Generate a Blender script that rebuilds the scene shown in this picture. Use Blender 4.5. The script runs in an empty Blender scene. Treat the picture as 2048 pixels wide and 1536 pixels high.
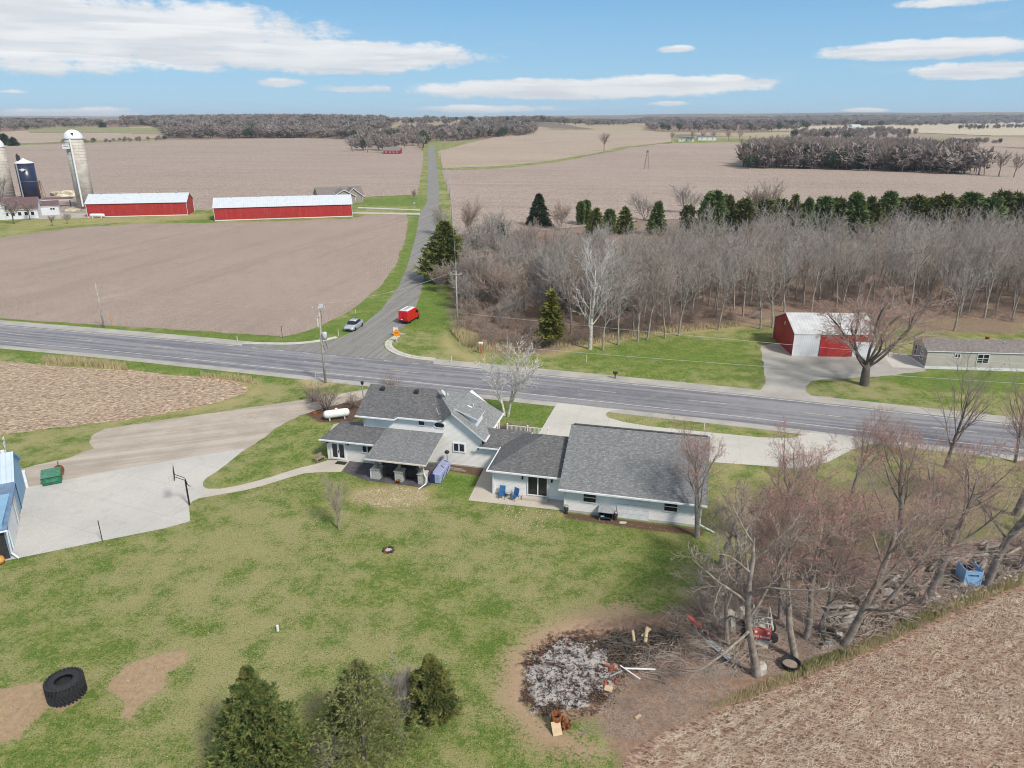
import bpy, math, random
import numpy as np
from mathutils import Vector, Matrix, noise
from mathutils.geometry import tessellate_polygon
R = math.radians
SC = bpy.context.scene
COL = SC.collection
# ------------------------------------------------------------------ camera
FPX = 1450.0; PITCH = R(20.2); CH = 33.0
cam = bpy.data.cameras.new('camera'); camo = bpy.data.objects.new('camera', cam); COL.objects.link(camo)
cam.sensor_width = 36.0; cam.lens = 36.0*FPX/2048.0
cam.clip_start = 0.5; cam.clip_end = 60000
camo.location = (0, 0, CH); camo.rotation_euler = (R(90)-PITCH, 0, 0)
SC.camera = camo
SC.render.resolution_x = 1024; SC.render.resolution_y = 768
try: SC.render.engine = 'CYCLES'; SC.cycles.filter_width = 1.05
except Exception: pass
SC.view_settings.view_transform = 'Standard'; SC.view_settings.look = 'None'
SC.view_settings.exposure = 0.43; SC.view_settings.gamma = 1
# ------------------------------------------------------------------ sun
SUN_EL = R(46); SUN_AZ = math.atan2(0.66, -0.75)      # azimuth measured from +Y towards +X
sd = Vector((math.sin(SUN_AZ)*math.cos(SUN_EL), math.cos(SUN_AZ)*math.cos(SUN_EL), math.sin(SUN_EL)))
sl = bpy.data.lights.new('sun', 'SUN'); sl.energy = 3.0; sl.angle = R(9); sl.color = (1, 0.93, 0.83)
so = bpy.data.objects.new('sun', sl); COL.objects.link(so); so.location = sd*200
so.rotation_euler = sd.to_track_quat('Z', 'Y').to_euler()

# ------------------------------------------------------------------ node helpers
class NT:
    def __init__(s, tree): s.t = tree; s.n = tree.nodes; s.l = tree.links
    def new(s, typ, **kw):
        nd = s.n.new(typ)
        for k, v in kw.items():
            if k.startswith('i_'):
                nd.inputs[k[2:].replace('_', ' ')].default_value = v
            else: setattr(nd, k, v)
        return nd
    def link(s, a, b): s.l.new(a, b)
    def m(s, op, a, b=None, c=None, clamp=False):
        nd = s.n.new('ShaderNodeMath'); nd.operation = op; nd.use_clamp = clamp
        for i, x in enumerate((a, b, c)):
            if x is None: continue
            if isinstance(x, (int, float)): nd.inputs[i].default_value = x
            else: s.l.new(x, nd.inputs[i])
        return nd.outputs[0]
    def mix(s, f, a, b, mode='MIX'):
        nd = s.n.new('ShaderNodeMix'); nd.data_type = 'RGBA'; nd.blend_type = mode; nd.clamp_factor = True
        if isinstance(f, (int, float)): nd.inputs[0].default_value = f
        else: s.l.new(f, nd.inputs[0])
        for i, x in ((6, a), (7, b)):
            if isinstance(x, tuple): nd.inputs[i].default_value = x if len(x) == 4 else (*x, 1)
            else: s.l.new(x, nd.inputs[i])
        return nd.outputs[2]
    def noise(s, vec, scale, detail=4, rough=0.55, dist=0):
        nd = s.new('ShaderNodeTexNoise'); nd.inputs['Scale'].default_value = scale
        nd.inputs['Detail'].default_value = detail; nd.inputs['Roughness'].default_value = rough
        nd.inputs['Distortion'].default_value = dist
        if vec is not None: s.l.new(vec, nd.inputs['Vector'])
        return nd.outputs['Fac']
    def mapping(s, vec, scale=(1, 1, 1), rot=(0, 0, 0), loc=(0, 0, 0)):
        nd = s.new('ShaderNodeMapping'); nd.inputs['Scale'].default_value = scale
        nd.inputs['Rotation'].default_value = rot; nd.inputs['Location'].default_value = loc
        s.l.new(vec, nd.inputs['Vector']); return nd.outputs[0]
    def ramp(s, f, lo, hi):
        nd = s.new('ShaderNodeMapRange'); nd.clamp = True; nd.interpolation_type = 'SMOOTHSTEP'
        nd.inputs['From Min'].default_value = lo; nd.inputs['From Max'].default_value = hi
        s.l.new(f, nd.inputs['Value']); return nd.outputs['Result']

# ------------------------------------------------------------------ world: sky and clouds
def pix_dir(px, py):
    a = (px-1024)/FPX; b = (768-py)/FPX
    c, s = math.cos(PITCH), math.sin(PITCH)
    v = Vector((a, c+b*s, -s+b*c)); v.normalize(); return v
def azel(px, py):
    v = pix_dir(px, py); return math.atan2(v.x, v.y), math.asin(v.z)
W = bpy.data.worlds.new('World'); SC.world = W; W.use_nodes = True
wt = NT(W.node_tree); wt.n.clear()
sky = wt.new('ShaderNodeTexSky', sky_type='NISHITA', sun_disc=False, sun_elevation=SUN_EL, sun_rotation=SUN_AZ,
             altitude=300, air_density=1.0, dust_density=0.35, ozone_density=2.2)
tc = wt.new('ShaderNodeTexCoord'); sep = wt.new('ShaderNodeSeparateXYZ'); wt.link(tc.outputs['Generated'], sep.inputs[0])
az = wt.m('ARCTAN2', sep.outputs[0], sep.outputs[1]); el = wt.m('ARCSINE', sep.outputs[2])
cmb = wt.new('ShaderNodeCombineXYZ'); wt.link(az, cmb.inputs[0]); wt.link(wt.m('MULTIPLY', el, 2.2), cmb.inputs[1])
n1 = wt.noise(cmb.outputs[0], 13, 9, 0.62, 0.2); n2 = wt.noise(cmb.outputs[0], 42, 6, 0.65)
nn = wt.m('ADD', wt.m('MULTIPLY', wt.m('SUBTRACT', n1, 0.5), 3.2), wt.m('MULTIPLY', wt.m('SUBTRACT', n2, 0.5), 1.6))
# cloud centre in the picture of the sky, half width, half height (pixels there), weight
CL = [(100, 55, 620, 80, 1.7), (640, 112, 350, 38, 1.6), (350, 100, 360, 45, 1.1), (60, 130, 250, 22, .6), (560, 165, 50, 11, 1), (715, 178, 80, 10, .9),
      (1150, 178, 360, 24, 1.6), (1340, 168, 260, 20, 1.4), (1000, 218, 170, 9, .9), (1350, 98, 38, 9, 1), (1850, 100, 280, 22, 1.5), (1960, 140, 160, 22, 1.5),
      (1330, 207, 50, 6, 1), (1730, 220, 50, 5, 1), (1920, 2, 160, 12, 1.0), (170, 225, 150, 12, .8), (20, 183, 40, 5, .7),
      (2500, 60, 400, 60, 1), (-700, 80, 500, 60, 1)]
dens = None; shade = None
for (px, py, rx, ry, wgt) in CL:
    a0, e0 = azel(px, py); a1, _ = azel(px+rx, py); _, e1 = azel(px, py-ry)
    qx = wt.m('DIVIDE', wt.m('SUBTRACT', az, a0), abs(a1-a0)); qy = wt.m('DIVIDE', wt.m('SUBTRACT', el, e0), abs(e1-e0))
    # flatter base: stretch below centre
    r2 = wt.m('ADD', wt.m('MULTIPLY', qx, qx), wt.m('MULTIPLY', qy, qy))
    d = wt.m('MULTIPLY', wt.m('SUBTRACT', 1.0, r2), wgt)
    dens = d if dens is None else wt.m('MAXIMUM', dens, d)
    sh = wt.m('MULTIPLY', wt.m('ADD', wt.m('MULTIPLY', qy, .5), .5, clamp=True), wt.m('GREATER_THAN', d, -.3))
    shade = sh if shade is None else wt.m('MAXIMUM', shade, sh)
dens = wt.m('MAXIMUM', dens, -1.5)
cf = wt.ramp(wt.m('ADD', dens, nn), -.1, 0.78)
wisp = wt.m('MULTIPLY', wt.ramp(wt.noise(wt.mapping(cmb.outputs[0], (1, 2.5, 1), loc=(3, 1, 0)), 5, 8, .65), .55, .8), .18)
cf = wt.m('MAXIMUM', cf, wisp)
n4 = wt.noise(wt.mapping(cmb.outputs[0], (.6, 3.5, 1), loc=(9, 2, 0)), 11, 6, .6)
lum = wt.m('ADD', wt.m('MULTIPLY', shade, .4), wt.m('ADD', wt.m('MULTIPLY', n1, .35), wt.m('MULTIPLY', wt.ramp(n4, .35, .62), .42)), clamp=True)
ccol = wt.mix(lum, (4.1, 4.4, 4.9, 1), (7.0, 7.0, 7.0, 1))
grad = wt.mix(wt.ramp(el, 0.0, 0.26), (2.25, 4.25, 6.1, 1), (.75, 2.65, 5.2, 1))
grad = wt.mix(wt.ramp(el, 0.30, 0.75), grad, (4.6, 4.6, 4.45, 1))  # paler sky overhead, out of view, added for brighter neutral fill
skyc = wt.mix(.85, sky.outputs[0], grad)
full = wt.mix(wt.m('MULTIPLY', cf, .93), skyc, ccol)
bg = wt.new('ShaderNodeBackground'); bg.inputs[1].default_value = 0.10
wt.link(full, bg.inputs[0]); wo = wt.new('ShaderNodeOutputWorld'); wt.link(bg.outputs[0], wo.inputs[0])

# ------------------------------------------------------------------ terrain
def ss(a, b, x):
    t = np.clip((x-a)/(b-a), 0, 1); return t*t*(3-2*t)
def TH(x, y):
    x = np.asarray(x, float); y = np.asarray(y, float)
    left = 1-ss(-200, 500, x)
    t = ss(1150, 2300, y)*(5+17*left+3*np.sin(x/620+1)+2*np.sin(x/250+y/500))
    t = t+ss(4200, 7600, y)*(27-12*left+42*ss(300, 3000, x)+8*np.sin(x/1500+.6)+5*np.sin(x/610)+3*np.sin(x/240))
    t = t+9*np.exp(-((x-60)/90)**2-((y-1900)/260)**2)
    t = t+5*np.exp(-((x-255)/160)**2-((y-1050)/160)**2)*ss(700, 900, y)
    return t
def G(px, py, z=0.0):
    """point on the terrain seen towards a picture position"""
    d = pix_dir(px, py)
    if d.z < -1e-5:
        t = (z-CH)/d.z
        if d.y*t < 880: return Vector((d.x*t, d.y*t, z))
    t = 850/d.y; st = 8
    while t < 14000:
        if CH+d.z*t <= float(TH(d.x*t, d.y*t)): break
        t += st; st = t*.004
    return Vector((d.x*t, d.y*t, float(TH(d.x*t, d.y*t))))
def HT(base, py_top):
    """height of a thing standing at base whose top is seen in row py_top"""
    b = (768-py_top)/FPX; c, s = math.cos(PITCH), math.sin(PITCH)
    return CH+(-s+b*c)/(c+b*s)*base.y-base.z

# ------------------------------------------------------------------ object helpers
def link(o, parent=None):
    COL.objects.link(o)
    if parent is not None: o.parent = parent
    return o
def tag(o, label=None, cat=None, group=None, kind=None):
    if label: o['label'] = label
    if cat: o['category'] = cat
    if group: o['group'] = group
    if kind: o['kind'] = kind
    return o
def thing(name, label, cat, loc=(0, 0, 0), rz=0, group=None, sc=1):
    o = bpy.data.objects.new(name, None); link(o); o.location = loc; o.rotation_euler = (0, 0, rz)
    o.scale = (sc, sc, sc); o.empty_display_size = .3
    return tag(o, label, cat, group)
def copy_tree(o, parent=None):
    c = o.copy(); link(c)
    if parent is not None: c.parent = parent
    for ch in list(o.children): copy_tree(ch, c)
    return c
class MB:
    def __init__(s): s.v = []; s.f = []; s.mi = []; s.k = 0
    def add(s, vs, fs, mi=None):
        b = len(s.v); s.v += [tuple(p) for p in vs]
        for f in fs: s.f.append(tuple(b+i for i in f)); s.mi.append(s.k if mi is None else mi)
        return s
    def box(s, c, d, rz=0, rx=0, ry=0, mi=None, taper=1):
        hx, hy, hz = d[0]/2, d[1]/2, d[2]/2
        vs = []
        for z in (-1, 1):
            t = taper if z > 0 else 1
            for x, y in ((-1, -1), (1, -1), (1, 1), (-1, 1)): vs.append(Vector((x*hx*t, y*hy*t, z*hz)))
        if rz or rx or ry:
            m = Matrix.Rotation(rz, 3, 'Z') @ Matrix.Rotation(ry, 3, 'Y') @ Matrix.Rotation(rx, 3, 'X'); vs = [m @ v for v in vs]
        c = Vector(c); vs = [v+c for v in vs]
        return s.add(vs, [(0, 3, 2, 1), (4, 5, 6, 7), (0, 1, 5, 4), (1, 2, 6, 5), (2, 3, 7, 6), (3, 0, 4, 7)], mi)
    def b2(s, x0, x1, y0, y1, z0, z1, mi=None):
        return s.box(((x0+x1)/2, (y0+y1)/2, (z0+z1)/2), (x1-x0, y1-y0, z1-z0), mi=mi)
    def tube(s, pts, rad, k=8, cap=True, mi=None):
        pts = [Vector(p) for p in pts]; n = len(pts)
        if isinstance(rad, (int, float)): rad = [rad]*n
        vs = []
        for i, p in enumerate(pts):
            d = (pts[min(i+1, n-1)]-pts[max(i-1, 0)]).normalized()
            a = Vector((0, 0, 1)) if abs(d.z) < .9 else Vector((1, 0, 0))
            u = d.cross(a).normalized(); w = d.cross(u)
            for j in range(k):
                t = 2*math.pi*j/k; vs.append(p+(u*math.cos(t)+w*math.sin(t))*rad[i])
        fs = []
        for i in range(n-1):
            for j in range(k):
                a = i*k+j; b = i*k+(j+1) % k; fs.append((a, b, b+k, a+k))
        if cap: fs.append(tuple(range(k-1, -1, -1))); fs.append(tuple(range((n-1)*k, n*k)))
        return s.add(vs, fs, mi)
    def lathe(s, prof, k=24, c=(0, 0, 0), mi=None, cap=True, axis='Z'):
        vs = []
        for r, z in prof:
            for j in range(k):
                t = 2*math.pi*j/k
                if axis == 'Z': vs.append((c[0]+r*math.cos(t), c[1]+r*math.sin(t), c[2]+z))
                elif axis == 'X': vs.append((c[0]+z, c[1]+r*math.cos(t), c[2]+r*math.sin(t)))
                else: vs.append((c[0]+r*math.sin(t), c[1]+z, c[2]+r*math.cos(t)))
        fs = []; n = len(prof)
        for i in range(n-1):
            for j in range(k):
                a = i*k+j; b = i*k+(j+1) % k; fs.append((a, b, b+k, a+k))
        if cap: fs.append(tuple(range(k-1, -1, -1))); fs.append(tuple(range((n-1)*k, n*k)))
        return s.add(vs, fs, mi)
    def prism(s, poly, off, mi=None, side=None):
        """poly: list of 3D points, extruded by vector off; top keeps poly"""
        n = len(poly); P = [Vector(p) for p in poly]; Q = [p+Vector(off) for p in P]
        b = len(s.v); s.v += [tuple(p) for p in P+Q]
        tr = tessellate_polygon([P]) if n > 4 else [tuple(range(n))]
        km = s.k if mi is None else mi; sm = km if side is None else side
        for t in tr:
            t = tuple(t); s.f.append(tuple(b+i for i in t)); s.mi.append(km)
            s.f.append(tuple(b+n+i for i in reversed(t))); s.mi.append(sm)
        for i in range(n):
            j = (i+1) % n; s.f.append((b+i, b+n+i, b+n+j, b+j)); s.mi.append(sm)
        return s
    def build(s, name, mats, parent=None, smooth=False, bevel=0, uv=False, loc=None, rz=0):
        me = bpy.data.meshes.new(name); me.from_pydata(s.v, [], s.f); me.update()
        if not isinstance(mats, (list, tuple)): mats = [mats]
        for m in mats: me.materials.append(m)
        me.polygons.foreach_set('material_index', [min(i, len(mats)-1) for i in s.mi])
        import bmesh
        bm = bmesh.new(); bm.from_mesh(me); bmesh.ops.recalc_face_normals(bm, faces=bm.faces); bm.to_mesh(me); bm.free()
        if smooth: me.polygons.foreach_set('use_smooth', [True]*len(me.polygons))
        if uv: auto_uv(me)
        o = bpy.data.objects.new(name, me); link(o, parent)
        if loc is not None: o.location = loc
        if rz: o.rotation_euler = (0, 0, rz)
        if bevel:
            b = o.modifiers.new('bevel', 'BEVEL'); b.width = bevel; b.segments = 2; b.limit_method = 'ANGLE'; b.angle_limit = R(40)
        return o
def auto_uv(me):
    l = me.uv_layers.new(name='UVMap'); z = Vector((0, 0, 1))
    for p in me.polygons:
        n = p.normal; h = z.cross(n)
        if h.length < .02: h = Vector((1, 0, 0))
        h.normalize(); w = n.cross(h)
        for li in p.loop_indices:
            c = me.vertices[me.loops[li].vertex_index].co; l.data[li].uv = (c.dot(h), c.dot(w))
def np_mesh(name, V, F, mats, parent=None, smooth=False, uvs=None, attrs=None, mi=None):
    """V (n,3) float, F (m,k) int -> object"""
    V = np.asarray(V, np.float32); F = np.asarray(F, np.int32); k = F.shape[1]
    me = bpy.data.meshes.new(name)
    me.vertices.add(len(V)); me.vertices.foreach_set('co', V.ravel())
    me.loops.add(F.size); me.loops.foreach_set('vertex_index', F.ravel())
    me.polygons.add(len(F)); me.polygons.foreach_set('loop_start', np.arange(0, F.size, k, dtype=np.int32))
    if smooth: me.polygons.foreach_set('use_smooth', np.ones(len(F), bool))
    if not isinstance(mats, (list, tuple)): mats = [mats]
    for m in mats: me.materials.append(m)
    if mi is not None: me.polygons.foreach_set('material_index', np.asarray(mi, np.int32))
    if attrs:
        for an, arr in attrs.items():
            a = me.color_attributes.new(an, 'FLOAT_COLOR', 'POINT'); a.data.foreach_set('color', np.asarray(arr, np.float32).ravel())
    me.update(calc_edges=True); me.validate()
    o = bpy.data.objects.new(name, me); link(o, parent); return o

# ------------------------------------------------------------------ materials
def base_mat(name):
    m = bpy.data.materials.new(name); m.use_nodes = True; t = NT(m.node_tree); t.n.clear()
    b = t.new('ShaderNodeBsdfPrincipled'); o = t.new('ShaderNodeOutputMaterial'); t.link(b.outputs[0], o.inputs[0])
    b.inputs['Specular IOR Level'].default_value = .3
    return m, t, b
def mat(name, c, c2=None, scale=3, rough=.75, bump=0, metal=0, spec=.3, detail=5, bscale=None, lo=.35, hi=.65, emit=0):
    m, t, b = base_mat(name)
    tcn = t.new('ShaderNodeTexCoord').outputs['Object']
    if c2 is None: c2 = tuple(x*.8 for x in c)
    f = t.ramp(t.noise(tcn, scale, detail), lo, hi)
    t.link(t.mix(f, c, c2), b.inputs['Base Color'])
    b.inputs['Roughness'].default_value = rough; b.inputs['Metallic'].default_value = metal
    b.inputs['Specular IOR Level'].default_value = spec
    if bump:
        bn = t.new('ShaderNodeBump'); bn.inputs['Strength'].default_value = bump; bn.inputs['Distance'].default_value = .05
        t.link(t.noise(tcn, bscale or scale*4, 4), bn.inputs['Height']); t.link(bn.outputs[0], b.inputs['Normal'])
    return m
def siding(name, c, pitch=.13, vert=False, dirt=.9, strength=.6):
    m, t, b = base_mat(name)
    uv = t.new('ShaderNodeTexCoord').outputs['UV']; s = t.new('ShaderNodeSeparateXYZ'); t.link(uv, s.inputs[0])
    fr = t.m('FRACT', t.m('DIVIDE', s.outputs[0 if vert else 1], pitch))
    ob = t.new('ShaderNodeTexCoord').outputs['Object']
    f = t.ramp(t.noise(ob, .7, 6), .3, .75)
    c1 = t.mix(f, c, tuple(x*dirt for x in c))
    if vert:
        sv = t.ramp(t.noise(t.mapping(uv, (2.2, .12, 1)), 1.0, 5, .7), .45, .7); c1 = t.mix(t.m('MULTIPLY', sv, .5), c1, tuple(min(.8, x*.8+.09) for x in c))
        rb = t.m('LESS_THAN', fr, .16); c1 = t.mix(t.m('MULTIPLY', rb, .35), c1, tuple(x*.5 for x in c))
        du = t.ramp(t.noise(t.mapping(uv, (.6, .5, 1), loc=(4, 4, 0)), 1.2, 6, .7), .5, .75); c1 = t.mix(t.m('MULTIPLY', du, .45), c1, tuple(x*.62+.03 for x in c))
    f2 = t.noise(t.mapping(ob, (1, 1, 6)), 4, 3)
    c1 = t.mix(t.m('MULTIPLY', f2, .12), c1, tuple(x*.6 for x in c))
    t.link(c1, b.inputs['Base Color']); b.inputs['Roughness'].default_value = .55
    bn = t.new('ShaderNodeBump'); bn.inputs['Strength'].default_value = strength; bn.inputs['Distance'].default_value = .025
    h = t.m('SUBTRACT', 1.0, fr) if not vert else t.m('LESS_THAN', fr, .2)
    t.link(h, bn.inputs['Height']); t.link(bn.outputs[0], b.inputs['Normal'])
    return m
def shingle(name, c, c2, bw=.35, bh=.15):
    m, t, b = base_mat(name)
    uv = t.new('ShaderNodeTexCoord').outputs['UV']
    br = t.new('ShaderNodeTexBrick'); br.inputs['Scale'].default_value = 1; br.inputs['Brick Width'].default_value = bw
    br.inputs['Row Height'].default_value = bh; br.inputs['Mortar Size'].default_value = .012; br.inputs['Mortar Smooth'].default_value = .6
    br.inputs['Color1'].default_value = (*c, 1); br.inputs['Color2'].default_value = (*c2, 1); br.inputs['Mortar'].default_value = (*[x*.5 for x in c], 1)
    t.link(uv, br.inputs['Vector'])
    wn = t.new('ShaderNodeTexWhiteNoise'); wn.noise_dimensions = '2D'
    sn = t.new('ShaderNodeVectorMath', operation='SNAP'); sn.inputs[1].default_value = (.22, bh, 1); t.link(uv, sn.inputs[0]); t.link(sn.outputs[0], wn.inputs['Vector'])
    co = t.mix(t.m('MULTIPLY', wn.outputs[0], .45), br.outputs['Color'], tuple(x*.38 for x in c))
    ob = t.new('ShaderNodeTexCoord').outputs['Object']
    st = t.ramp(t.noise(t.mapping(uv, (1.2, .25, 1)), 1.1, 6, .65), .42, .75)
    co = t.mix(t.m('MULTIPLY', st, .55), co, tuple(x*.5 for x in c))
    co = t.mix(t.m('MULTIPLY', t.ramp(t.noise(t.mapping(uv, (1, 2.2, 1)), 3.2, 4, .7), .50, .64), .38), co, tuple(min(1, x*1.75) for x in c))
    co = t.mix(t.m('MULTIPLY', t.ramp(t.noise(t.mapping(uv, (1, 2.2, 1), loc=(7, 3, 0)), 3.0, 4, .7), .50, .64), .45), co, tuple(x*.45 for x in c))
    t.link(co, b.inputs['Base Color']); b.inputs['Roughness'].default_value = .9
    bn = t.new('ShaderNodeBump'); bn.inputs['Strength'].default_value = .5; bn.inputs['Distance'].default_value = .02
    t.link(br.outputs['Fac'], bn.inputs['Height']); bn.invert = True; t.link(bn.outputs[0], b.inputs['Normal'])
    return m
M = {}
M['white'] = mat('white_trim', (.78, .79, .80), (.68, .69, .70), 2, .5)
M['offwhite'] = mat('cream_trim', (.66, .63, .56), (.56, .53, .47), 2, .6)
M['siding'] = siding('pale_vinyl_siding', (.84, .82, .79))
M['siding_warm'] = siding('warm_grey_siding', (.74, .71, .66))
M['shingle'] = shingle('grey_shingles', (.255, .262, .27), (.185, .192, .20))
M['shingle_dark'] = shingle('dark_shingles', (.18, .18, .185), (.12, .12, .125))  # darker shingle copy; shade of the main roof's rear slopes put into colour
M['shingle_light'] = shingle('pale_shingles', (.31, .32, .325), (.24, .25, .255))  # paler shingle copy; sunlight on the wing slopes put into colour
M['shingle_brown'] = shingle('brown_shingles', (.27, .24, .23), (.20, .17, .165))
M['shingle_maroon'] = shingle('maroon_shingles', (.19, .12, .13), (.14, .09, .10))
M['glass'] = mat('dark_glass', (.012, .015, .018), (.02, .022, .026), 2, .08, spec=.5)
M['black'] = mat('black_metal', (.015, .015, .017), (.03, .03, .03), 6, .5)
M['dark'] = mat('dark_grey', (.05, .05, .055), (.03, .03, .03), 6, .6)
M['rubber'] = mat('rubber', (.022, .023, .027), (.04, .04, .045), 9, .8, bump=.6)
M['redsteel'] = siding('red_ribbed_steel', (.45, .035, .033), .3, True, .8, .5)
M['redsteel_dark'] = siding('dark_red_ribbed_steel', (.33, .018, .02), .3, True, .8, .5)
M['whitesteel'] = siding('white_ribbed_steel', (.72, .74, .77), .3, True, .85, .5)
M['whiteroof'] = siding('pale_steel_roofing', (.60, .65, .71), .6, True, .88, .5)
M['shedroof'] = siding('grimy_steel_roofing', (.60, .61, .62), .5, True, .7, .5)
M['farA'] = mat('far_twigs_brown', (.30, .25, .23), (.22, .18, .165), .02, .9)
M['farB'] = mat('far_twigs_dark', (.23, .19, .18), (.165, .14, .13), .02, .9)
M['farC'] = mat('far_twigs_grey', (.27, .23, .205), (.2, .165, .15), .02, .9)
M['bluesteel'] = siding('light_blue_steel', (.25, .44, .62), .3, True, .85, .5)
M['blueroof'] = mat('blue_roofing', (.13, .19, .30), (.18, .26, .38), 1.5, .6, bump=.2)
M['paleblue'] = siding('pale_blue_roofing', (.52, .62, .76), .4, True, .85, .4)
M['wood'] = mat('weathered_wood', (.33, .27, .21), (.22, .18, .14), 5, .85, bump=.3)
M['polewood'] = mat('utility_pole_wood', (.45, .42, .38), (.30, .27, .24), 3, .85)
M['greymetal'] = mat('grey_metal', (.42, .44, .46), (.33, .34, .36), 4, .5, metal=.3)
M['concrete'] = mat('concrete_pale', (.52, .505, .48), (.42, .41, .39), .6, .85, bump=.1)
M['silo'] = mat('stave_concrete', (.54, .50, .44), (.42, .385, .335), .45, .9, bump=.3)
M['rust'] = mat('rusty_steel', (.30, .10, .035), (.12, .045, .02), 5, .85, bump=.3)
M['green'] = mat('green_paint', (.018, .14, .07), (.03, .20, .11), 2.5, .5)
M['greenlid'] = mat('faded_green_lid', (.05, .17, .11), (.09, .22, .16), 3, .5)
M['stone'] = mat('pillar_stone', (.55, .54, .50), (.38, .37, .35), 7, .9, bump=.7)
M['carpaint'] = mat('silver_paint', (.52, .55, .60), (.50, .53, .58), 1, .3, metal=.4, spec=.5)
M['redpaint'] = mat('red_paint', (.62, .012, .018), (.55, .01, .015), 1, .3, spec=.5)
M['orange'] = mat('orange_sign', (.85, .30, .01), (.80, .27, .01), 1, .6)
M['blue'] = mat('blue_sling', (.035, .12, .30), (.05, .15, .34), 3, .7)
M['lav'] = mat('lavender_cover', (.34, .38, .58), (.28, .31, .50), 2, .7, bump=.3)
M['navy'] = mat('navy_cover', (.02, .03, .09), (.03, .04, .11), 2, .7)
M['siloblue'] = mat('blue_glazed_steel', (.012, .022, .075), (.03, .035, .06), .35, .3, spec=.5)
M['skyblue'] = mat('crate_blue', (.22, .42, .68), (.30, .48, .70), 4, .6)
M['redfaded'] = mat('faded_red', (.55, .08, .06), (.50, .11, .09), 5, .55)
M['cream'] = mat('cream_metal', (.60, .57, .50), (.42, .39, .34), 7, .6)
M['beige'] = siding('beige_siding', (.50, .46, .42))
M['tan'] = siding('taupe_siding', (.33, .29, .26))
M['orangeplastic'] = mat('orange_plastic', (.65, .33, .08), None, 4, .5)
M['brick'] = mat('red_brick', (.36, .10, .06), (.25, .08, .05), 12, .9, bump=.3)
M['board'] = mat('pale_board', (.56, .42, .27), (.48, .36, .23), 3, .8)
M['skylight'] = mat('skylight_glass', (.05, .13, .25), None, 2, .1, spec=.6)
M['dish'] = mat('dish_grey', (.60, .61, .62), None, 3, .5)
# bark and foliage
M['bark_grey'] = mat('grey_bark', (.28, .25, .225), (.17, .15, .13), 2, .9, bump=.5)
M['bark_wood'] = mat('pale_wood_bark', (.37, .335, .295), (.19, .165, .145), .6, .9)
M['bark_dark'] = mat('dark_bark', (.10, .085, .075), (.15, .13, .11), 2, .9, bump=.5)
M['bark_tan'] = mat('pale_ridged_bark', (.33, .28, .235), (.20, .165, .135), 2.5, .9, bump=.7, bscale=5)
M['bark_white'] = mat('white_bark', (.62, .59, .55), (.40, .37, .33), 3, .8)
M['twig_grey'] = mat('grey_twigs', (.42, .385, .355), (.29, .26, .235), .5, .9)
M['twig_brown'] = mat('brown_twigs', (.31, .245, .21), (.22, .175, .15), .5, .9)
M['twig_tan'] = mat('tan_twigs', (.40, .335, .28), (.28, .23, .195), .5, .9)
M['twig_red'] = mat('reddish_twigs', (.40, .315, .27), (.29, .225, .19), .6, .9)
M['twig_white'] = mat('pale_twigs', (.66, .63, .60), (.5, .47, .44), .5, .9)
M['bud'] = mat('red_buds', (.46, .22, .18), (.34, .19, .155), 1.2, .8)
M['cedar'] = mat('cedar_foliage', (.055, .095, .026), (.18, .195, .055), 2.2, .8, lo=.38, hi=.62)
M['cedar_thin'] = mat('thin_cedar_foliage', (.12, .145, .045), (.22, .22, .09), 1.8, .8)
M['pine'] = mat('pine_foliage', (.06, .085, .025), (.18, .185, .05), .9, .8, lo=.38, hi=.62)
M['pine_mid'] = mat('yellowish_pine_foliage', (.09, .12, .035), (.22, .22, .065), 1.1, .8, lo=.38, hi=.62)
M['spruce'] = mat('spruce_foliage', (.02, .04, .024), (.055, .08, .042), .9, .8)
M['pine_dark'] = mat('dark_pine_foliage', (.085, .135, .045), (.18, .235, .085), .5, .8)
M['pine_gold'] = mat('yellow_pine_foliage', (.13, .15, .03), (.22, .20, .05), .9, .8)
# ------------------------------------------------------------------ GROUND
def grid_rows():
    ys = [-20.0]
    while ys[-1] < 22: ys.append(ys[-1]+1.0)
    while ys[-1] < 62: ys.append(ys[-1]+.2)
    while ys[-1] < 13500: ys.append(ys[-1]*1.0125)
    return np.array(ys)
GY = grid_rows(); GU = np.linspace(-1.12, 1.12, 860)
GX = GU[None, :]*(GY[:, None]+25); GYY = np.repeat(GY[:, None], len(GU), 1); GZ = TH(GX, GYY)
NR, NC = GX.shape
def poly_w(poly):
    return [(p[0], p[1]) if len(p) == 3 else tuple(G(*p))[:2] for p in poly]
def sdist(poly, X, Y):
    """signed distance, positive inside"""
    n = len(poly); best = np.full(X.shape, 1e9); ins = np.zeros(X.shape, bool)
    for i in range(n):
        x0, y0 = poly[i]; x1, y1 = poly[(i+1) % n]; dx, dy = x1-x0, y1-y0
        L = dx*dx+dy*dy+1e-9; t = np.clip(((X-x0)*dx+(Y-y0)*dy)/L, 0, 1)
        best = np.minimum(best, (X-x0-t*dx)**2+(Y-y0-t*dy)**2)
        if abs(dy) > 1e-9:
            c = ((y0 > Y) != (y1 > Y)) & (X < dx*(Y-y0)/dy+x0); ins ^= c
    return np.where(ins, 1, -1)*np.sqrt(best)
def soft(chan, poly, w, amt=1.0):
    P = poly_w(poly); xs = [p[0] for p in P]; ys = [p[1] for p in P]
    sel = (GX > min(xs)-w) & (GX < max(xs)+w) & (GYY > min(ys)-w) & (GYY < max(ys)+w)
    d = sdist(P, GX[sel], GYY[sel]); v = np.clip(.5+d/(2*w), 0, 1)*amt
    chan[sel] = np.maximum(chan[sel], v)
C1 = np.zeros((NR, NC, 4)); C2 = np.zeros((NR, NC, 4))
DIRT, STRAW, ASH, MULCH = [C1[:, :, i] for i in range(4)]
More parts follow.
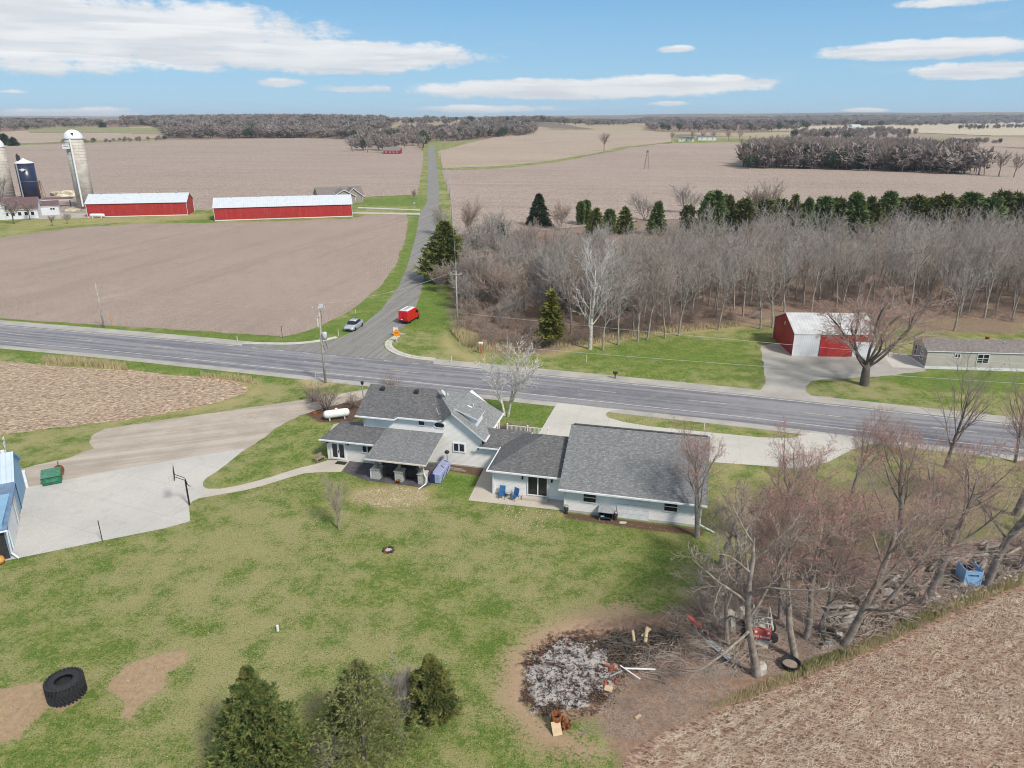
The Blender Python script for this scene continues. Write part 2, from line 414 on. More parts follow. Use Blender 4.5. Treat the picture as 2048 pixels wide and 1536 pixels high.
LUSH, LITTER, CHAR, TAN = [C2[:, :, i] for i in range(4)]
soft(TAN, [(985, 1400), (1000, 1320), (1050, 1262), (1140, 1225), (1260, 1200), (1300, 1230), (1180, 1290), (1090, 1340), (1075, 1420), (1180, 1480), (1240, 1500), (1180, 1530), (1060, 1500)], 2.6, .9)
soft(DIRT, [(1050, 1330), (1090, 1275), (1180, 1250), (1280, 1230), (1400, 1225), (1500, 1290), (1560, 1370), (1480, 1410), (1380, 1445), (1300, 1500), (1240, 1530), (1200, 1440), (1090, 1440), (1055, 1390)], 1.2)
soft(DIRT, [(1280, 1560), (1330, 1465), (1500, 1390), (1700, 1320), (1870, 1235), (2048, 1165), (2200, 1100), (2200, 1150), (2048, 1220), (1800, 1330), (1500, 1450), (1400, 1560)], 1.6, .9)
soft(LITTER, [(1320, 1232), (1390, 1190), (1430, 1130), (1560, 1100), (1700, 1090), (1900, 1080), (2100, 1060), (2150, 1120), (1960, 1195), (1860, 1240), (1700, 1320), (1560, 1370), (1400, 1300), (1320, 1262)], 2.4, 1.0)
soft(LITTER, [(1380, 1000), (1440, 960), (1600, 960), (1900, 930), (2060, 930), (2060, 1100), (1700, 1110), (1500, 1110), (1400, 1080)], 4.5, .62)
soft(ASH, [(1062, 1345), (1090, 1305), (1140, 1288), (1200, 1300), (1225, 1340), (1215, 1385), (1180, 1378), (1160, 1408), (1110, 1396), (1085, 1420), (1066, 1390)], 1.5)
soft(CHAR, [(1046, 1340), (1068, 1296), (1110, 1272), (1200, 1270), (1290, 1262), (1360, 1272), (1365, 1300), (1290, 1320), (1245, 1345), (1225, 1395), (1160, 1425), (1088, 1432), (1052, 1400)], 1.4)
soft(TAN, [(-60, 1385), (0, 1378), (60, 1365), (100, 1362), (115, 1400), (70, 1440), (35, 1478), (-60, 1500)], .6, 1.0)
soft(TAN, [(214, 1378), (222, 1358), (262, 1325), (330, 1305), (372, 1300), (378, 1320), (335, 1345), (328, 1375), (280, 1410), (262, 1440), (243, 1434), (250, 1405)], .45, 1.0)
soft(TAN, [(90, 1415), (120, 1425), (150, 1412), (180, 1380), (176, 1355), (150, 1370)], .5, .8)
for wx in (0, 1): soft(DIRT, [(500+wx*0, 852+wx*14), (600, 826+wx*10), (640, 812+wx*9), (640, 815+wx*9), (600, 830+wx*10), (500, 857+wx*14), (300, 895+wx*16), (300, 890+wx*16)], .4, .5)
soft(MULCH, [(610, 828), (640, 800), (700, 790), (735, 796), (728, 835), (690, 845), (640, 845)], .5)
soft(MULCH, [(893, 925), (940, 930), (984, 942), (972, 955), (930, 947), (885, 940)], .5)
soft(MULCH, [(1126, 1024), (1300, 1045), (1410, 1060), (1408, 1072), (1300, 1062), (1128, 1036)], .5, .9)
soft(MULCH, [(990, 850), (1075, 858), (1070, 872), (1000, 866)], .5, .8)
soft(STRAW, [(700, 975), (780, 968), (870, 975), (860, 1010), (760, 1016), (690, 1000)], 1.6, .9)
soft(STRAW, [(430, 748), (500, 752), (560, 780), (520, 800), (420, 830), (300, 842), (160, 868), (60, 900), (60, 880), (300, 820), (470, 790)], 2.0, .55)
soft(STRAW, [(590, 760), (650, 752), (680, 768), (620, 780)], 1.2, .9)
soft(STRAW, [(850, 690), (880, 650), (910, 660), (950, 700), (1010, 710), (960, 735), (900, 722)], 3, .6)
soft(STRAW, [(1200, 985), (1420, 1060), (1380, 1130), (1250, 1060)], 3, .55)
soft(STRAW, [(940, 690), (1100, 720), (1180, 700), (1300, 675), (1480, 662), (1560, 645), (1560, 632), (1400, 640), (1200, 670), (1000, 680)], 2, .7)
soft(STRAW, [(0, 470), (150, 452), (300, 444), (430, 440), (430, 425), (0, 440)], 3, .5)
soft(LITTER, [(905, 600), (915, 655), (940, 695), (1000, 708), (1090, 708), (1180, 686), (1300, 668), (1480, 652), (1545, 640), (1750, 640), (2300, 655), (2400, 400), (1500, 400), (1000, 440), (900, 480)], 3.5)
soft(LITTER, [(1480, 640), (1560, 640), (1640, 625), (1800, 640), (2060, 640), (2060, 672), (1900, 668), (1800, 660), (1480, 660)], 3.5, .75)
soft(LUSH, [(870, 945), (985, 952), (940, 1000), (870, 975)], 1.5)
soft(LUSH, [(930, 785), (1110, 806), (1080, 850), (1010, 840)], 2, .8)
soft(LUSH, [(1120, 720), (1520, 750), (1520, 690), (1300, 690), (1100, 712)], 5, .65)
soft(LUSH, [(1300, 1010), (1400, 1040), (1420, 1100), (1290, 1140)], 3, .4)
soft(LUSH, [(0, 640), (420, 664), (560, 676), (700, 640), (800, 540), (830, 430), (846, 430), (830, 520), (760, 625), (700, 668), (560, 692), (0, 648)], 3, .9)
soft(LUSH, [(1740, 752), (1960, 745), (2060, 742), (2060, 775), (1830, 775)], 2, .8)
soft(LUSH, [(0, 695), (420, 735), (600, 752), (600, 765), (420, 750), (0, 705)], 1.5, .8)
soft(LUSH, [(850, 560), (900, 600), (915, 660), (800, 660), (830, 600)], 2, .8)
soft(LUSH, [(715, 396), (850, 392), (850, 412), (715, 412)], 6, .6)
soft(LUSH, [(380, 440), (425, 425), (430, 445), (400, 448)], 3, 1)
for wp in ([(325, 279), (335, 262), (300, 252), (240, 246), (420, 243), (640, 243), (775, 246), (780, 262), (700, 266), (760, 280), (640, 278), (480, 279)], [(-200, 262), (-200, 245), (0, 243), (330, 244), (330, 252), (120, 258), (0, 264)],
    [(1285, 263), (1290, 252), (1340, 246), (1520, 246), (1620, 250), (1620, 262), (1480, 266)], [(1500, 250), (1650, 243), (2060, 240), (2400, 240), (2400, 247), (2048, 249), (1700, 254)], [(872, 284), (885, 268), (930, 258), (1068, 258), (1072, 271), (980, 277), (910, 283)], [(755, 302), (790, 270), (850, 260), (900, 260), (856, 287), (846, 294)]):
    soft(LITTER, wp, 6)
def tree_rows(poly, chan, amt): soft(chan, poly, 4, amt)
V = np.stack([GX, GYY, GZ], -1).reshape(-1, 3)
ii = np.arange(NR*NC).reshape(NR, NC)
F = np.stack([ii[:-1, :-1], ii[:-1, 1:], ii[1:, 1:], ii[1:, :-1]], -1).reshape(-1, 4)

gm, t, b = base_mat('lawn_and_soil')
pos = t.new('ShaderNodeNewGeometry').outputs['Position']
a1 = t.new('ShaderNodeAttribute', attribute_name='cover'); a2 = t.new('ShaderNodeAttribute', attribute_name='tone')
s1 = t.new('ShaderNodeSeparateColor'); t.link(a1.outputs['Color'], s1.inputs[0])
s2 = t.new('ShaderNodeSeparateColor'); t.link(a2.outputs['Color'], s2.inputs[0])
dirt, straw, ash, mulch = s1.outputs[0], s1.outputs[1], s1.outputs[2], a1.outputs['Alpha']
lush, litter, char, tan = s2.outputs[0], s2.outputs[1], s2.outputs[2], a2.outputs['Alpha']
nbig = t.noise(pos, .07, 5, .6); nmid = t.noise(pos, .45, 6, .65); nsm = t.noise(pos, 2.6, 6, .7); nfine = t.noise(pos, 11, 5, .75)
nf2 = t.noise(t.mapping(pos, loc=(31, 7, 0)), 6, 5, .75)
g = t.mix(t.ramp(t.m('ADD', t.m('MULTIPLY', nsm, .6), t.m('MULTIPLY', nmid, .4)), .42, .58), (.095, .17, .028), (.25, .275, .085))
dry = t.m('ADD', t.m('ADD', t.m('MULTIPLY', nbig, .5), t.m('MULTIPLY', nmid, .35)), t.m('MULTIPLY', nf2, .42))
dry = t.m('SUBTRACT', dry, t.m('MULTIPLY', lush, .14))
g = t.mix(t.m('MULTIPLY', t.ramp(dry, .585, .70), .8), g, (.37, .335, .175))
g = t.mix(t.m('MULTIPLY', lush, .5), g, (.085, .19, .02))
g = t.mix(t.m('MULTIPLY', t.ramp(nfine, .53, .65), .65), g, (.34, .35, .15))
g = t.mix(t.m('MULTIPLY', t.ramp(nfine, .48, .38), .85), g, (.03, .04, .010))
def thr(mask, nz, amp=.8, wd=.12): return t.ramp(t.m('ADD', mask, t.m('MULTIPLY', t.m('SUBTRACT', nz, .5), amp)), .5-wd, .5+wd)
strawc = t.mix(t.ramp(nf2, .4, .6), (.52, .43, .25), (.34, .29, .13))
g = t.mix(t.m('MULTIPLY', thr(straw, nf2, 1.6, .2), .9), g, strawc)
litc = t.mix(t.ramp(nsm, .38, .62), (.30, .215, .165), (.195, .14, .105))
litc = t.mix(t.m('MULTIPLY', t.ramp(nfine, .52, .68), .7), litc, (.36, .27, .20))
litc = t.mix(t.m('MULTIPLY', t.ramp(nmid, .6, .72), .6), litc, (.12, .145, .05))
g = t.mix(thr(litter, nsm, 1.5, .25), g, litc)
tanc = t.mix(t.ramp(nsm, .35, .65), (.46, .33, .22), (.37, .26, .175))
tanc = t.mix(t.m('MULTIPLY', t.ramp(nfine, .56, .7), .55), tanc, (.2, .19, .09))
g = t.mix(thr(tan, t.m('ADD', t.m('MULTIPLY', nf2, .5), t.m('MULTIPLY', nsm, .5)), 1.7, .14), g, tanc)
dirtc = t.mix(t.ramp(nsm, .38, .62), (.35, .235, .17), (.25, .165, .12))
dirtc = t.mix(t.m('MULTIPLY', t.ramp(nfine, .6, .72), .6), dirtc, (.48, .40, .32))
g = t.mix(thr(dirt, nsm, 1.0, .2), g, dirtc)
charc = t.mix(t.ramp(nfine, .46, .6), (.018, .015, .013), (.20, .13, .095))
g = t.mix(thr(char, t.m('ADD', t.m('MULTIPLY', nmid, .6), t.m('MULTIPLY', nsm, .4)), 2.4, .14), g, charc)
n7 = t.noise(t.mapping(pos, loc=(5, 5, 5)), 4.5, 7, .75)
n8 = t.noise(t.mapping(pos, loc=(2, 9, 1)), 1.1, 6, .7)
ashc = t.mix(t.ramp(t.m('ADD', t.m('MULTIPLY', n7, .5), t.m('MULTIPLY', n8, .6)), .47, .60), (.04, .035, .035), (.50, .46, .44))
ashc = t.mix(t.m('MULTIPLY', t.ramp(n8, .60, .70), .7), ashc, (.66, .65, .65)); ashc = t.mix(t.m('MULTIPLY', t.ramp(nmid, .52, .62), .6), ashc, (.09, .07, .06))
ashc = t.mix(t.m('MULTIPLY', t.ramp(nfine, .55, .65), .8), ashc, (.3, .26, .24))
g = t.mix(thr(ash, t.m('ADD', t.m('MULTIPLY', n8, .65), t.m('MULTIPLY', n7, .35)), 2.6, .10), g, ashc)
mulc = t.mix(t.ramp(nfine, .4, .6), (.095, .055, .04), (.17, .11, .08))
g = t.mix(thr(mulch, nsm, .8, .15), g, mulc)
# distant countryside: patchwork of stubble, soil and pasture
sp = t.new('ShaderNodeSeparateXYZ'); t.link(pos, sp.inputs[0])
far = t.m('SUBTRACT', t.ramp(sp.outputs[1], 1000, 1500), litter, clamp=True)
vo = t.new('ShaderNodeTexVoronoi'); vo.inputs['Scale'].default_value = .0022; vo.distance = 'MANHATTAN'; t.link(t.mapping(pos, (1, .55, 1)), vo.inputs['Vector'])
vs_ = t.new('ShaderNodeSeparateColor'); t.link(vo.outputs['Color'], vs_.inputs[0])
pc = t.mix(vs_.outputs[0], (.42, .34, .24), (.30, .25, .19)); pc = t.mix(t.m('GREATER_THAN', vs_.outputs[1], .72), pc, (.20, .22, .10)); pc = t.mix(t.ramp(t.m('ADD', t.noise(t.mapping(pos, (1, .5, 1)), .0016, 5, .6), t.m('MULTIPLY', t.ramp(sp.outputs[1], 3000, 6500), .16)), .55, .58), pc, (.10, .085, .085))
g = t.mix(far, g, t.mix(.35, pc, (.33, .28, .2)))
t.link(g, b.inputs['Base Color']); b.inputs['Roughness'].default_value = .95; b.inputs['Specular IOR Level'].default_value = .1
bn = t.new('ShaderNodeBump'); bn.inputs['Strength'].default_value = .9; bn.inputs['Distance'].default_value = .12
t.link(t.m('ADD', t.m('MULTIPLY', nfine, .7), t.m('MULTIPLY', nsm, .8)), bn.inputs['Height']); t.link(bn.outputs[0], b.inputs['Normal'])
go = np_mesh('ground', V, F, gm, smooth=True, attrs={'cover': C1.reshape(-1, 4), 'tone': C2.reshape(-1, 4)}); tag(go, kind='structure')

# ---- flat sheets near the camera
def sheet(name, poly, z, m, jit=0.0, step=1.0, seed=1, world=False):
    P = poly if world else poly_w(poly)
    pts = []
    for i in range(len(P)):
        a = Vector(P[i]); c = Vector(P[(i+1) % len(P)]); n = max(1, int((c-a).length/step)) if jit else 1
        if jit: n = min(n, 500)
        nrm = Vector((-(c-a).y, (c-a).x)).normalized() if (c-a).length > 0 else Vector((0, 0))
        for k in range(n):
            p = a.lerp(c, k/n)
            if jit:
                j = noise.noise(Vector((p.x*.9/ step*.6, p.y*.9/step*.6, seed*7.3)))+.6*noise.noise(Vector((p.x*2.3/step, p.y*2.3/step, seed*3.1)))
                p = p+nrm*j*jit
            pts.append(Vector((p.x, p.y, z)))
    tr = tessellate_polygon([pts])
    me = bpy.data.meshes.new(name); me.from_pydata([tuple(p) for p in pts], [], [tuple(x) for x in tr]); me.update()
    for p in me.polygons:
        if p.normal.z < 0: p.flip()
    me.materials.append(m); o = bpy.data.objects.new(name, me); link(o); return tag(o, kind='structure')
def far_sheet(name, poly, m, zo=.03):
    P = poly_w(poly); cx = (GX[:-1, :-1]+GX[1:, 1:])/2; cy = (GYY[:-1, :-1]+GYY[1:, 1:])/2
    ok = sdist(P, cx, cy) > 0
    f = F.reshape(NR-1, NC-1, 4)[ok]; u, inv = np.unique(f, return_inverse=True)
    v = V[u].copy(); v[:, 2] += zo+.08+.0008*np.maximum(0, v[:, 1]-800)
    o = np_mesh(name, v, inv.reshape(-1, 4), m, smooth=True); return tag(o, kind='structure')
def fieldmat(name, c, c2, c3, rowdir=0, rowsc=1.3, big=.03, fine=5, hi=.6):
    m, t, b = base_mat(name)
    pos = t.new('ShaderNodeNewGeometry').outputs['Position']
    nb = t.noise(pos, big, 5, .6); rot = t.mapping(pos, (1, 1, 1), (0, 0, rowdir))
    nr = t.noise(t.mapping(rot, (.12, rowsc, 1)), 1.2, 5, .7); nfi = t.noise(t.mapping(rot, (.55, 1, 1)), fine, 4, .75)
    nm = t.noise(pos, .35, 6, .7)
    co = t.mix(t.ramp(nb, .35, .65), c, c2); co = t.mix(t.m('MULTIPLY', t.ramp(nr, .45, .62), .7), co, c3); nr2 = t.noise(t.mapping(rot, (.006, .11, 1)), 1.0, 6, .7); co = t.mix(t.m('MULTIPLY', t.ramp(nr2, .5, .62), .45), co, tuple(x*.80 for x in c2)); co = t.mix(t.m('MULTIPLY', t.ramp(nr2, .42, .30), .5), co, tuple(x*1.12 for x in c3))
    co = t.mix(t.m('MULTIPLY', t.ramp(nm, .5, .66), .5), co, tuple(x*.72 for x in c))
    co = t.mix(t.m('MULTIPLY', t.ramp(nfi, .50, .62), hi), co, tuple(min(.75, x*1.55) for x in c3))
    co = t.mix(t.m('MULTIPLY', t.ramp(nfi, .49, .38), .85), co, tuple(x*.36 for x in c2))
    t.link(co, b.inputs['Base Color']); b.inputs['Roughness'].default_value = .95; b.inputs['Specular IOR Level'].default_value = .1
    bn = t.new('ShaderNodeBump'); bn.inputs['Strength'].default_value = .7; bn.inputs['Distance'].default_value = .1
    t.link(nfi, bn.inputs['Height']); t.link(bn.outputs[0], b.inputs['Normal']); return m
M['plowed'] = fieldmat('mauve_bare_field', (.335, .262, .225), (.295, .23, .197), (.40, .33, .28), R(-75), 1.6)
M['stub_left'] = fieldmat('pale_corn_stubble', (.38, .275, .20), (.32, .21, .155), (.50, .40, .29), R(-12), 1.5, .05, 3.2, .8)
M['stub_right'] = fieldmat('straw_litter_soil', (.27, .17, .13), (.22, .14, .105), (.35, .25, .19), R(20), 1.8, .1, 5)
M['field_mauve'] = fieldmat('mauve_far_field', (.37, .295, .255), (.33, .26, .225), (.44, .365, .31), R(8), .5, .008, 1.8, .3)
M['field_tan'] = fieldmat('tan_far_field', (.42, .335, .265), (.37, .29, .235), (.48, .40, .32), R(-5), .5, .008, 1.6, .3)
M['field_pale'] = fieldmat('pale_straw_field', (.52, .44, .33), (.45, .38, .28), (.6, .52, .4), 0, .2, .004, .6)
M['pasture'] = fieldmat('olive_pasture', (.22, .23, .11), (.27, .26, .14), (.30, .29, .17), 0, .3, .01, .8)
def gravelmat(name, c, c2, big=.25, streak=None, joint=None):
    m, t, b = base_mat(name); rut = streak is not None
    pos = t.new('ShaderNodeNewGeometry').outputs['Position']
    co = t.mix(t.ramp(t.noise(pos, big, 6, .6), .35, .68), c, c2)
    if streak: co = t.mix(t.m('MULTIPLY', t.ramp(t.noise(t.mapping(t.mapping(pos, rot=(0, 0, streak)), (.06, 1.0, 1)), .8, 5, .6), .42, .66), .6), co, tuple(x*.8 for x in c2))
    if rut:
        rx = t.mapping(pos, rot=(0, 0, streak)); rn = t.noise(t.mapping(rx, (.035, .9, 1), loc=(2, 5, 0)), 1.0, 7, .7, .4)
        co = t.mix(t.m('MULTIPLY', t.ramp(rn, .54, .62), .25), co, tuple(x*.70 for x in c2)); co = t.mix(t.m('MULTIPLY', t.ramp(rn, .46, .38), .4), co, tuple(min(.62, x*1.18) for x in c))
        pd = t.ramp(t.noise(pos, .22, 6, .65), .58, .68); co = t.mix(t.m('MULTIPLY', pd, .45), co, (.34, .26, .20))
    if joint:
        br = t.new('ShaderNodeTexBrick'); br.offset = 0; br.inputs['Scale'].default_value = 1; br.inputs['Brick Width'].default_value = joint[1]; br.inputs['Row Height'].default_value = joint[1]
        br.inputs['Mortar Size'].default_value = .025; br.inputs['Mortar Smooth'].default_value = .3; t.link(t.mapping(pos, rot=(0, 0, joint[0])), br.inputs['Vector'])
        co = t.mix(t.m('MULTIPLY', br.outputs['Fac'], .45), co, tuple(x*.5 for x in c))
        bl = t.ramp(t.noise(t.mapping(pos, loc=(8, 8, 0)), .5, 7, .7), .52, .72); co = t.mix(t.m('MULTIPLY', bl, .5), co, tuple(x*.74 for x in c2))
        cr = t.noise(t.mapping(pos, loc=(3, 1, 0)), .45, 9, .75, 1.5); ck = t.m('LESS_THAN', t.m('ABSOLUTE', t.m('SUBTRACT', cr, .5)), .0022); co = t.mix(t.m('MULTIPLY', ck, .5), co, tuple(x*.4 for x in c))
    nf = t.noise(pos, 9, 5, .8); co = t.mix(t.m('MULTIPLY', t.ramp(nf, .5, .62), .4), co, tuple(x*.55 for x in c))
    t.link(co, b.inputs['Base Color']); b.inputs['Roughness'].default_value = .9; b.inputs['Specular IOR Level'].default_value = .15
    bn = t.new('ShaderNodeBump'); bn.inputs['Strength'].default_value = .35; bn.inputs['Distance'].default_value = .04
    t.link(nf, bn.inputs['Height']); t.link(bn.outputs[0], b.inputs['Normal']); return m
M['gravel'] = gravelmat('pinkish_gravel', (.47, .415, .355), (.385, .335, .285), .3, R(-18))
M['gravel_grey'] = gravelmat('grey_gravel', (.44, .42, .385), (.34, .325, .30), .3)
M['pad'] = gravelmat('pale_concrete', (.54, .52, .49), (.47, .455, .435), .12, None, (R(22), 4.5))
M['drive'] = gravelmat('white_concrete', (.56, .54, .50), (.49, .475, .44), .15, None, (R(13.5), 3.6))
M['walk'] = gravelmat('cream_concrete', (.52, .475, .415), (.45, .41, .36), .4)
M['paver'] = gravelmat('dark_stamped_pavers', (.075, .07, .085), (.13, .12, .125), 1.2)
M['kerb'] = mat('kerb_concrete', (.55, .53, .48), (.45, .43, .39), .8, .85)
def roadmat(name, c, c2, ang, wear):
    m, t, b = base_mat(name)
    pos = t.new('ShaderNodeNewGeometry').outputs['Position']; rot = t.mapping(pos, rot=(0, 0, ang))
    st = t.noise(t.mapping(rot, (.03, 1.1, 1)), 1.0, 6, .65); nb = t.noise(pos, .5, 6, .65)
    co = t.mix(t.ramp(st, .42, .58), c, c2); co = t.mix(t.m('MULTIPLY', t.ramp(nb, .45, .7), .45), co, wear)
    nf = t.noise(pos, 8, 5, .8); co = t.mix(t.m('MULTIPLY', t.ramp(nf, .5, .62), .45), co, tuple(x*.5 for x in c))
    cr = t.ramp(t.noise(t.mapping(rot, (.25, 3.0, 1)), 1.0, 8, .75), .60, .63); co = t.mix(t.m('MULTIPLY', cr, .45), co, (.06, .06, .075))
    t.link(co, b.inputs['Base Color']); b.inputs['Roughness'].default_value = .85; b.inputs['Specular IOR Level'].default_value = .25; return m
M['asphalt'] = roadmat('bluish_worn_asphalt', (.165, .165, .19), (.27, .268, .285), R(16), (.31, .305, .305))
M['sideroad'] = roadmat('grey_sideroad_asphalt', (.205, .20, .19), (.27, .26, .245), R(-78), (.30, .285, .26))
M['linewhite'] = mat('worn_road_paint', (.62, .61, .56), (.40, .39, .38), 1.2, .8, lo=.4, hi=.7)
M['lineyellow'] = mat('worn_centre_paint', (.60, .50, .34), (.38, .34, .28), 1.2, .8)

# fields
tag(sheet('field', [(-900, 500), (-300, 478), (0, 476), (150, 455), (300, 447), (425, 446), (560, 443), (700, 438), (735, 430), (812, 428), (816, 445), (808, 487), (791, 531), (761, 572), (715, 611), (681, 631), (644, 651), (595, 667), (566, 673), (532, 671), (400, 662), (200, 649), (0, 637), (-300, 620), (-700, 600)], .012, M['plowed'], .5, 2.0))
sheet('field', [(-500, 700), (-200, 712), (0, 722), (87, 731), (173, 736), (272, 742), (346, 750), (430, 755), (480, 765), (497, 776), (492, 786), (465, 796), (421, 808), (321, 828), (247, 841), (173, 849), (74, 860), (0, 869), (-300, 905), (-700, 950)], .012, M['stub_left'], .35, 1.0, 2)
STUB = [(1225, 1560), (1262, 1500), (1330, 1462), (1420, 1425), (1510, 1388), (1610, 1352), (1700, 1315), (1790, 1278), (1880, 1232), (1970, 1193), (2060, 1155), (2200, 1100), (2400, 1300), (2500, 1700), (1600, 2100), (1200, 1900)]
sheet('field', STUB, .014, M['stub_right'], .10, .6, 3)
far_sheet('field', [(-600, 300), (0, 292), (130, 288), (330, 281), (600, 277), (830, 286), (846, 305), (846, 309), (-600, 309)], M['field_mauve'])
sheet('field', [(-600, 306), (847, 306), (845, 330), (838, 372), (834, 390), (740, 394), (640, 402), (425, 420), (150, 425), (0, 425), (-600, 440)], .10, M['field_mauve'], .8, 6, 8)
sheet('field', [(884, 341), (930, 340), (1020, 336), (1110, 325), (1180, 312), (1200, 308), (2700, 308), (2700, 420), (1300, 440), (905, 480), (900, 400), (888, 355)], .10, M['field_mauve'], .8, 6, 9)
sheet('field', [(877, 308), (1178, 308), (1100, 322), (1010, 332), (886, 337)], .10, M['field_tan'], .8, 6, 10)
far_sheet('field', [(1178, 312), (1260, 297), (1320, 288), (1480, 285), (1520, 280), (1600, 268), (1800, 268), (1960, 292), (2700, 320), (2700, 312)], M['field_mauve'])
far_sheet('field', [(876, 303), (930, 288), (990, 275), (1080, 264), (1300, 262), (1350, 272), (1345, 284), (1300, 289), (1240, 296), (1175, 310), (877, 310)], M['field_tan'])
far_sheet('field', [(0, 266), (100, 259), (330, 259), (332, 276), (120, 285), (0, 289), (-300, 292), (-300, 268)], M['field_tan'])
far_sheet('field', [(60, 259), (140, 253), (326, 258), (334, 263), (334, 270), (200, 266), (60, 266)], M['pasture'], .3)
far_sheet('field', [(1830, 266), (1990, 272), (2300, 272), (2300, 243), (2048, 243), (1800, 249), (1600, 255), (1520, 262)], M['field_pale'])
far_sheet('field', [(1930, 290), (2048, 298), (2300, 310), (2300, 276), (2048, 276), (1900, 274)], M['field_tan'])
# highway ribbon: points where the centre line was found
cl = [G(*p) for p in ((0, 666), (158, 679.5), (313, 693.6), (645, 727), (1100, 772), (1480, 811), (1757, 842.6), (2048, 876))]
d0 = (cl[0]-cl[2]).normalized(); d1 = (cl[-1]-cl[-3]).normalized()
cl = [cl[0]+d0*250]+cl+[cl[-1]+d1*250]
def ribbon(name, line, o0, o1, z, m, dash=None, start=0, end=None, zt=None):
    # resample
    pts = [Vector((p[0], p[1])) for p in line]; S = [0]
    for i in range(1, len(pts)): S.append(S[-1]+(pts[i]-pts[i-1]).length)
    def at(s):
        s = max(0, min(S[-1]-1e-4, s))
        i = max(j for j in range(len(S)) if S[j] <= s); i = min(i, len(pts)-2)
        f = (s-S[i])/(S[i+1]-S[i]); p = pts[i].lerp(pts[i+1], f)
        q = pts[max(i-1, 0)].lerp(pts[i], .5); d = (pts[i+1]-pts[i]).normalized(); return p, Vector((-d.y, d.x))
    end = S[-1] if end is None else end; mb = MB(); s = start
    segs = []
    if dash:
        while s < end: segs.append((s, min(s+dash[0], end))); s += dash[0]+dash[1]
    else: segs = [(start, end)]
    for a, c in segs:
        n = max(1, int((c-a)/(5 if not dash else 3))); prev = None
        for i in range(n+1):
            p, nr = at(a+(c-a)*i/n); cur = [(p.x+nr.x*o0, p.y+nr.y*o0, z), (p.x+nr.x*o1, p.y+nr.y*o1, z)]
            if prev: mb.add(prev+[cur[1], cur[0]], [(0, 1, 2, 3)])
            prev = cur
    return tag(mb.build(name, m), kind='structure')
ribbon('gravel_shoulder', cl, 3.9, 6.4, .018, M['gravel_grey']); ribbon('gravel_shoulder', cl, -6.8, -5.2, .018, M['gravel_grey'])
ribbon('highway', cl, -5.4, 4.1, .030, M['asphalt'])
S0 = 250
ribbon('road_marking', cl, -.07, .07, .036, M['lineyellow'], dash=(4.5, 9), start=130, end=430)
ribbon('road_marking', cl, -3.72, -3.58, .036, M['linewhite'])
tot = sum((cl[i+1]-cl[i]).length for i in range(len(cl)-1))
def along(px, py):
    p = Vector(tuple(G(px, py))[:2]); best = None; s = 0
    for i in range(len(cl)-1):
        a = Vector(tuple(cl[i])[:2]); c = Vector(tuple(cl[i+1])[:2]); L = (c-a).length; f = max(0, min(1, (p-a).dot(c-a)/L/L))
        dd = (a.lerp(c, f)-p).length
        if best is None or dd < best[0]: best = (dd, s+f*L)
        s += L
    return best[1]
sa, sb = along(430, 690), along(880, 735)
ribbon('road_marking', cl, 3.55, 3.69, .036, M['linewhite'], end=sa); ribbon('road_marking', cl, 3.55, 3.69, .036, M['linewhite'], start=sb)
ribbon('road_marking', cl, 3.55, 3.69, .036, M['linewhite'], dash=(1.2, 3.2), start=sa+2, end=sb)
# side road
LE = [(485, 688), (571, 690), (644, 685), (676, 677), (705, 664), (725, 650), (761, 621), (795, 577), (815, 531), (832, 470), (839, 428), (854, 404), (856, 360), (856, 330), (856, 300), (857, 287)]
RE = [(868, 287), (870, 300), (873, 330), (877, 360), (878, 397), (876, 430), (868, 470), (858, 510), (850, 545), (843, 580), (834, 609), (815, 648), (797, 664), (781, 672), (766, 684), (769, 697), (784, 707), (824, 717.5), (866, 721), (870, 740), (650, 720), (480, 702)]
sheet('side_road', LE+RE, .024, M['sideroad'])
def kerb(name, pts, w=.55, h=.13, side=1):
    P = [Vector(tuple(G(*p))[:2]) for p in pts]; Q = []
    for i in range(len(P)-1):
        n = max(1, int((P[i+1]-P[i]).length/1.0))
        for k in range(n): Q.append(P[i].lerp(P[i+1], k/n))
    Q.append(P[-1])
    for _ in range(3): Q = [Q[0]]+[(Q[i-1]+Q[i]*2+Q[i+1])/4 for i in range(1, len(Q)-1)]+[Q[-1]]
    mb = MB(); ring = []
    for i, p in enumerate(Q):
        d = (Q[min(i+1, len(Q)-1)]-Q[max(i-1, 0)]).normalized(); nr = Vector((-d.y, d.x))*side; q = p+nr*w; r = p+nr*w*.5
        ring.append([(p.x, p.y, .0), (p.x, p.y, .06), (r.x, r.y, .075), (r.x, r.y, h), (q.x, q.y, h), (q.x, q.y, 0)])
    for i in range(len(ring)-1):
        mb.add(ring[i]+ring[i+1], [(j, j+1, j+7, j+6) for j in range(5)])
    mb.add(ring[0], [(0, 1, 2, 3, 4, 5)]); mb.add(ring[-1], [(5, 4, 3, 2, 1, 0)])
    return tag(mb.build(name, M['kerb']), kind='structure')
kerb('kerb', [(485, 688), (571, 690), (610, 688), (644, 684), (676, 676)], side=1, w=.8)
kerb('kerb', [(788, 672), (774, 677), (766, 684), (765, 691), (770, 698), (785, 707), (803, 713), (824, 718), (866, 722)], side=1, w=1.1)
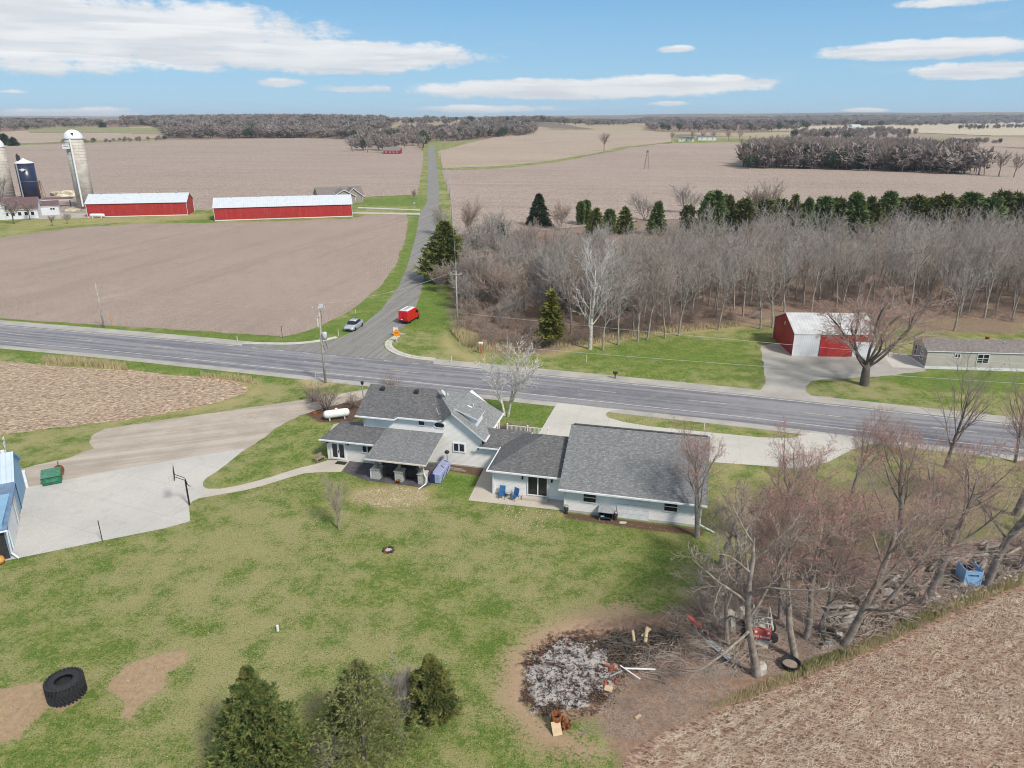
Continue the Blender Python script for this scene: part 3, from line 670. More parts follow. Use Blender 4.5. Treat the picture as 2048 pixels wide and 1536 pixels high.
# gravel drive, pad, walks
sheet('gravel_drive', [(735, 778), (700, 784), (660, 792), (600, 801), (560, 807), (500, 815), (421, 827), (330, 840), (262, 850), (212, 858), (188, 868), (180, 885), (186, 897), (140, 915), (90, 926), (50, 936), (30, 940), (-60, 955), (-60, 1010), (60, 982), (200, 950), (350, 926), (487, 903), (520, 882), (560, 852), (600, 831), (640, 818), (722, 800), (745, 790)], .020, M['gravel'], .22, .7, 5)
sheet('parking_pad', [(487, 897), (350, 920), (230, 941), (130, 960), (65, 973), (-40, 993), (-60, 1140), (20, 1120), (100, 1104), (200, 1083), (330, 1057), (380, 1043), (379, 1025), (377, 1011), (385, 1003), (400, 996), (425, 990), (415, 978), (406, 973), (406, 965), (412, 957), (430, 946), (452, 930), (475, 911), (489, 899)], .026, M['pad'])
sheet('garden_path', [(410, 978), (440, 978), (470, 973), (500, 966), (540, 955), (570, 945), (600, 936), (630, 929), (655, 921), (700, 921), (682, 944.5), (640, 945), (610, 947), (570, 958), (530, 971), (490, 981), (450, 988), (400, 997)], .031, M['walk'])
sheet('driveway', [(1114.6, 806), (1250, 821), (1233, 820.5), (1216, 824), (1211, 829), (1216, 835), (1245, 844), (1282, 850), (1300, 853), (1410, 864), (1519, 875), (1581, 876.5), (1605, 870), (1612, 865), (1680, 871), (1757, 882), (1850, 892), (1760, 886), (1738, 889), (1705, 899), (1680, 912), (1655, 925), (1625, 932), (1590, 937), (1500, 930), (1415, 924), (1150, 905), (1074, 873)], .026, M['drive'])
sheet('gravel_drive', [(1521, 691), (1563, 686), (1590, 690), (1760, 700), (1850, 720), (1851, 743), (1771, 752), (1674, 758), (1640, 759), (1622, 764), (1611, 774), (1613, 784), (1635, 798), (1674, 806), (1500, 790), (1525, 778), (1530, 766), (1528, 739)], .020, M['gravel_grey'], .3, 1.0, 7)
sheet('concrete_apron', [(1765, 708), (1812, 708), (1851, 737), (1785, 735)], .026, M['drive'])
sheet('farm_drive', [(716, 414), (840, 419), (840, 421), (716, 416.5)], .03, M['drive'], world=False)
sheet('farm_drive', [(700, 424.5), (840, 426), (840, 429.5), (700, 427)], .03, M['drive'])
sheet('farm_yard', [(-100, 408), (130, 406), (178, 408), (178, 436), (100, 438), (0, 440), (-100, 440)], .02, M['gravel_grey'])
sheet('farm_track', [(904, 497), (1130, 498), (1130, 503), (904, 502)], .03, M['drive'])
# ------------------------------------------------------------------ buildings
GV = Vector((4.64, 56.85, 0)); HA = R(-13.5)
HU = Vector((math.cos(HA), math.sin(HA), 0)); HV = Vector((-math.sin(HA), math.cos(HA), 0))
def HW(u, v, z=0): return GV+HU*u+HV*v+Vector((0, 0, z))
def window(par, u0, u1, z0, z1, face, axis='v', sash=None, mull=None, fr=.09, sgn=-1, name='window', grille=None):
    """window on a wall at coordinate `face` (axis v: wall runs along u; axis u: wall runs along v); sgn = outward"""
    def bx(mb, a0, a1, c0, c1, d0, d1):
        lo, hi = sorted((face+sgn*d0, face+sgn*d1))
        if axis == 'v': mb.b2(a0, a1, lo, hi, c0, c1)
        else: mb.b2(lo, hi, a0, a1, c0, c1)
    f = MB(); o = .07
    bx(f, u0, u1, z1-fr, z1, -.02, o); bx(f, u0, u1, z0, z0+fr, -.02, o); bx(f, u0, u0+fr, z0+fr, z1-fr, -.02, o); bx(f, u1-fr, u1, z0+fr, z1-fr, -.02, o)
    for x in (mull or []): bx(f, x-fr*.5, x+fr*.5, z0+fr, z1-fr, -.02, o-.01)
    for z in (sash or []): bx(f, u0+fr, u1-fr, z-.03, z+.03, -.02, o-.012)
    wo_ = f.build(name, M['white'], par)
    g = MB(); bx(g, u0+fr*.9, u1-fr*.9, z0+fr*.9, z1-fr*.9, -.01, .02); g.build('pane', M['glass'], wo_)
    return wo_
def roofslab(name, polys, m, par, th=.16, fascia='white'):
    mb = MB()
    for p in polys:
        mb.prism(p, (0, 0, -th), 0, 1)
    return mb.build(name, [m, M[fascia]], par, uv=True)
def ribs(mb, *a): pass
house = thing('house', 'long white-sided farmhouse with grey shingle roofs, covered patio and attached garage', 'house', GV, HA)
# garage
w = MB(); w.b2(0, 11.75, 0, 12, 0, 2.55)
w.add([(0, 0, 2.55), (0, 12, 2.55), (0, 6, 5.55)], [(0, 1, 2)]); w.add([(11.75, 0, 2.55), (11.75, 12, 2.55), (11.75, 6, 5.55)], [(0, 2, 1)])
w.build('wall', M['siding'], house, uv=True)
f = MB(); f.b2(-.04, 11.79, -.04, 12.04, -.02, .22); f.build('foundation', M['concrete'], house)
s = (5.92-2.48)/6.58
roofslab('roof', [[(-.45, -.58, 2.48), (12.2, -.58, 2.48), (12.2, 6, 5.92), (-.45, 6, 5.92)], [(-.45, 6.001, 5.92), (12.2, 6.001, 5.92), (12.2, 12.58, 2.48), (-.45, 12.58, 2.48)]], M['shingle'], house)
g = MB()
g.b2(-.45, 12.2, -.70, -.59, 2.33, 2.47); g.build('gutter', M['white'], house)
for u in (-.02, 11.72):
    g = MB(); g.b2(u, u+.09, -.09, -.003, .05, 2.35); g.build('downspout' if u > 5 else 'corner_trim', M['white'], house)
g = MB(); g.tube([(11.8, -.2, .35), (13.0, -.75, .08)], .06, 6); g.build('downspout', M['white'], house)
g = MB(); g.b2(-.2, 12.0, 5.88, 6.12, 5.9, 5.96); g.build('ridge_cap', M['shingle_dark'], house)
window(house, 1.62, 2.88, 1.12, 2.22, 0, sash=[1.67]); window(house, 8.6, 9.86, 1.16, 2.2, 0, sash=[1.68])
d = MB(); d.b2(4.68, 7.45, -.05, .01, .05, 2.28); dd = d.build('overhead_door', M['white'], house)
for k in range(4):
    p = MB(); p.b2(4.84+k*.68, 5.3+k*.68, -.08, -.051, 2.0, 2.17); p.build('pane', M['glass'], dd)
p = MB(); [p.b2(4.70, 7.43, -.058, -.051, .05+.45*k, .065+.45*k) for k in (1, 2, 3, 4)]; p.build('panel_groove', M['greymetal'], dd)
# annex
w = MB(); w.b2(-6.9, -.003, 1.6, 9.4, 0, 2.62); w.build('wall', M['siding'], house, uv=True)
f = MB(); f.b2(-6.94, -.05, 1.56, 9.4, -.02, .18); f.build('foundation', M['concrete'], house)
e = (-7.3, 1.12, 9.9); zr = 4.78; ze = 2.66
roofslab('roof', [[(-7.35, 1.12, ze), (-.02, 1.12, ze), (-.02, 5.5, zr), (-2.95, 5.5, zr)], [(-7.352, 1.12, ze), (-2.952, 5.5, zr), (-7.352, 9.9, ze)],
                  [(-7.35, 9.9, ze), (-2.95, 5.502, zr), (-.02, 5.502, zr), (-.02, 9.9, ze)]], M['shingle_dark'], house)
g = MB(); g.b2(-7.35, -.46, 1.0, 1.11, 2.52, 2.65); g.b2(-7.47, -7.36, 1.0, 6.2, 2.52, 2.65); g.build('gutter', M['white'], house)
g = MB(); g.b2(-7.0, -6.8, 1.5, 1.597, .05, 2.5); g.build('downspout', M['white'], house)
pd = window(house, -3.72, -1.78, .32, 2.32, 1.6, mull=[-2.72], name='patio_door', fr=.1)
p = MB(); p.b2(-4.1, -1.7, 1.0, 1.595, .03, .26); p.build('step', M['walk'], house)
for u in (-4.15, -1.42):
    p = MB(); p.b2(u-.06, u+.06, 1.45, 1.598, 1.95, 2.2); p.lathe([(.03, 0), (.09, .05), (.09, .16), (.02, .24)], 10, (u, 1.42, 1.9)); p.build('wall_lamp', M['dark'], house)
# link
w = MB(); w.b2(-9.45, -6.902, 6.42, 10.4, 0, 2.5); w.build('wall', M['siding'], house, uv=True)
roofslab('roof', [[(-9.5, 6.0, 2.52), (-7.0, 6.0, 2.52), (-4.6, 8.35, 3.62), (-9.5, 8.35, 3.62)], [(-9.5, 8.352, 3.62), (-4.6, 8.352, 3.62), (-7, 10.8, 2.5), (-9.5, 10.8, 2.5)]], M['shingle_dark'], house)
g = MB(); g.b2(-9.9, -7.0, 5.88, 5.99, 2.4, 2.52); g.build('gutter', M['white'], house)
# main block
w = MB(); zl = 4.78
w.b2(-21.9, -13.6, 6.4, 13.6, 0, 4.72)
w.add([(-21.9, 6.4, 4.72), (-21.9, 13.6, 4.72), (-21.9, 10, 6.45)], [(0, 1, 2)])
w.prism([(-13.599, 6.4, 0), (-9.4, 6.4, 0), (-9.4, 6.4, 3.42), (-12.3, 6.4, 5.72), (-13.3, 6.4, 4.93), (-13.599, 6.4, 4.8)], (0, 6.6, 0))
w.build('wall', M['siding'], house, uv=True)
f = MB(); f.b2(-21.94, -9.36, 6.36, 13.0, -.02, .15); f.build('foundation', M['concrete'], house)
A = (-15.2, 10, 6.62); V0 = (-13.35, 5.98, 5.02); PK = (-12.3, 5.9, 5.93); B = (-12.3, 9.8, 5.97)
roofslab('roof', [[(-22.5, 5.8, 4.70), (-18.3, 5.8, 4.70), (-18.0, 6.1, 4.83), (-13.9, 6.1, 4.84), V0, A, (-22.5, 10, 6.62)],
                  ], M['shingle_dark'], house, .15)
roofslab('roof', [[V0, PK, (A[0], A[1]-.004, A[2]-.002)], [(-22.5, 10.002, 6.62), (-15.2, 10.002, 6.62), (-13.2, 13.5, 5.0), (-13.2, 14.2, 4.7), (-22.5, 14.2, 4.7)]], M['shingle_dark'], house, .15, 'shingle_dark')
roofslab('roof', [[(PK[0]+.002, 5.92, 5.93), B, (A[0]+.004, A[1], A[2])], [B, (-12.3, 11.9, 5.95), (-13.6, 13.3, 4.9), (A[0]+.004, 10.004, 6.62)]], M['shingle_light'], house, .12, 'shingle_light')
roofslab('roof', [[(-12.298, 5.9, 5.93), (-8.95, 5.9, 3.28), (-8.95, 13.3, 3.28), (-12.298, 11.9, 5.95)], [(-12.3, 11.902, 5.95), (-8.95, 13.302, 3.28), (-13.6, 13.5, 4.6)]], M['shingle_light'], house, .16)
# dormer
dm = MB(); dm.prism([(-12.2, 7.15, 4.9), (-10.05, 7.15, 3.9), (-10.05, 7.15, 4.93), (-12.2, 7.15, 5.8)], (0, 2.0, 0)); dmo = dm.build('dormer', M['white'], house)
roofslab('dormer_roof', [[(-12.32, 6.85, 6.02), (-9.85, 6.85, 5.02), (-9.85, 9.5, 5.02), (-12.32, 9.5, 6.02)]], M['shingle_light'], dmo, .13)
s = MB(); s.box((-10.55, 10.15, 4.74), (.75, .55, .16), ry=R(38)); so_ = s.build('skylight', M['dark'], house)
s = MB(); s.box((-10.50, 10.15, 4.83), (.62, .42, .03), ry=R(38)); s.build('pane', M['skylight'], so_)
s = MB(); s.box((-11.2, 8.6, 5.62), (.5, .18, .05), ry=R(22)); s.tube([(-11.0, 9.1, 5.4), (-11.0, 9.1, 5.75)], .05, 8); s.build('roof_vent', M['white'], house)
for u in (-20.9, -17.15):
    s = MB(); s.box((u, 9.35, 6.46), (.5, .5, .3), rx=R(12), taper=.75); s.build('roof_vent', M['dark'], house)
s = MB(); s.tube([(-13.75, 9.3, 6.15), (-13.75, 9.3, 6.6)], .06, 8); s.tube([(-13.75, 9.3, 6.0), (-13.75, 9.3, 6.2)], .1, 8); s.build('vent_pipe', M['white'], house)
g = MB(); g.b2(-22.5, -18.3, 5.68, 5.79, 4.56, 4.68); g.b2(-18.0, -13.9, 5.98, 6.09, 4.68, 4.81); g.build('gutter', M['white'], house)
g = MB(); g.b2(-9.46, -9.36, 6.28, 6.397, 2.6, 3.35); g.build('downspout', M['white'], house)
g = MB(); g.b2(-21.86, -21.77, 6.3, 6.398, 3.2, 4.6); g.build('downspout', M['white'], house)
g = MB(); g.tube([(-8.86, 5.9, 3.18), (-8.86, 13.3, 3.18)], .07, 6); g.build('gutter', M['white'], house)
g = MB(); g.tube([(-8.86, 13.2, 3.1), (-9.3, 13.1, 2.6), (-9.3, 13.1, .1)], .05, 6); g.build('downspout', M['white'], house)
window(house, -16.0, -15.2, 4.0, 4.72, 6.4, fr=.1)
ov = MB(); oct_ = [(-.62, -.16), (-.4, -.36), (.4, -.36), (.62, -.16), (.62, .16), (.4, .36), (-.4, .36), (-.62, .16)]
ov.prism([(-13.72+x, 6.33, 4.28+z) for x, z in oct_], (0, .08, 0)); oo = ov.build('oval_window', M['white'], house)
ov = MB(); ov.prism([(-13.72+x*.8, 6.315, 4.28+z*.62) for x, z in oct_], (0, .01, 0)); ov.build('pane', M['glass'], oo)
window(house, -12.4, -11.1, 1.5, 2.55, 6.4, mull=[-11.75], fr=.12)
wd = window(house, 10.3, 11.3, .3, 2.3, -9.4, axis='u', sgn=1, name='side_door'); window(house, 8.7, 9.2, 1.4, 2.2, -9.4, axis='u', sgn=1)
window(house, 11.6, 12.3, 1.2, 2.3, -9.4, axis='u', sgn=1)
s = MB(); s.box((-9.6, 5.95, 2.35), (.16, .16, .16)); s.build('wall_lamp', M['dark'], house)
s = MB(); s.box((-10.9, 7.1, 4.62), (.28, .2, .22)); s.tube([(-10.9, 7.1, 4.4), (-10.9, 7.1, 4.6)], .04, 6); s.build('flood_lamp', M['black'], house)
# sunroom
w = MB(); w.b2(-25.4, -19.5, 4.8, 9.0, 0, 2.35); w.add([(-25.4, 4.8, 2.35), (-25.4, 9.0, 2.35), (-25.4, 6.6, 3.1)], [(0, 1, 2)]); w.build('wall', M['siding_warm'], house, uv=True)
roofslab('roof', [[(-25.85, 4.25, 2.42), (-19.2, 4.25, 2.42), (-19.2, 6.35, 3.36), (-24.5, 6.35, 3.36)], [(-24.5, 6.352, 3.36), (-21.92, 6.352, 3.36), (-21.92, 9.3, 2.35), (-25.85, 9.3, 2.35)], [(-25.852, 4.25, 2.42), (-24.502, 6.35, 3.36), (-25.852, 9.3, 2.35)]], M['shingle_dark'], house, .14)
g = MB(); g.b2(-25.9, -19.45, 4.13, 4.24, 2.28, 2.41); g.build('gutter', M['white'], house)
dd = window(house, -25.0, -23.3, .08, 2.02, 4.8, mull=[-24.15], name='french_door', fr=.2)
h = MB(); h.box((-24.1, 4.7, 1.0), (.06, .05, .25)); h.build('handle', M['dark'], dd)
window(house, -21.55, -19.6, 1.1, 2.0, 4.8, mull=[-20.95], fr=.12)
for u in (-25.25, -23.0):
    p = MB(); p.box((u, 4.7, 1.95), (.14, .16, .26)); p.build('wall_lamp', M['dark'], house)
# canopy
roofslab('canopy_roof', [[(-19.45, 1.0, 2.52), (-13.3, 1.0, 2.52), (-13.3, 6.36, 3.42), (-19.45, 6.36, 3.42)]], M['shingle'], house, .18, 'offwhite')
g = MB(); g.b2(-19.45, -13.3, .89, .99, 2.38, 2.5); g.build('gutter', M['offwhite'], house)
p = MB(); p.b2(-19.2, -13.5, 1.95, 2.15, 2.2, 2.44); p.build('beam', M['wood'], house)
for u in (-18.75, -16.4, -14.05):
    p = MB(); p.b2(u-.13, u+.13, 1.95, 2.2, 1.15, 2.3); po = p.build('post', M['wood'], house)
    p = MB(); p.box((u, 2.07, .53), (.78, .78, 1.06)); pp = p.build('pillar_base', M['stone'], po)
    p = MB(); p.box((u, 2.07, 1.1), (.92, .92, .1)); p.build('pillar_cap', M['concrete'], po)
g = MB(); g.tube([(-13.9, .94, 2.35), (-13.9, 1.1, 2.1), (-13.75, 1.5, 2.0), (-13.7, 1.55, 1.2), (-13.5, 1.5, .9), (-13.5, 1.35, .35), (-14.0, .6, .08)], .055, 7); g.build('downspout', M['white'], house)
sheet('patio', [tuple(HW(*p))[:2]+(0,) for p in ((-25.3, 4.78), (-9.6, 6.38), (-13.2, 5.9), (-13.3, 1.35), (-14.5, 1.05), (-19.8, 1.5), (-22.3, 2.6), (-23.0, 4.78))][1:] if False else [tuple(HW(*p))[:2]+(0,) for p in ((-23.0, 4.7), (-22.6, 2.5), (-21.5, 2.0), (-19.6, 1.25), (-13.6, 1.15), (-13.2, 2.0), (-13.0, 6.3), (-19.4, 6.3), (-19.4, 4.75))], .028, M['paver'])
sheet('patio', [tuple(HW(*p))[:2]+(0,) for p in ((-9.2, 6.35), (-8.85, -.2), (-.1, 0.0), (-.05, 1.55), (-6.95, 1.55), (-6.95, 6.35))], .028, M['walk'])
# things around the house
def patio_chair(name, label, u, v, rz, group):
    t = thing(name, label, 'chair', HW(u, v, .03), HA+rz, group)
    b = MB(); b.box((0, 0, .40), (.55, .52, .05)); b.build('seat', M['blue'], t)
    b = MB(); b.box((0, .30, .75), (.55, .05, .72), rx=R(-14)); b.build('backrest', M['blue'], t)
    for sx in (-.28, .28):
        b = MB(); b.tube([(sx, -.26, 0), (sx, -.28, .6), (sx, .22, .62)], .02, 6); b.tube([(sx, -.28, .4), (sx*1.0, .22, .4), (sx, .34, 0)], .02, 6); b.build('side_frame', M['black'], t)
    return t
c = patio_chair('patio_chair', 'blue sling patio chair, the left one beside the little mesh table, back to the wall', -5.95, .95, R(4), 'patio chairs')
d_ = copy_tree(c); d_['label'] = 'blue sling patio chair, the one nearer the sliding door, turned slightly inward'; d_.location = HW(-4.75, .85, .03); d_.rotation_euler.z = HA+R(-28)
t = thing('side_table', 'small round wire mesh table between the two blue chairs', 'table', HW(-5.4, 1.2, .03), HA)
b = MB(); b.lathe([(.24, .45), (.25, .45), (.25, .48), (.24, .48)], 18); b.build('table_top', M['greymetal'], t)
for k in range(4):
    a = k*math.pi/2+.4; b = MB(); b.tube([(.2*math.cos(a), .2*math.sin(a), .45), (.26*math.cos(a), .26*math.sin(a), 0)], .015, 5); b.build('leg', M['black'], t)
t = thing('smoker', 'black kettle grill in the corner where the link meets the annex', 'grill', HW(-7.4, 6.0, .03), HA)
b = MB(); b.lathe([(.05, .6), (.28, .68), (.36, .9), (.34, 1.1), (.2, 1.25), (.04, 1.3)], 18); b.build('kettle', M['black'], t, smooth=True)
for k in range(3):
    a = k*2.1; b = MB(); b.tube([(.15*math.cos(a), .15*math.sin(a), .7), (.3*math.cos(a), .3*math.sin(a), 0)], .02, 6); b.build('leg', M['greymetal'], t)
t = thing('covered_grill', 'lavender and navy fabric cover over a long bulky piece beside the last patio pillar', 'patio cover', HW(-12.9, 2.2, .02), HA)
b = MB(); pr = [(0, 0), (.95, 0), (1.0, .6), (.8, 1.0), (.1, 1.0)]
b.prism([(-.55, 0, 0), (.55, 0, 0), (.55, 0, .95), (-.35, 0, 1.0), (-.5, 0, .8)], (0, 3.2, 0)); o = b.build('cover', M['lav'], t, bevel=.08)
b = MB(); b.prism([(-.57, -.02, 0), (.0, -.02, 0), (.0, -.02, .95), (-.37, -.02, 1.02), (-.52, -.02, .8)], (0, .35, 0)); b.build('dark_panel', M['navy'], t, bevel=.03)
b = MB()
for k in range(2):
    b.tube([(.57, .2+k*1.3, .1), (.58, .8+k*1.3, .45), (.56, 1.2+k*1.3, .6), (.45, 1.5+k*1.3, .97), (.0, 1.9+k*1.1, 1.02)], .03, 5)
b.build('piping', M['navy'], t)
t = thing('patio_heater', 'round black hood standing behind the lavender cover against the wall', 'heater', HW(-12.8, 5.7, .02), HA)
b = MB(); b.lathe([(.22, 0), (.22, .1), (.03, .14), (.03, 1.55), (.2, 1.6), (.26, 1.7), (.16, 1.85), (.02, 1.9)], 16); b.build('body', M['black'], t, smooth=True)
b = MB(); b.lathe([(.2, .02), (.21, .5), (.12, .6)], 14, (0, 0, 0)); b.build('tank_cover', M['dark'], t)
def crosschair(label, u, v, rz):
    t = thing('wicker_chair', label, 'chair', HW(u, v, .03), HA+rz, 'dark chairs under the patio roof')
    b = MB(); b.box((0, 0, .35), (.85, .8, .3)); b.build('seat', M['dark'], t, bevel=.03)
    b = MB(); b.box((0, -.42, .62), (.95, .08, .75)); b.build('backrest', M['dark'], t, bevel=.02)
    b = MB()
    for s_ in (-1, 1): b.box((0, -.475, .58), (.06, .02, 1.0), ry=s_*R(45))
    b.box((0, -.475, .98), (.95, .03, .06)); b.box((0, -.475, .2), (.95, .03, .06)); b.build('cross_brace', M['black'], t)
    for s_ in (-1, 1): b = MB(); b.box((s_*.46, 0, .5), (.08, .85, .3)); b.build('armrest', M['dark'], t)
    return t
crosschair('dark square-backed chair with a crossed brace between the first and middle patio pillars', -17.55, 2.9, 0)
crosschair('dark square-backed chair with a crossed brace between the middle and last patio pillars', -15.2, 2.9, R(3))
t = thing('patio_table', 'low dark table in the shade of the patio roof', 'table', HW(-16.4, 4.4, .03), HA)
b = MB(); b.box((0, 0, .45), (1.3, .8, .06)); b.build('table_top', M['dark'], t)
for sx in (-.55, .55):
    for sy in (-.3, .3): b = MB(); b.box((sx, sy, .21), (.06, .06, .42)); b.build('leg', M['black'], t)
t = thing('flower_pot', 'small rust brown pot on the paving in front of the middle pillar', 'pot', HW(-16.35, 1.45, .03))
b = MB(); b.lathe([(.12, 0), (.18, .3), (.2, .32), (.16, .32), (.14, .2)], 14); b.build('pot', M['rust'], t, smooth=True)
t = thing('door_mat', 'black mat lying in front of the white french doors', 'door mat', HW(-23.6, 4.1, .036), HA)
b = MB(); b.box((0, 0, .012), (1.1, .65, .024)); b.build('mat', M['black'], t)
b = MB(); b.box((0, 0, .45), (.4, .32, .9)); b.box((0, 0, .92), (.45, .36, .06))
t = tag(b.build('column_box', M['white'], None, loc=HW(-19.15, 1.9, .03), rz=HA), 'white narrow box standing against the first patio pillar', 'box')
t = thing('garden_bench', 'weathered brown bench pushed against the left corner of the sunroom', 'bench', HW(-25.9, 4.0, .0), HA+R(70))
b = MB(); [b.box((0, -.15+.15*k, .42), (1.0, .12, .04)) for k in range(3)]; b.build('seat', M['wood'], t)
b = MB(); [b.box((0, .25, .58+.16*k), (1.0, .03, .12)) for k in range(2)]; b.build('backrest', M['wood'], t)
for sx in (-.45, .45): b = MB(); b.box((sx, 0, .2), (.06, .4, .4)); b.build('leg', M['wood'], t)
def pump(label, u, v, s=1):
    t = thing('garden_urn', label, 'urn', HW(u, v, 0), HA, 'dark urns along the garage wall', s)
    b = MB(); b.lathe([(.16, 0), (.2, .05), (.12, .15), (.2, .35), (.22, .5), (.13, .62), (.13, .68)], 16); b.build('body', M['dark'], t, smooth=True)
    b = MB(); b.lathe([(.15, .66), (.16, .74), (.02, .8)], 16); b.build('lid', M['greymetal'], t, smooth=True)
    b = MB(); b.tube([(-.16, 0, .62), (-.16, 0, .86), (.16, 0, .86), (.16, 0, .62)], .018, 6); b.build('handle', M['black'], t)
pump('dark lidded urn at the garage corner beside the patio edge', .25, -.35); pump('dark lidded urn standing right beside the raised grey box', 4.6, -.4)
t = thing('cat_shelter', 'dark open-fronted box on legs with a grey lid against the garage wall', 'shelter', HW(3.8, -.5, 0), HA)
b = MB(); b.b2(-.6, .6, .3, .34, .3, .95); b.b2(-.6, -.56, -.4, .3, .3, .95); b.b2(.56, .6, -.4, .3, .3, .95); b.b2(-.6, .6, -.4, .34, .26, .3); b.build('box', M['dark'], t)
b = MB(); b.box((0, -.05, 1.0), (1.35, .95, .06), rx=R(14)); b.build('lid', M['greymetal'], t)
for sx in (-.55, .55):
    for sy in (-.35, .3): b = MB(); b.box((sx, sy, .14), (.06, .06, .28)); b.build('leg', M['greymetal'], t)
b = MB(); b.box((-.3, -.2, .38), (.35, .2, .12), rz=.4); b.build('blue_bag', M['skyblue'], t, bevel=.03)
def rockmesh(name, loc, sx, sy, sz, m, seed, label, cat, group=None, rz=0):
    import bmesh
    bm = bmesh.new(); bmesh.ops.create_icosphere(bm, subdivisions=2, radius=1)
    for v in bm.verts:
        n = noise.noise(v.co*1.3+Vector((seed*3.1, 0, 0)))*.45+noise.noise(v.co*3+Vector((seed, 5, 0)))*.18
        v.co = v.co*(1+n); v.co.x *= sx; v.co.y *= sy; v.co.z = max(-.3, v.co.z)*sz
    me = bpy.data.meshes.new(name); bm.to_mesh(me); bm.free(); me.materials.append(m)
    o = bpy.data.objects.new(name, me); link(o); o.location = loc; o.rotation_euler = (0, 0, rz); return tag(o, label, cat, group)
rockmesh('paving_stone', HW(5.3, -.8, .03), .35, .2, .06, M['concrete'], 3, 'flat pale stone lying right of the second urn', 'stone')
b = MB(); b.b2(0, 2.2, -.08, .08, .0, .14); b.b2(.2, 1.8, .25, .40, .0, .12); b.b2(.1, 1.2, .0, .12, .14, .24)
tag(b.build('timber_pile', M['wood'], loc=HW(-12.9, 5.3, .02), rz=HA-R(4)), 'few old boards lying along the wall bed below the double window', 'boards')
# dishes on the roof
t = thing('satellite_dish', 'pale satellite dish on a tripod mast on the shingle roof near the gable peak', 'satellite dish', HW(-13.95, 8.6, 5.95), HA)
b = MB(); b.tube([(0, 0, -.1), (0, 0, .75)], .03, 6); b.tube([(-.35, -.3, -.2), (0, 0, .5)], .02, 5); b.tube([(.35, -.35, -.25), (0, 0, .5)], .02, 5); b.build('mast', M['dish'], t)
b = MB(); vs = MB()
prof = [(0.0, 0.08), (.12, .07), (.25, .03), (.34, -.02), (.34, -.035), (.25, .01), (0.0, .06)]
b.lathe(prof, 20); o = b.build('reflector', M['dish'], t, smooth=True); o.location = (.05, .0, .95); o.rotation_euler = (R(55), 0, R(100)); o.scale = (1, 1.15, 1)
b = MB(); b.tube([(0, 0, .55), (.55, -.1, .7)], .018, 5); b.box((.55, -.1, .73), (.1, .08, .1)); b.build('arm', M['dish'], t)
t = thing('roof_antenna', 'small bent antenna mast below the satellite dish near the roof eave', 'antenna', HW(-13.9, 6.75, 5.0), HA)
b = MB(); b.tube([(0, 0, -.1), (-.05, 0, .35), (-.2, 0, .95)], .03, 6); b.tube([(0, 0, .3), (.45, .05, .4)], .02, 5); b.lathe([(.02, 0), (.09, .03), (.1, .06)], 10, (.45, .05, .4)); b.build('mast', M['dish'], t)
# white picket fence by the front door
t = thing('railing_fence', 'white vinyl picket railing beside the front door behind the low roof', 'fence', HW(-9.0, 15.4, 0), HA)
L = 4.6
for k in range(3): b = MB(); b.box((k*L/2, 0, .55), (.13, .13, 1.1)); b.lathe([(.08, 1.1), (.1, 1.13), (.01, 1.2)], 4, (k*L/2, 0, 0)); b.build('post', M['white'], t)
b = MB(); b.b2(.07, L-.07, -.03, .03, .9, .97); b.b2(.07, L-.07, -.03, .03, .12, .19); b.build('rail', M['white'], t)
b = MB(); [b.box((.18+k*.145, 0, .55), (.045, .03, .72)) for k in range(30)]; b.build('pickets', M['white'], t)
# propane tank
t = thing('propane_tank', 'white horizontal propane tank on the brown mulch bed under the shrub', 'tank', (G(674, 838).x, G(674, 838).y, 0), R(20))
b = MB(); pr = [(.0, -1.5), (.22, -1.47), (.38, -1.36), (.46, -1.2), (.48, -1.0), (.48, 1.0), (.46, 1.2), (.38, 1.36), (.22, 1.47), (0, 1.5)]
b.lathe(pr, 24, (0, 0, .72), axis='X'); b.build('vessel', M['white'], t, smooth=True)
b = MB(); b.lathe([(.16, 1.14), (.17, 1.3), (.12, 1.36), (.02, 1.38)], 16); b.build('dome_cover', M['white'], t, smooth=True)
for x in (-.85, .85): b = MB(); b.box((x, 0, .15), (.16, .7, .34)); b.build('foot', M['concrete'], t)

# ------------------------------------------------------------------ generic gabled building from 4 ground points
def frame(name, label, cat, p0, p1, group=None):
    a = G(*p0); c = G(*p1); d = c-a; t = thing(name, label, cat, (a.x, a.y, a.z), math.atan2(d.y, d.x), group); return t, d.xy.length
def gable(par, L, D, ze, zr, mw, mr, oh=.3, th=.12, vr=None, x0=0, y0=0, fascia='white', z0=0, wname='wall', rname='roof', mg=None):
    vr = D/2 if vr is None else vr
    w = MB(); w.b2(x0, x0+L, y0, y0+D, z0, ze)
    for x in (x0+.002, x0+L-.002): w.add([(x, y0, ze), (x, y0+D, ze), (x, y0+vr, zr-.12)], [(0, 1, 2)])
    w.build(wname, mw, par, uv=True)
    s1_ = (zr-ze)/vr; s2_ = (zr-ze)/(D-vr)
    return roofslab(rname, [[(x0-oh, y0-oh, ze-s1_*oh+.06), (x0+L+oh, y0-oh, ze-s1_*oh+.06), (x0+L+oh, y0+vr, zr+.06), (x0-oh, y0+vr, zr+.06)],
                     [(x0-oh, y0+vr+.002, zr+.06), (x0+L+oh, y0+vr+.002, zr+.06), (x0+L+oh, y0+D+oh, ze-s2_*oh+.06), (x0-oh, y0+D+oh, ze-s2_*oh+.06)]], mr, par, th, fascia)
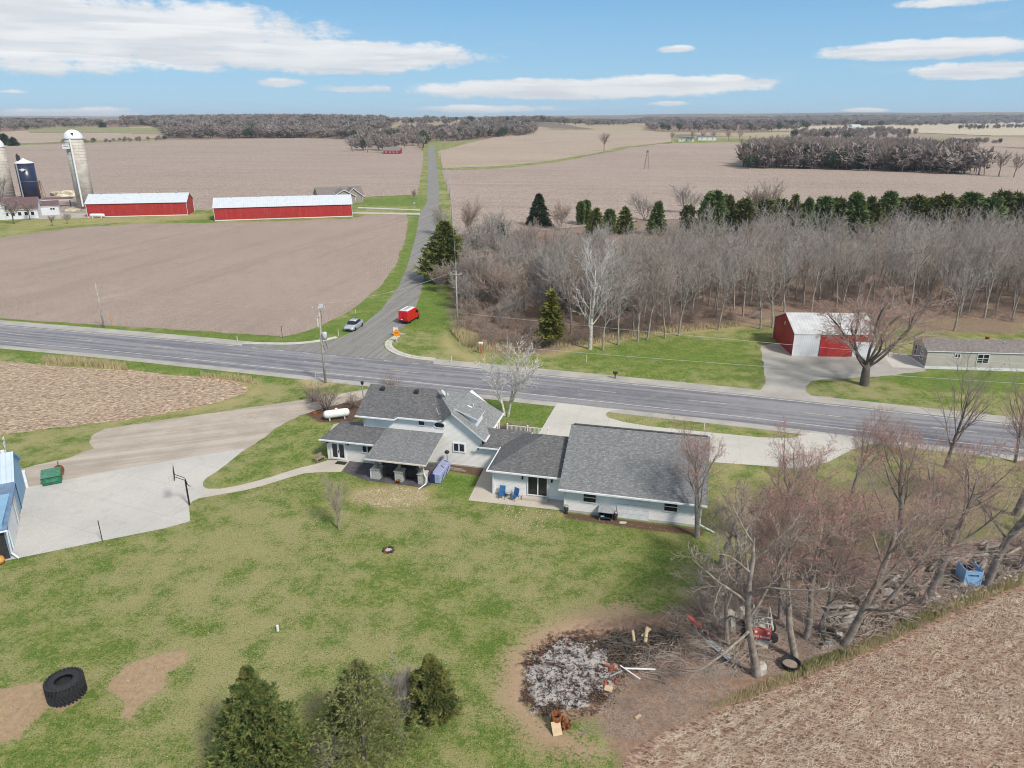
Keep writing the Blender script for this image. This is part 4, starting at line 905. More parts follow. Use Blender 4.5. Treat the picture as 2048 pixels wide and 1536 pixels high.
# red machine shed on the right
t, L = frame('machine_shed', 'red and white pole shed with pale steel roof behind the big maple', 'shed', (1584, 712), (1746, 714))
gable(t, L, 9.6, 3.45, 5.3, M['redsteel'], M['shedroof'], .12)
b = MB(); b.b2(-.03, 3.75, -.035, -.003, 0, 3.3); b.build('white_panel', M['whitesteel'], t, uv=True)
b = MB(); b.b2(3.8, 7.9, -.14, -.05, .05, 2.75); dd = b.build('sliding_door', M['redsteel'], t, uv=True)
b = MB(); b.b2(3.7, L, -.05, -.003, 2.8, 3.35); b.build('upper_shade_strip', M['redsteel_dark'], t, uv=True)  # darker red strip above the door, wall shade painted as colour
b = MB(); b.b2(8.6, L, -.06, -.003, 0, 2.3); b.build('white_panel', M['whitesteel'], t, uv=True)
b = MB(); b.b2(-.08, 0, -.08, .0, 0, 3.4); b.b2(-.08, 0, 9.55, 9.65, 0, 3.3); b.build('corner_trim', M['white'], t)
b = MB(); b.b2(-.06, -.003, 4.6, 4.85, 3.5, 4.0); b.build('vent', M['white'], t)
# mobile home
t, L = frame('mobile_home', 'beige single-storey mobile home with brown roof and arched end windows', 'house', (1849, 737), (2048, 743))
L = 20; gable(t, L, 4.6, 2.65, 3.75, M['beige'], M['shingle_brown'], .15)
b = MB(); b.b2(-.015, -.002, 0.02, 4.58, .3, 2.6); b.build('end_wall_panel', M['tan'], t, uv=True)
b = MB(); b.b2(-.05, L+.05, -.05, -.003, 0, .38); b.b2(-.05, -.02, -.05, 4.6, 0, .3); b.build('skirting', M['white'], t)
window(t, 3.6, 4.4, 1.7, 2.3, 0, mull=[4.0], fr=.08)
wn = window(t, 6.6, 8.2, 1.0, 2.35, 0, mull=[7.4], sash=[1.7], fr=.08); window(t, 12.9, 13.9, 1.6, 2.3, 0, mull=[13.4], fr=.08)
window(t, 1.0, 1.9, .9, 2.5, -.015, axis='u', sgn=-1, mull=[1.45], sash=[1.7, 2.1], fr=.07); window(t, 3.1, 3.9, .9, 2.5, -.015, axis='u', sgn=-1, sash=[1.7], fr=.07)
b = MB(); b.lathe([(.25, 3.4), (.25, 3.9), (.3, 3.95), (.3, 4.1), (.05, 4.15)], 12, (8.8, 2.6, 0)); b.build('chimney', M['rust'], t)
b = MB(); b.tube([(10.6, 1.6, 3.3), (10.6, 1.6, 3.65)], .1, 8); b.tube([(9.3, 1.9, 3.3), (9.3, 1.9, 3.55)], .12, 8); b.build('roof_vent', M['greymetal'], t)
# long red barns
def longbarn(label, pl, pr, py_eave, py_ridge, D):
    t, L = frame('long_barn', label, 'barn', pl, pr, 'long red barns beyond the bare field')
    g0 = G(*pl); ze = HT(g0, py_eave)
    gable(t, L, D, ze, ze+2.6, M['redsteel'], M['whiteroof'], .35)
    for x in (-.1, L): b = MB(); b.b2(x, x+.1, -.1, -.0, 0, ze); b.b2(x, x+.1, D, D+.1, 0, ze); b.build('corner_trim', M['white'], t)
    b = MB()
    for k in range(5): b.lathe([(.25, 0), (.25, .3), (.4, .35), (.1, .6)], 8, (L*(.12+.19*k), D/2, ze+2.6))
    b.build('ridge_vents', M['greymetal'], t)
    b = MB(); b.b2(-.02, L+.02, -.04, -.003, 0, .25); b.build('base_trim', M['white'], t)
    return t, L, ze
tb, L, ze = longbarn('long red barn with white roof standing beside the concrete silo', (176.4, 434.8), (375.7, 430.3), 407, 388, 11)
longbarn('long red barn with white roof, the longer one nearer the crossroads', (430.5, 441.8), (704.7, 433), 415, 394, 11)
b = MB(); b.lathe([(0, -2.6), (.5, -2.4), (.6, -2), (.6, 2), (.5, 2.4), (0, 2.6)], 14, (0, 0, .9), axis='X'); b.box((-1.5, 0, .2), (.3, 1, .5)); b.box((1.5, 0, .2), (.3, 1, .5))
tag(b.build('fuel_tank', M['white'], loc=G(199, 435)+Vector((0, -1.2, 0)), smooth=True), 'white cylindrical tank lying in front of the farther red barn', 'tank')
# silos
def silo(name, label, base, dia, h, m, dome, group=None):
    t = thing(name, label, 'silo', base, 0, group); r = dia/2
    b = MB(); b.lathe([(r, 0), (r, h)], 40); b.build('cylinder', m, t, smooth=True)
    b = MB()
    n = int(h/ (1.1 if m == M['silo'] else 5))
    for k in range(1, n): b.lathe([(r+.0, k*h/n-.05), (r+.05, k*h/n-.04), (r+.05, k*h/n+.04), (r, k*h/n+.05)], 40, cap=False)
    b.build('hoops', m if m == M['silo'] else M['greymetal'], t)
    b = MB()
    if dome: b.lathe([(r+.15, h-.1), (r+.15, h+.3)]+[((r+.1)*math.cos(a), h+.3+(r*.95)*math.sin(a)) for a in np.linspace(0.1, 1.5, 9)], 36)
    else: b.lathe([(r+.2, h-.1), (r+.2, h+.1), (.5, h+1.6), (.4, h+1.9)], 36)
    b.build('roof', M['white'], t, smooth=True); return t
g0 = G(164, 418); h0 = HT(g0, 281)
t = silo('concrete_silo', 'tall stave concrete silo with white dome at the left end of the red barn', g0+Vector((0, 3.6, 0)), 6.3, h0+.5, M['silo'], True)
b = MB(); b.tube([(.9, -4.15, 1), (.9, -4.15, h0+.5)], .32, 8); b.build('chute', M['white'], t)
b = MB(); b.box((-1.2, -3.85, h0-2.2), (2.6, .25, 1.5)); b.build('sign', M['white'], t)
b = MB(); [b.box((-1.9+k*.35, -3.99, h0-2.0), (.22, .02, .3)) for k in range(5)]; b.build('lettering', M['dark'], t)
b = MB(); b.box((1.2, -2.4, h0+2.2), (.7, .7, .9)); b.build('hatch', M['dark'], t)
g1 = G(53, 400); h1 = HT(g1, 327)
t = silo('blue_silo', 'dark navy glazed steel silo with a pale roof and emblem', g1+Vector((0, 3.7, 0)), 7.1, h1, M['siloblue'], False)
b = MB(); b.tube([(-.8, -4.1, .5), (-.8, -4.1, h1)], .25, 8); b.build('chute', M['greymetal'], t)
b = MB(); em = [(-1.9, 0), (-1.0, .25), (-.6, .12), (0, .55), (.7, .5), (1.9, .1), (1.2, -.1), (.9, -.5), (-.6, -.55), (-.8, -.15)]
b.prism([(.95+x*.75, -3.78-.02*abs(x), h1-2.6+z) for x, z in em], (0, .3, 0)); b.build('emblem', M['white'], t)
b = MB(); b.box((-1.4, -1, h1+2.0), (1.1, 1.0, 2.2)); b.tube([(-1.4, -1.6, h1), (-1.4, -1.2, h1+3.8)], .3, 6); b.build('top_ladder_cage', M['dark'], t)
g2 = G(22, 402); h2 = HT(g2, 296)
silo('concrete_silo', 'concrete silo cut off by the left edge of the photo', g2+Vector((-6.5, 6, 0)), 8.4, h2, M['silo'], True)
# farmhouse group
t, L = frame('farmhouse', 'white farmhouse with maroon roof and a row of windows behind bare trees', 'house', (-30, 441), (78, 436))
gable(t, L, 9, 3.4, 6.8, M['whitesteel'], M['shingle_maroon'], .4)
for k in range(7): window(t, L-2.2-k*1.9, L-1.0-k*1.9, 1.0, 2.4, 0, fr=.12)
w = MB(); w.b2(-3.5, 6.5, -1.0, 8, 0, 5.2); w.add([(-3.5, -1, 5.2), (6.5, -1, 5.2), (1.5, -1, 9.0)], [(0, 1, 2)]); w.build('front_wing', M['whitesteel'], t, uv=True)
roofslab('front_roof', [[(-4, -1.5, 5.0), (1.5, -1.5, 9.2), (1.5, 9, 9.2), (-4, 9, 5.0)], [(1.502, -1.5, 9.2), (7, -1.5, 5.0), (7, 9, 5.0), (1.502, 9, 9.2)]], M['shingle_maroon'], t, .2)
for k in range(2): window(t, 2+k*1.6, 3.2+k*1.6, 3.0, 4.6, -1.0, fr=.12)
t, L = frame('small_outbuilding', 'small white outbuilding with maroon roof between the blue silo and the red barn', 'outbuilding', (79, 431), (120, 429))
gable(t, L, 5, 3.2, 4.8, M['whitesteel'], M['shingle_maroon'], .25); window(t, 3.6, 5.2, 1.7, 2.5, 0, mull=[4.4], fr=.1)
t, L = frame('lean_to_roof', 'long dark open-sided lean-to roof behind the white outbuilding', 'lean-to', (84, 415), (143, 414))
roofslab('roof', [[(0, 0, 2.9), (L, 0, 2.9), (L, 4, 3.4), (0, 4, 3.4)]], M['shingle_maroon'], t, .3)
for x in (.2, L/2, L-.2): b = MB(); b.b2(x-.15, x+.15, 0, .3, 0, 2.7); b.build('post', M['dark'], t)
# grey house behind the barn
t, L = frame('ranch_house', 'taupe ranch house with brown roof and twin front gables partly hidden by the barn', 'house', (640, 408), (727, 404))
gable(t, L, 12, 3.0, 6.0, M['tan'], M['shingle_brown'], .5)
for (x, w_, y, z) in ((L-13, 9, -3.2, 5.6), (L-7.5, 6.5, -1.5, 5.9)):
    b = MB(); b.b2(x, x+w_, y, 2, 0, 3.0); b.add([(x, y, 3), (x+w_, y, 3), (x+w_/2, y, z-.2)], [(0, 1, 2)]); b.build('gable_wall', M['tan'], t, uv=True)
    roofslab('gable_roof', [[(x-.5, y-.5, 2.9), (x+w_/2, y-.5, z), (x+w_/2, 6, z), (x-.5, 6, 2.9)], [(x+w_/2+.002, y-.5, z), (x+w_+.5, y-.5, 2.9), (x+w_+.5, 6, 2.9), (x+w_/2+.002, 6, z)]], M['shingle_brown'], t, .25)
window(t, L-5.5, L-3.5, .8, 2.3, -1.5, fr=.15, mull=[L-4.5]); window(t, L-1.2, L-.3, .3, 2.3, 0, fr=.1)
# blue shop building at the left edge
sa_, sb_ = G(52, 976), G(22, 1116)
d = sb_-sa_; t = thing('workshop', 'light blue steel workshop with white doors cut off by the left edge of the photo', 'workshop', (sa_.x, sa_.y, 0), math.atan2(d.y, d.x))
L = d.xy.length   # local x runs along the door wall towards the camera, local y points right (out); building lies at y<0
w = MB(); w.b2(0, L, -9, 0, 0, 3.1); w.prism([(0, 0, 3.1), (5.6, 0, 3.1), (2.8, 0, 4.9)], (0, -9, 0)); w.build('wall', M['bluesteel'], t, uv=True)
roofslab('roof', [[(-.25, .2, 2.98), (2.8, .2, 4.98), (2.8, -9.2, 4.98), (-.25, -9.2, 2.98)], [(2.802, .2, 4.98), (5.85, .2, 3.05), (5.85, -9.2, 3.05), (2.802, -9.2, 4.98)]], M['paleblue'], t, .12, 'skyblue')
roofslab('lean_to_roof', [[(5.3, .25, 3.25), (L+.4, .25, 2.7), (L+.4, -9.2, 2.7), (5.3, -9.2, 3.25)]], M['blueroof'], t, .12, 'skyblue')
b = MB(); b.b2(L-5.2, L-1.5, .003, .08, .05, 2.3); b.build('overhead_door', M['white'], t)
b = MB(); b.b2(L-6.9, L-6.0, .003, .07, .05, 2.2); b.build('door', M['offwhite'], t)
b = MB(); b.b2(4.35, 4.45, .003, .05, 0, 3.0); b.build('door_seam', M['dark'], t)
b = MB(); b.tube([(L+.35, .3, 2.6), (L+.35, .25, 2.3), (L+.1, .15, .5), (L+.5, .6, .08)], .07, 7); b.tube([(L+.4, -2.5, 2.62), (L+.4, .3, 2.62)], .08, 6); b.build('downspout', M['white'], t)
b = MB(); b.b2(L-.002, L+.05, -9, -.02, 0, 2.6); b.build('end_wall', M['dark'], t)
b = MB(); b.tube([(.9, -.9, 4.0), (.9, -.9, 4.5)], .18, 8); b.box((1.3, -1.4, 4.1), (.25, .7, .1)); b.build('roof_vent', M['white'], t)
b = MB(); b.tube([(.4, -.8, 3.3), (.2, -.7, 5.0)], .05, 6)
for k in range(6):
    a = k*math.pi/3; b.box((.2+.35*math.cos(a), -.7, 5.0+.35*math.sin(a)), (.4, .04, .2), ry=-a)
b.build('wind_turbine', M['dish'], t)
b = MB(); b.b2(-.6, -.05, -.4, .2, 0, 1.6); b.build('electric_box', M['white'], t)
b = MB(); b.lathe([(.0, 0), (.3, .07), (.36, .33), (.27, .6), (0, .66)], 16)
tag(b.build('orange_buoy', M['orangeplastic'], loc=G(1, 1127), smooth=True), 'yellow-orange plastic shape on the grass by the workshop downspout', 'plastic float')
# white tank/propane etc. done; far buildings
def far_house(name, label, cat, px0, px1, py, hgt, D, mw, mr, nwin=3, slope=.35):
    t, L = frame(name, label, cat, (px0, py), (px1, py)); gable(t, L, D, hgt, hgt+D*slope*.5, mw, mr, .4)
    for k in range(nwin):
        x = L*(k+.7)/(nwin+.4); window(t, x-.7, x+.7, hgt*.35, hgt*.75, 0, fr=.15)
    return t
M['farwhite'] = mat('white_house_paint', (.72, .72, .70), None, 1, .6)
far_house('distant_house', 'white house with dark roof on the knoll, the left block', 'house', 1357, 1388, 283.5, 4.2, 9, M['farwhite'], M['shingle_dark'])
far_house('distant_house', 'white house with dark roof on the knoll, the right block between bare trees', 'house', 1396, 1432, 281, 4.2, 9, M['farwhite'], M['shingle_dark'])
far_house('distant_shed', 'long low red shed with grey roof by the far road bend', 'shed', 767, 800, 308, 3.5, 14, M['redsteel_dark'], M['shingle_brown'], 4, .4)
far_house('distant_barn', 'small red barn roof showing among trees left of the far road', 'barn', 792, 806, 279, 9, 12, M['redsteel_dark'], M['redsteel'], 1, .9)
far_house('distant_house', 'small white house at the field edge far to the right', 'house', 1704, 1722, 255, 5, 14, M['farwhite'], M['whiteroof'], 2)
far_house('distant_house', 'long pale house on the wooded rise left of the road', 'house', 677, 697, 254, 6, 12, M['farwhite'], M['whiteroof'], 3)
far_house('distant_house', 'pale cottage at the foot of the wooded rise', 'house', 664, 676, 262, 5, 12, M['farwhite'], M['whiteroof'], 2)
far_house('distant_house', 'low pale house just left of the far road trees', 'house', 750, 764, 262, 5, 12, M['farwhite'], M['shingle_brown'], 2)
rr = random.Random(5)
for k in range(26):
    px = rr.uniform(1070, 1260) if k < 18 else rr.uniform(1380, 2000); py = rr.uniform(240.5, 244.5) if k < 18 else rr.uniform(239, 246)
    g_ = G(px, py); w_ = rr.uniform(14, 26)
    b = MB(); b.b2(-w_/2, w_/2, -6, 6, -3, 6); b.prism([(-w_/2, -6.5, 6), (-w_/2, 6.5, 6), (-w_/2, 0, 10)], (w_, 0, 0), 1)
    o = b.build('village_house', [M['farwhite'], M['shingle_brown'] if k % 3 else M['whiteroof']], loc=g_, rz=rr.uniform(-.4, .4))
    tag(o, 'tiny pale house of the village on the horizon' if k < 18 else 'tiny pale house among woods near the right horizon', 'house', 'houses of the far village' if k < 18 else 'scattered houses near the horizon')
# ------------------------------------------------------------------ vehicles
def wheel(par, x, y, r, w=.22):
    b = MB(); b.lathe([(r*.6, -w/2), (r*.92, -w/2), (r, -w*.35), (r, w*.35), (r*.92, w/2), (r*.6, w/2)], 22, (x, y, r), axis='Y')
    wo_ = b.build('wheel', M['rubber'], par, smooth=True)
    b = MB(); b.lathe([(.02, -w*.46), (r*.62, -w*.4), (r*.62, w*.4), (.02, w*.46)], 16, (x, y, r), axis='Y'); b.build('rim', M['greymetal'], wo_); return wo_
def loft(mb, secs, mi=0, cap=True):
    """secs: list of (x, [(y,z)...]) rings"""
    n = len(secs[0][1]); base = []
    for x, pr in secs: base += [(x, y, z) for y, z in pr]
    fs = []
    for i in range(len(secs)-1):
        for j in range(n):
            a = i*n+j; b2 = i*n+(j+1) % n; fs.append((a, b2, b2+n, a+n))
    if cap: fs.append(tuple(range(n-1, -1, -1))); fs.append(tuple(range((len(secs)-1)*n, len(secs)*n)))
    mb.add(base, fs, mi)
def ring(w, z0, z1, tw=None, sh=.1):
    tw = w if tw is None else tw
    return [(-w*.94, z0), (-w, z0+sh), (-w, z1-sh*1.6), (-tw, z1), (-tw*.5, z1+.02), (tw*.5, z1+.02), (tw, z1), (w, z1-sh*1.6), (w, z0+sh), (w*.94, z0)]
# sedan: nose towards +x local
p = G(708, 657)
t = thing('parked_car', 'silver sedan parked on the grass verge facing the highway', 'car', (p.x, p.y, .02), math.atan2(G(697, 660).y-G(724, 642).y, G(697, 660).x-G(724, 642).x))
b = MB()
loft(b, [(-2.25, ring(.78, .42, .82)), (-2.1, ring(.86, .28, .98)), (-1.5, ring(.90, .22, 1.02)), (-.6, ring(.91, .20, .98)), (.6, ring(.91, .20, .95)), (1.2, ring(.90, .22, .93)), (1.9, ring(.86, .25, .82)), (2.2, ring(.78, .30, .70)), (2.32, ring(.66, .36, .60))])
body = b.build('body', M['carpaint'], t, smooth=True)
b = MB(); loft(b, [(-1.75, ring(.70, .9, .98, .6, .02)), (-1.05, ring(.76, .9, 1.40, .56, .05)), (-.1, ring(.77, .9, 1.46, .58, .05)), (.45, ring(.77, .9, 1.38, .55, .05)), (1.15, ring(.72, .88, .95, .6, .01))]); b.build('windows', M['glass'], t, smooth=True)
b = MB(); loft(b, [(-1.0, ring(.60, 1.385, 1.44, .52, .02)), (-.1, ring(.62, 1.43, 1.50, .54, .02)), (.4, ring(.60, 1.37, 1.43, .52, .02))]); b.build('roof', M['carpaint'], t, smooth=True)
for x in (-1.42, 1.38):
    for y in (-.82, .82): wheel(t, x, y, .32)
for y in (-.55, .55): b = MB(); b.box((2.17, y, .63), (.22, .3, .14)); b.build('headlight', M['white'], t, bevel=.03)
b = MB(); b.box((2.29, 0, .50), (.08, .7, .16)); b.build('grille', M['dark'], t)
for y in (-.6, .6): b = MB(); b.box((-2.2, y, .75), (.12, .3, .14)); b.build('tail_light', M['redpaint'], t)
for y in (-.95, .95): b = MB(); b.box((.55, y, .98), (.12, .14, .1)); b.build('mirror', M['carpaint'], t)
# van, rear towards camera
p = G(813, 648)
q = G(838, 600); hd = math.atan2(q.y-p.y, (q.x-p.x)*1.0)
t = thing('cargo_van', 'bright red cargo van with white roof parked at the side road edge', 'van', (p.x+.3, p.y+2.3, .03), R(72), None, .92)
b = MB()
loft(b, [(-2.75, ring(.95, .42, 2.30, .84, .06)), (-2.65, ring(1.0, .40, 2.42, .88, .06)), (.6, ring(1.0, .38, 2.44, .88, .06)), (1.1, ring(.99, .38, 2.25, .84, .06)), (1.75, ring(.98, .38, 1.35, .8, .06)), (2.4, ring(.92, .38, 1.1, .7, .06)), (2.6, ring(.8, .45, .85, .6, .06))])
b.build('body', M['redpaint'], t, smooth=False, bevel=.04)
b = MB(); loft(b, [(-2.6, ring(.86, 2.40, 2.50, .78, .02)), (.5, ring(.86, 2.43, 2.53, .78, .02)), (1.0, ring(.82, 2.27, 2.34, .74, .02))]); b.build('roof', M['white'], t)
b = MB(); b.tube([(-2.3, -.3, 2.6), (.3, -.3, 2.62)], .04, 6); b.tube([(-2.3, .15, 2.6), (.3, .15, 2.62)], .04, 6); [b.box((-2.2+.42*k, -.075, 2.6), (.05, .5, .04)) for k in range(6)]; b.build('ladder', M['greymetal'], t)
b = MB(); b.box((1.46, 0, 1.82), (.05, 1.5, .95), ry=R(-36)); b.build('windscreen', M['glass'], t)
for y in (-.985, .985): b = MB(); b.box((.9, y, 1.7), (.8, .05, .55)); b.build('side_window', M['glass'], t)
b = MB(); b.box((-2.8, 0, .52), (.18, 1.9, .3)); b.build('rear_bumper', M['black'], t, bevel=.03)
for y in (-.9, .9): b = MB(); b.box((-2.78, y, 1.15), (.08, .14, .5)); b.build('tail_light', M['redfaded'], t)
b = MB(); b.box((-2.79, .3, .85), (.04, .36, .14)); b.build('number_plate', M['white'], t)
b = MB(); b.box((-2.77, 0, 1.4), (.03, .03, 1.6)); b.box((-2.785, -.1, 1.1), (.05, .2, .06)); b.build('door_seam', M['black'], t)
for x in (-1.75, 1.65):
    for y in (-.88, .88): wheel(t, x, y, .36, .24)
for y in (-1.15, 1.15): b = MB(); b.box((1.15, y, 1.55), (.16, .2, .35)); b.build('mirror', M['black'], t, bevel=.03)
# ------------------------------------------------------------------ poles and wires
WP = {}
def pole(key, label, base, pytop, r=.16, arms=True, lean=0.0, trans=False, guy=None, group='utility poles'):
    g = G(*base); h = HT(g, pytop); t = thing('utility_pole', label, 'utility pole', g, 0, group)
    b = MB(); b.tube([(0, 0, -.2), (lean*h*.5, 0, h*.5), (lean*h, 0, h)], [r, r*.85, r*.62], 9); b.build('pole', M['polewood'], t, smooth=True)
    if arms:
        b = MB(); b.box((lean*h, 0, h-.6), (1.8, .1, .12)); b.build('crossarm', M['polewood'], t)
        for x in (-.8, .8): b = MB(); b.lathe([(.05, 0), (.09, .08), (.03, .2)], 8, (lean*h+x, 0, h-.54)); b.build('insulator', M['dish'], t)
    if trans:
        b = MB(); b.lathe([(.05, 0), (.30, .05), (.32, .9), (.28, 1.0), (.05, 1.06)], 16, (.48, -.1, h*.56)); b.box((.2, -.05, h*.56+.7), (.3, .1, .12)); b.build('transformer', M['dish'], t, smooth=True)
        b = MB(); b.tube([(.4, 0, h*.56), (.7, 0, h*.45), (.3, 0, h*.43), (.1, 0, h*.5)], .03, 5); b.tube([(.25, 0, h*.75), (.3, 0, h*.88), (.05, 0, h*.96)], .025, 5); b.build('service_loop', M['black'], t)
        b = MB(); b.box((.35, 0, h-.3), (.5, .15, .5)); b.tube([(-.25, -.1, h*.72), (-.25, -.1, h*.83)], .1, 8); b.build('cutout', M['dish'], t)
    WP[key] = Vector((g.x+lean*h, g.y, g.z+h)); return t
pole('a', 'tall pale utility pole with a grey transformer on the near side of the highway', (651, 766), 608, .17, trans=True)
pole('b', 'lone bare utility pole standing at the edge of the field left of the crossroads', (208, 655), 566, .14, arms=False)
pole('c', 'utility pole at the edge of the brush right of the side road', (915, 657), 541, .14)
for i, (bx, by, ty, lb) in enumerate([(904, 455, 352, 'utility pole rising behind the big roadside pine'), (899, 394, 340, 'utility pole beside the side road just past the far driveways'), (894, 377, 335, 'utility pole next to the road where the verge narrows'),
                              (881, 322, 288, 'small distant utility pole right of the far road'), (878, 302, 276, 'tiny utility pole near the far bend, right of the road'), (911, 292, 277, 'tiny pole out in the tan field right of the far road'), (889, 290, 275, 'tiny pole at the bend of the far road')]):
    pole('r%d' % i, lb, (bx, by), ty, .13 if i < 3 else .18, arms=i < 3, group='utility poles along the side road')
def wire(name, label, a, c, sag, r=.018):
    b = MB(); n = 24; pts = []
    for i in range(n+1):
        f = i/n; p = a.lerp(c, f); p.z -= sag*4*f*(1-f); pts.append(p)
    b.tube(pts, r, 4); tag(b.build(name, M['dish'], smooth=True), label, 'wire', 'overhead wires')
E1 = G(2160, 800)+Vector((0, 0, 8.5)); E2 = G(2150, 830)+Vector((0, 0, 6.0))
ca = WP['c']+Vector((0, 0, -.4))
wire('power_line', 'upper wire running from the brush-edge pole to the right over the lawn', ca+Vector((0, 0, -6.6)), G(2048, 757)+Vector((0, 0, 2.0)), .3, .022)
wire('power_line', 'lower pale wire sagging over the right lawn and drive', G(1000, 705)+Vector((0, 0, 1.0)), G(2048, 790)+Vector((0, 0, 1.5)), .2, .02)
wire('power_line', 'wire crossing the side road from the transformer pole to the brush-edge pole', WP['a'], WP['c'], .8, .015)
wire('power_line', 'wire from the lone field pole to the transformer pole', WP['b'], WP['a']+Vector((0, 0, -.8)), .9, .012)
for k in range(2): wire('power_line', 'wire strung between the brush-edge pole and the pole behind the pine' if k == 0 else 'wire strung between the pole behind the pine and the next pole up the side road', [WP['c'], WP['r0']][k], [WP['r0'], WP['r1']][k], .8, .015)
# light post behind shrub left of house
g = G(727, 802); t = thing('yard_lamp', 'slim grey yard lamp post at the left end of the house roof', 'lamp post', g); h = HT(g, 762)
b = MB(); b.tube([(0, 0, 0), (0, 0, h-.5)], .07, 8); b.build('post', M['greymetal'], t)
b = MB(); b.lathe([(.05, h-.5), (.16, h-.4), (.2, h-.15), (.22, h-.12), (.04, h)], 10); b.build('lantern', M['black'], t)
def stake(label, px, py, ty, m='offwhite', name='marker_post', r=.05, cat='marker post', group=None, cap=None):
    g = G(px, py); h = HT(g, ty); b = MB(); b.tube([(0, 0, 0), (0, 0, h)], r, 8)
    if cap is None: return tag(b.build(name, M[m], loc=g), label, cat, group)
    t = thing(name, label, cat, g, 0, group); b.build('post', M[m], t); b = MB(); b.tube([(0, 0, h*.98), (0, 0, h*1.3)], r*1.3, 8); b.build('cap', M[cap], t); return t
stake('white marker post on the verge behind the silver sedan', 711, 627, 618, group='white marker posts'); stake('white marker post on the grass left of the sedan by the kerb', 677, 672, 659, group='white marker posts')
stake('white marker post at the verge near the left stub of kerb', 475, 682, 673, group='white marker posts'); stake('white marker post on the near side of the right lawn', 1173, 724, 710, group='white marker posts')
stake('white marker post on the grass island in front of the garage', 1408, 860, 841, group='white marker posts'); stake('slim white post at the highway edge below the brush', 903, 725, 713, group='white marker posts')
stake('white pipe with orange top standing where the tall dry grass begins', 920, 692, 676, cap='redfaded'); stake('thin dark pole standing at the lower edge of the parking pad', 205, 1082, 1041, 'dark', 'thin_pole', .035, 'pole')
stake('short white pipe sticking out of the lawn below the middle', 556, 1262, 1251, 'white', 'vent_pipe', .09, 'pipe'); stake('yellow marker stake beside the base of the transformer pole', 633, 772, 745, 'lineyellow', 'marker_stake', .04, 'stake')
stake('thin orange marker in the field edge right of the lone pole', 225, 650, 629, 'orange', 'marker_stake', .04, 'stake'); stake('thin grey stake on the lawn by the left drive fork', 1529, 660, 650, 'polewood', 'wooden_stake', .05, 'stake')
stake('thin rusty post at the highway shoulder below the white tree', 1156, 785, 773, 'greymetal', 'thin_pole', .03, 'pole')
# mailboxes
def mailbox(label, px, py, ty, m, post='polewood'):
    g = G(px, py); h = HT(g, ty); t = thing('mailbox', label, 'mailbox', g, R(-16), 'mailboxes by the road')
    b = MB(); b.box((0, 0, (h-.3)/2), (.14, .14, h-.3)); b.build('post', M[post], t)
    b = MB(); b.prism([(-.3, -.16, h-.3), (-.3, .16, h-.3), (-.3, .16, h-.1), (-.3, .08, h), (-.3, -.08, h), (-.3, -.16, h-.1)], (.6, 0, 0)); b.build('box', M[m], t)
mailbox('white mailbox on a red post below the brush', 962, 707, 684, 'white', 'redfaded'); mailbox('grey mailbox at the shoulder of the right lawn', 1230, 757, 743, 'dark', 'dark')
mailbox('white mailbox by the far driveways', 829, 413, 405, 'white')
# signs at the crossroads
g = G(794, 685); t = thing('road_sign', 'orange diamond warning sign with dark writing on a white post beside the kerb', 'road sign', g, R(4)); h = HT(g, 664)
b = MB(); b.box((0, .05, h/2), (.08, .06, h)); b.build('post', M['white'], t)
b = MB(); b.box((0, 0, h-.15), (.95, .03, .95), ry=R(45)); b.build('panel', M['orange'], t)
b = MB(); [b.box((0, -.025, h-.05-.2*k), (.55, .01, .07)) for k in range(2)]; b.build('lettering', M['redfaded'], t)
g = G(792, 672); t = thing('stop_sign_back', 'square white sign panel on a post right behind the orange diamond', 'road sign', g, R(-4)); h = HT(g, 655)
b = MB(); b.box((0, .05, h/2), (.08, .06, h)); b.build('post', M['greymetal'], t)
b = MB(); b.box((0, 0, h-.45), (.8, .03, .9)); b.build('panel', M['white'], t)
b = MB(); b.box((.55, 0, .15), (1.1, .3, .1)); tag(b.build('culvert_slab', M['kerb'], loc=G(797, 670)), 'short pale slab at the kerb end beside the white sign', 'slab')
g = G(565, 676); t = thing('street_sign', 'small grey street name sign on a dark post at the field corner', 'road sign', g); h = HT(g, 652)
b = MB(); b.tube([(0, 0, 0), (0, 0, h)], .04, 6); b.build('post', M['dark'], t)
b = MB(); b.box((0, 0, h), (.75, .03, .2)); b.box((0, 0, h-.22), (.03, .75, .18)); b.build('panel', M['greymetal'], t)
# basketball hoop
g = G(379, 1010); t = thing('basketball_hoop', 'black adjustable basketball hoop at the corner of the parking pad', 'basketball hoop', g, R(204))
b = MB(); b.tube([(0, 0, 0), (0, 0, 1.6), (0, 0, 2.55)], [.075, .075, .06], 8); b.build('pole', M['black'], t)
b = MB(); b.tube([(0, 0, 2.5), (.75, 0, 3.0)], .03, 6); b.tube([(0, 0, 2.75), (.75, 0, 3.25)], .03, 6); b.tube([(0, 0, 2.5), (-.2, .05, 1.95), (-.35, .05, 1.85)], .035, 6); b.tube([(0, .06, 2.7), (-.12, .06, 2.1)], .05, 6); b.build('lift_arm', M['black'], t)
b = MB(); b.box((.80, 0, 3.4), (.05, 1.35, .95)); b.build('backboard', M['dark'], t)
b = MB(); b.tube([(.85+.23+.23*math.cos(a), .23*math.sin(a), 2.98) for a in np.linspace(0, 2*math.pi, 19)], .012, 5); b.build('rim', M['greymetal'], t)
b = MB()
for k in range(10):
    a = k*math.pi/5; b.tube([(1.08+.23*math.cos(a), .23*math.sin(a), 2.97), (1.08+.13*math.cos(a+.3), .13*math.sin(a+.3), 2.6)], .008, 4)
b.build('net', M['white'], t)
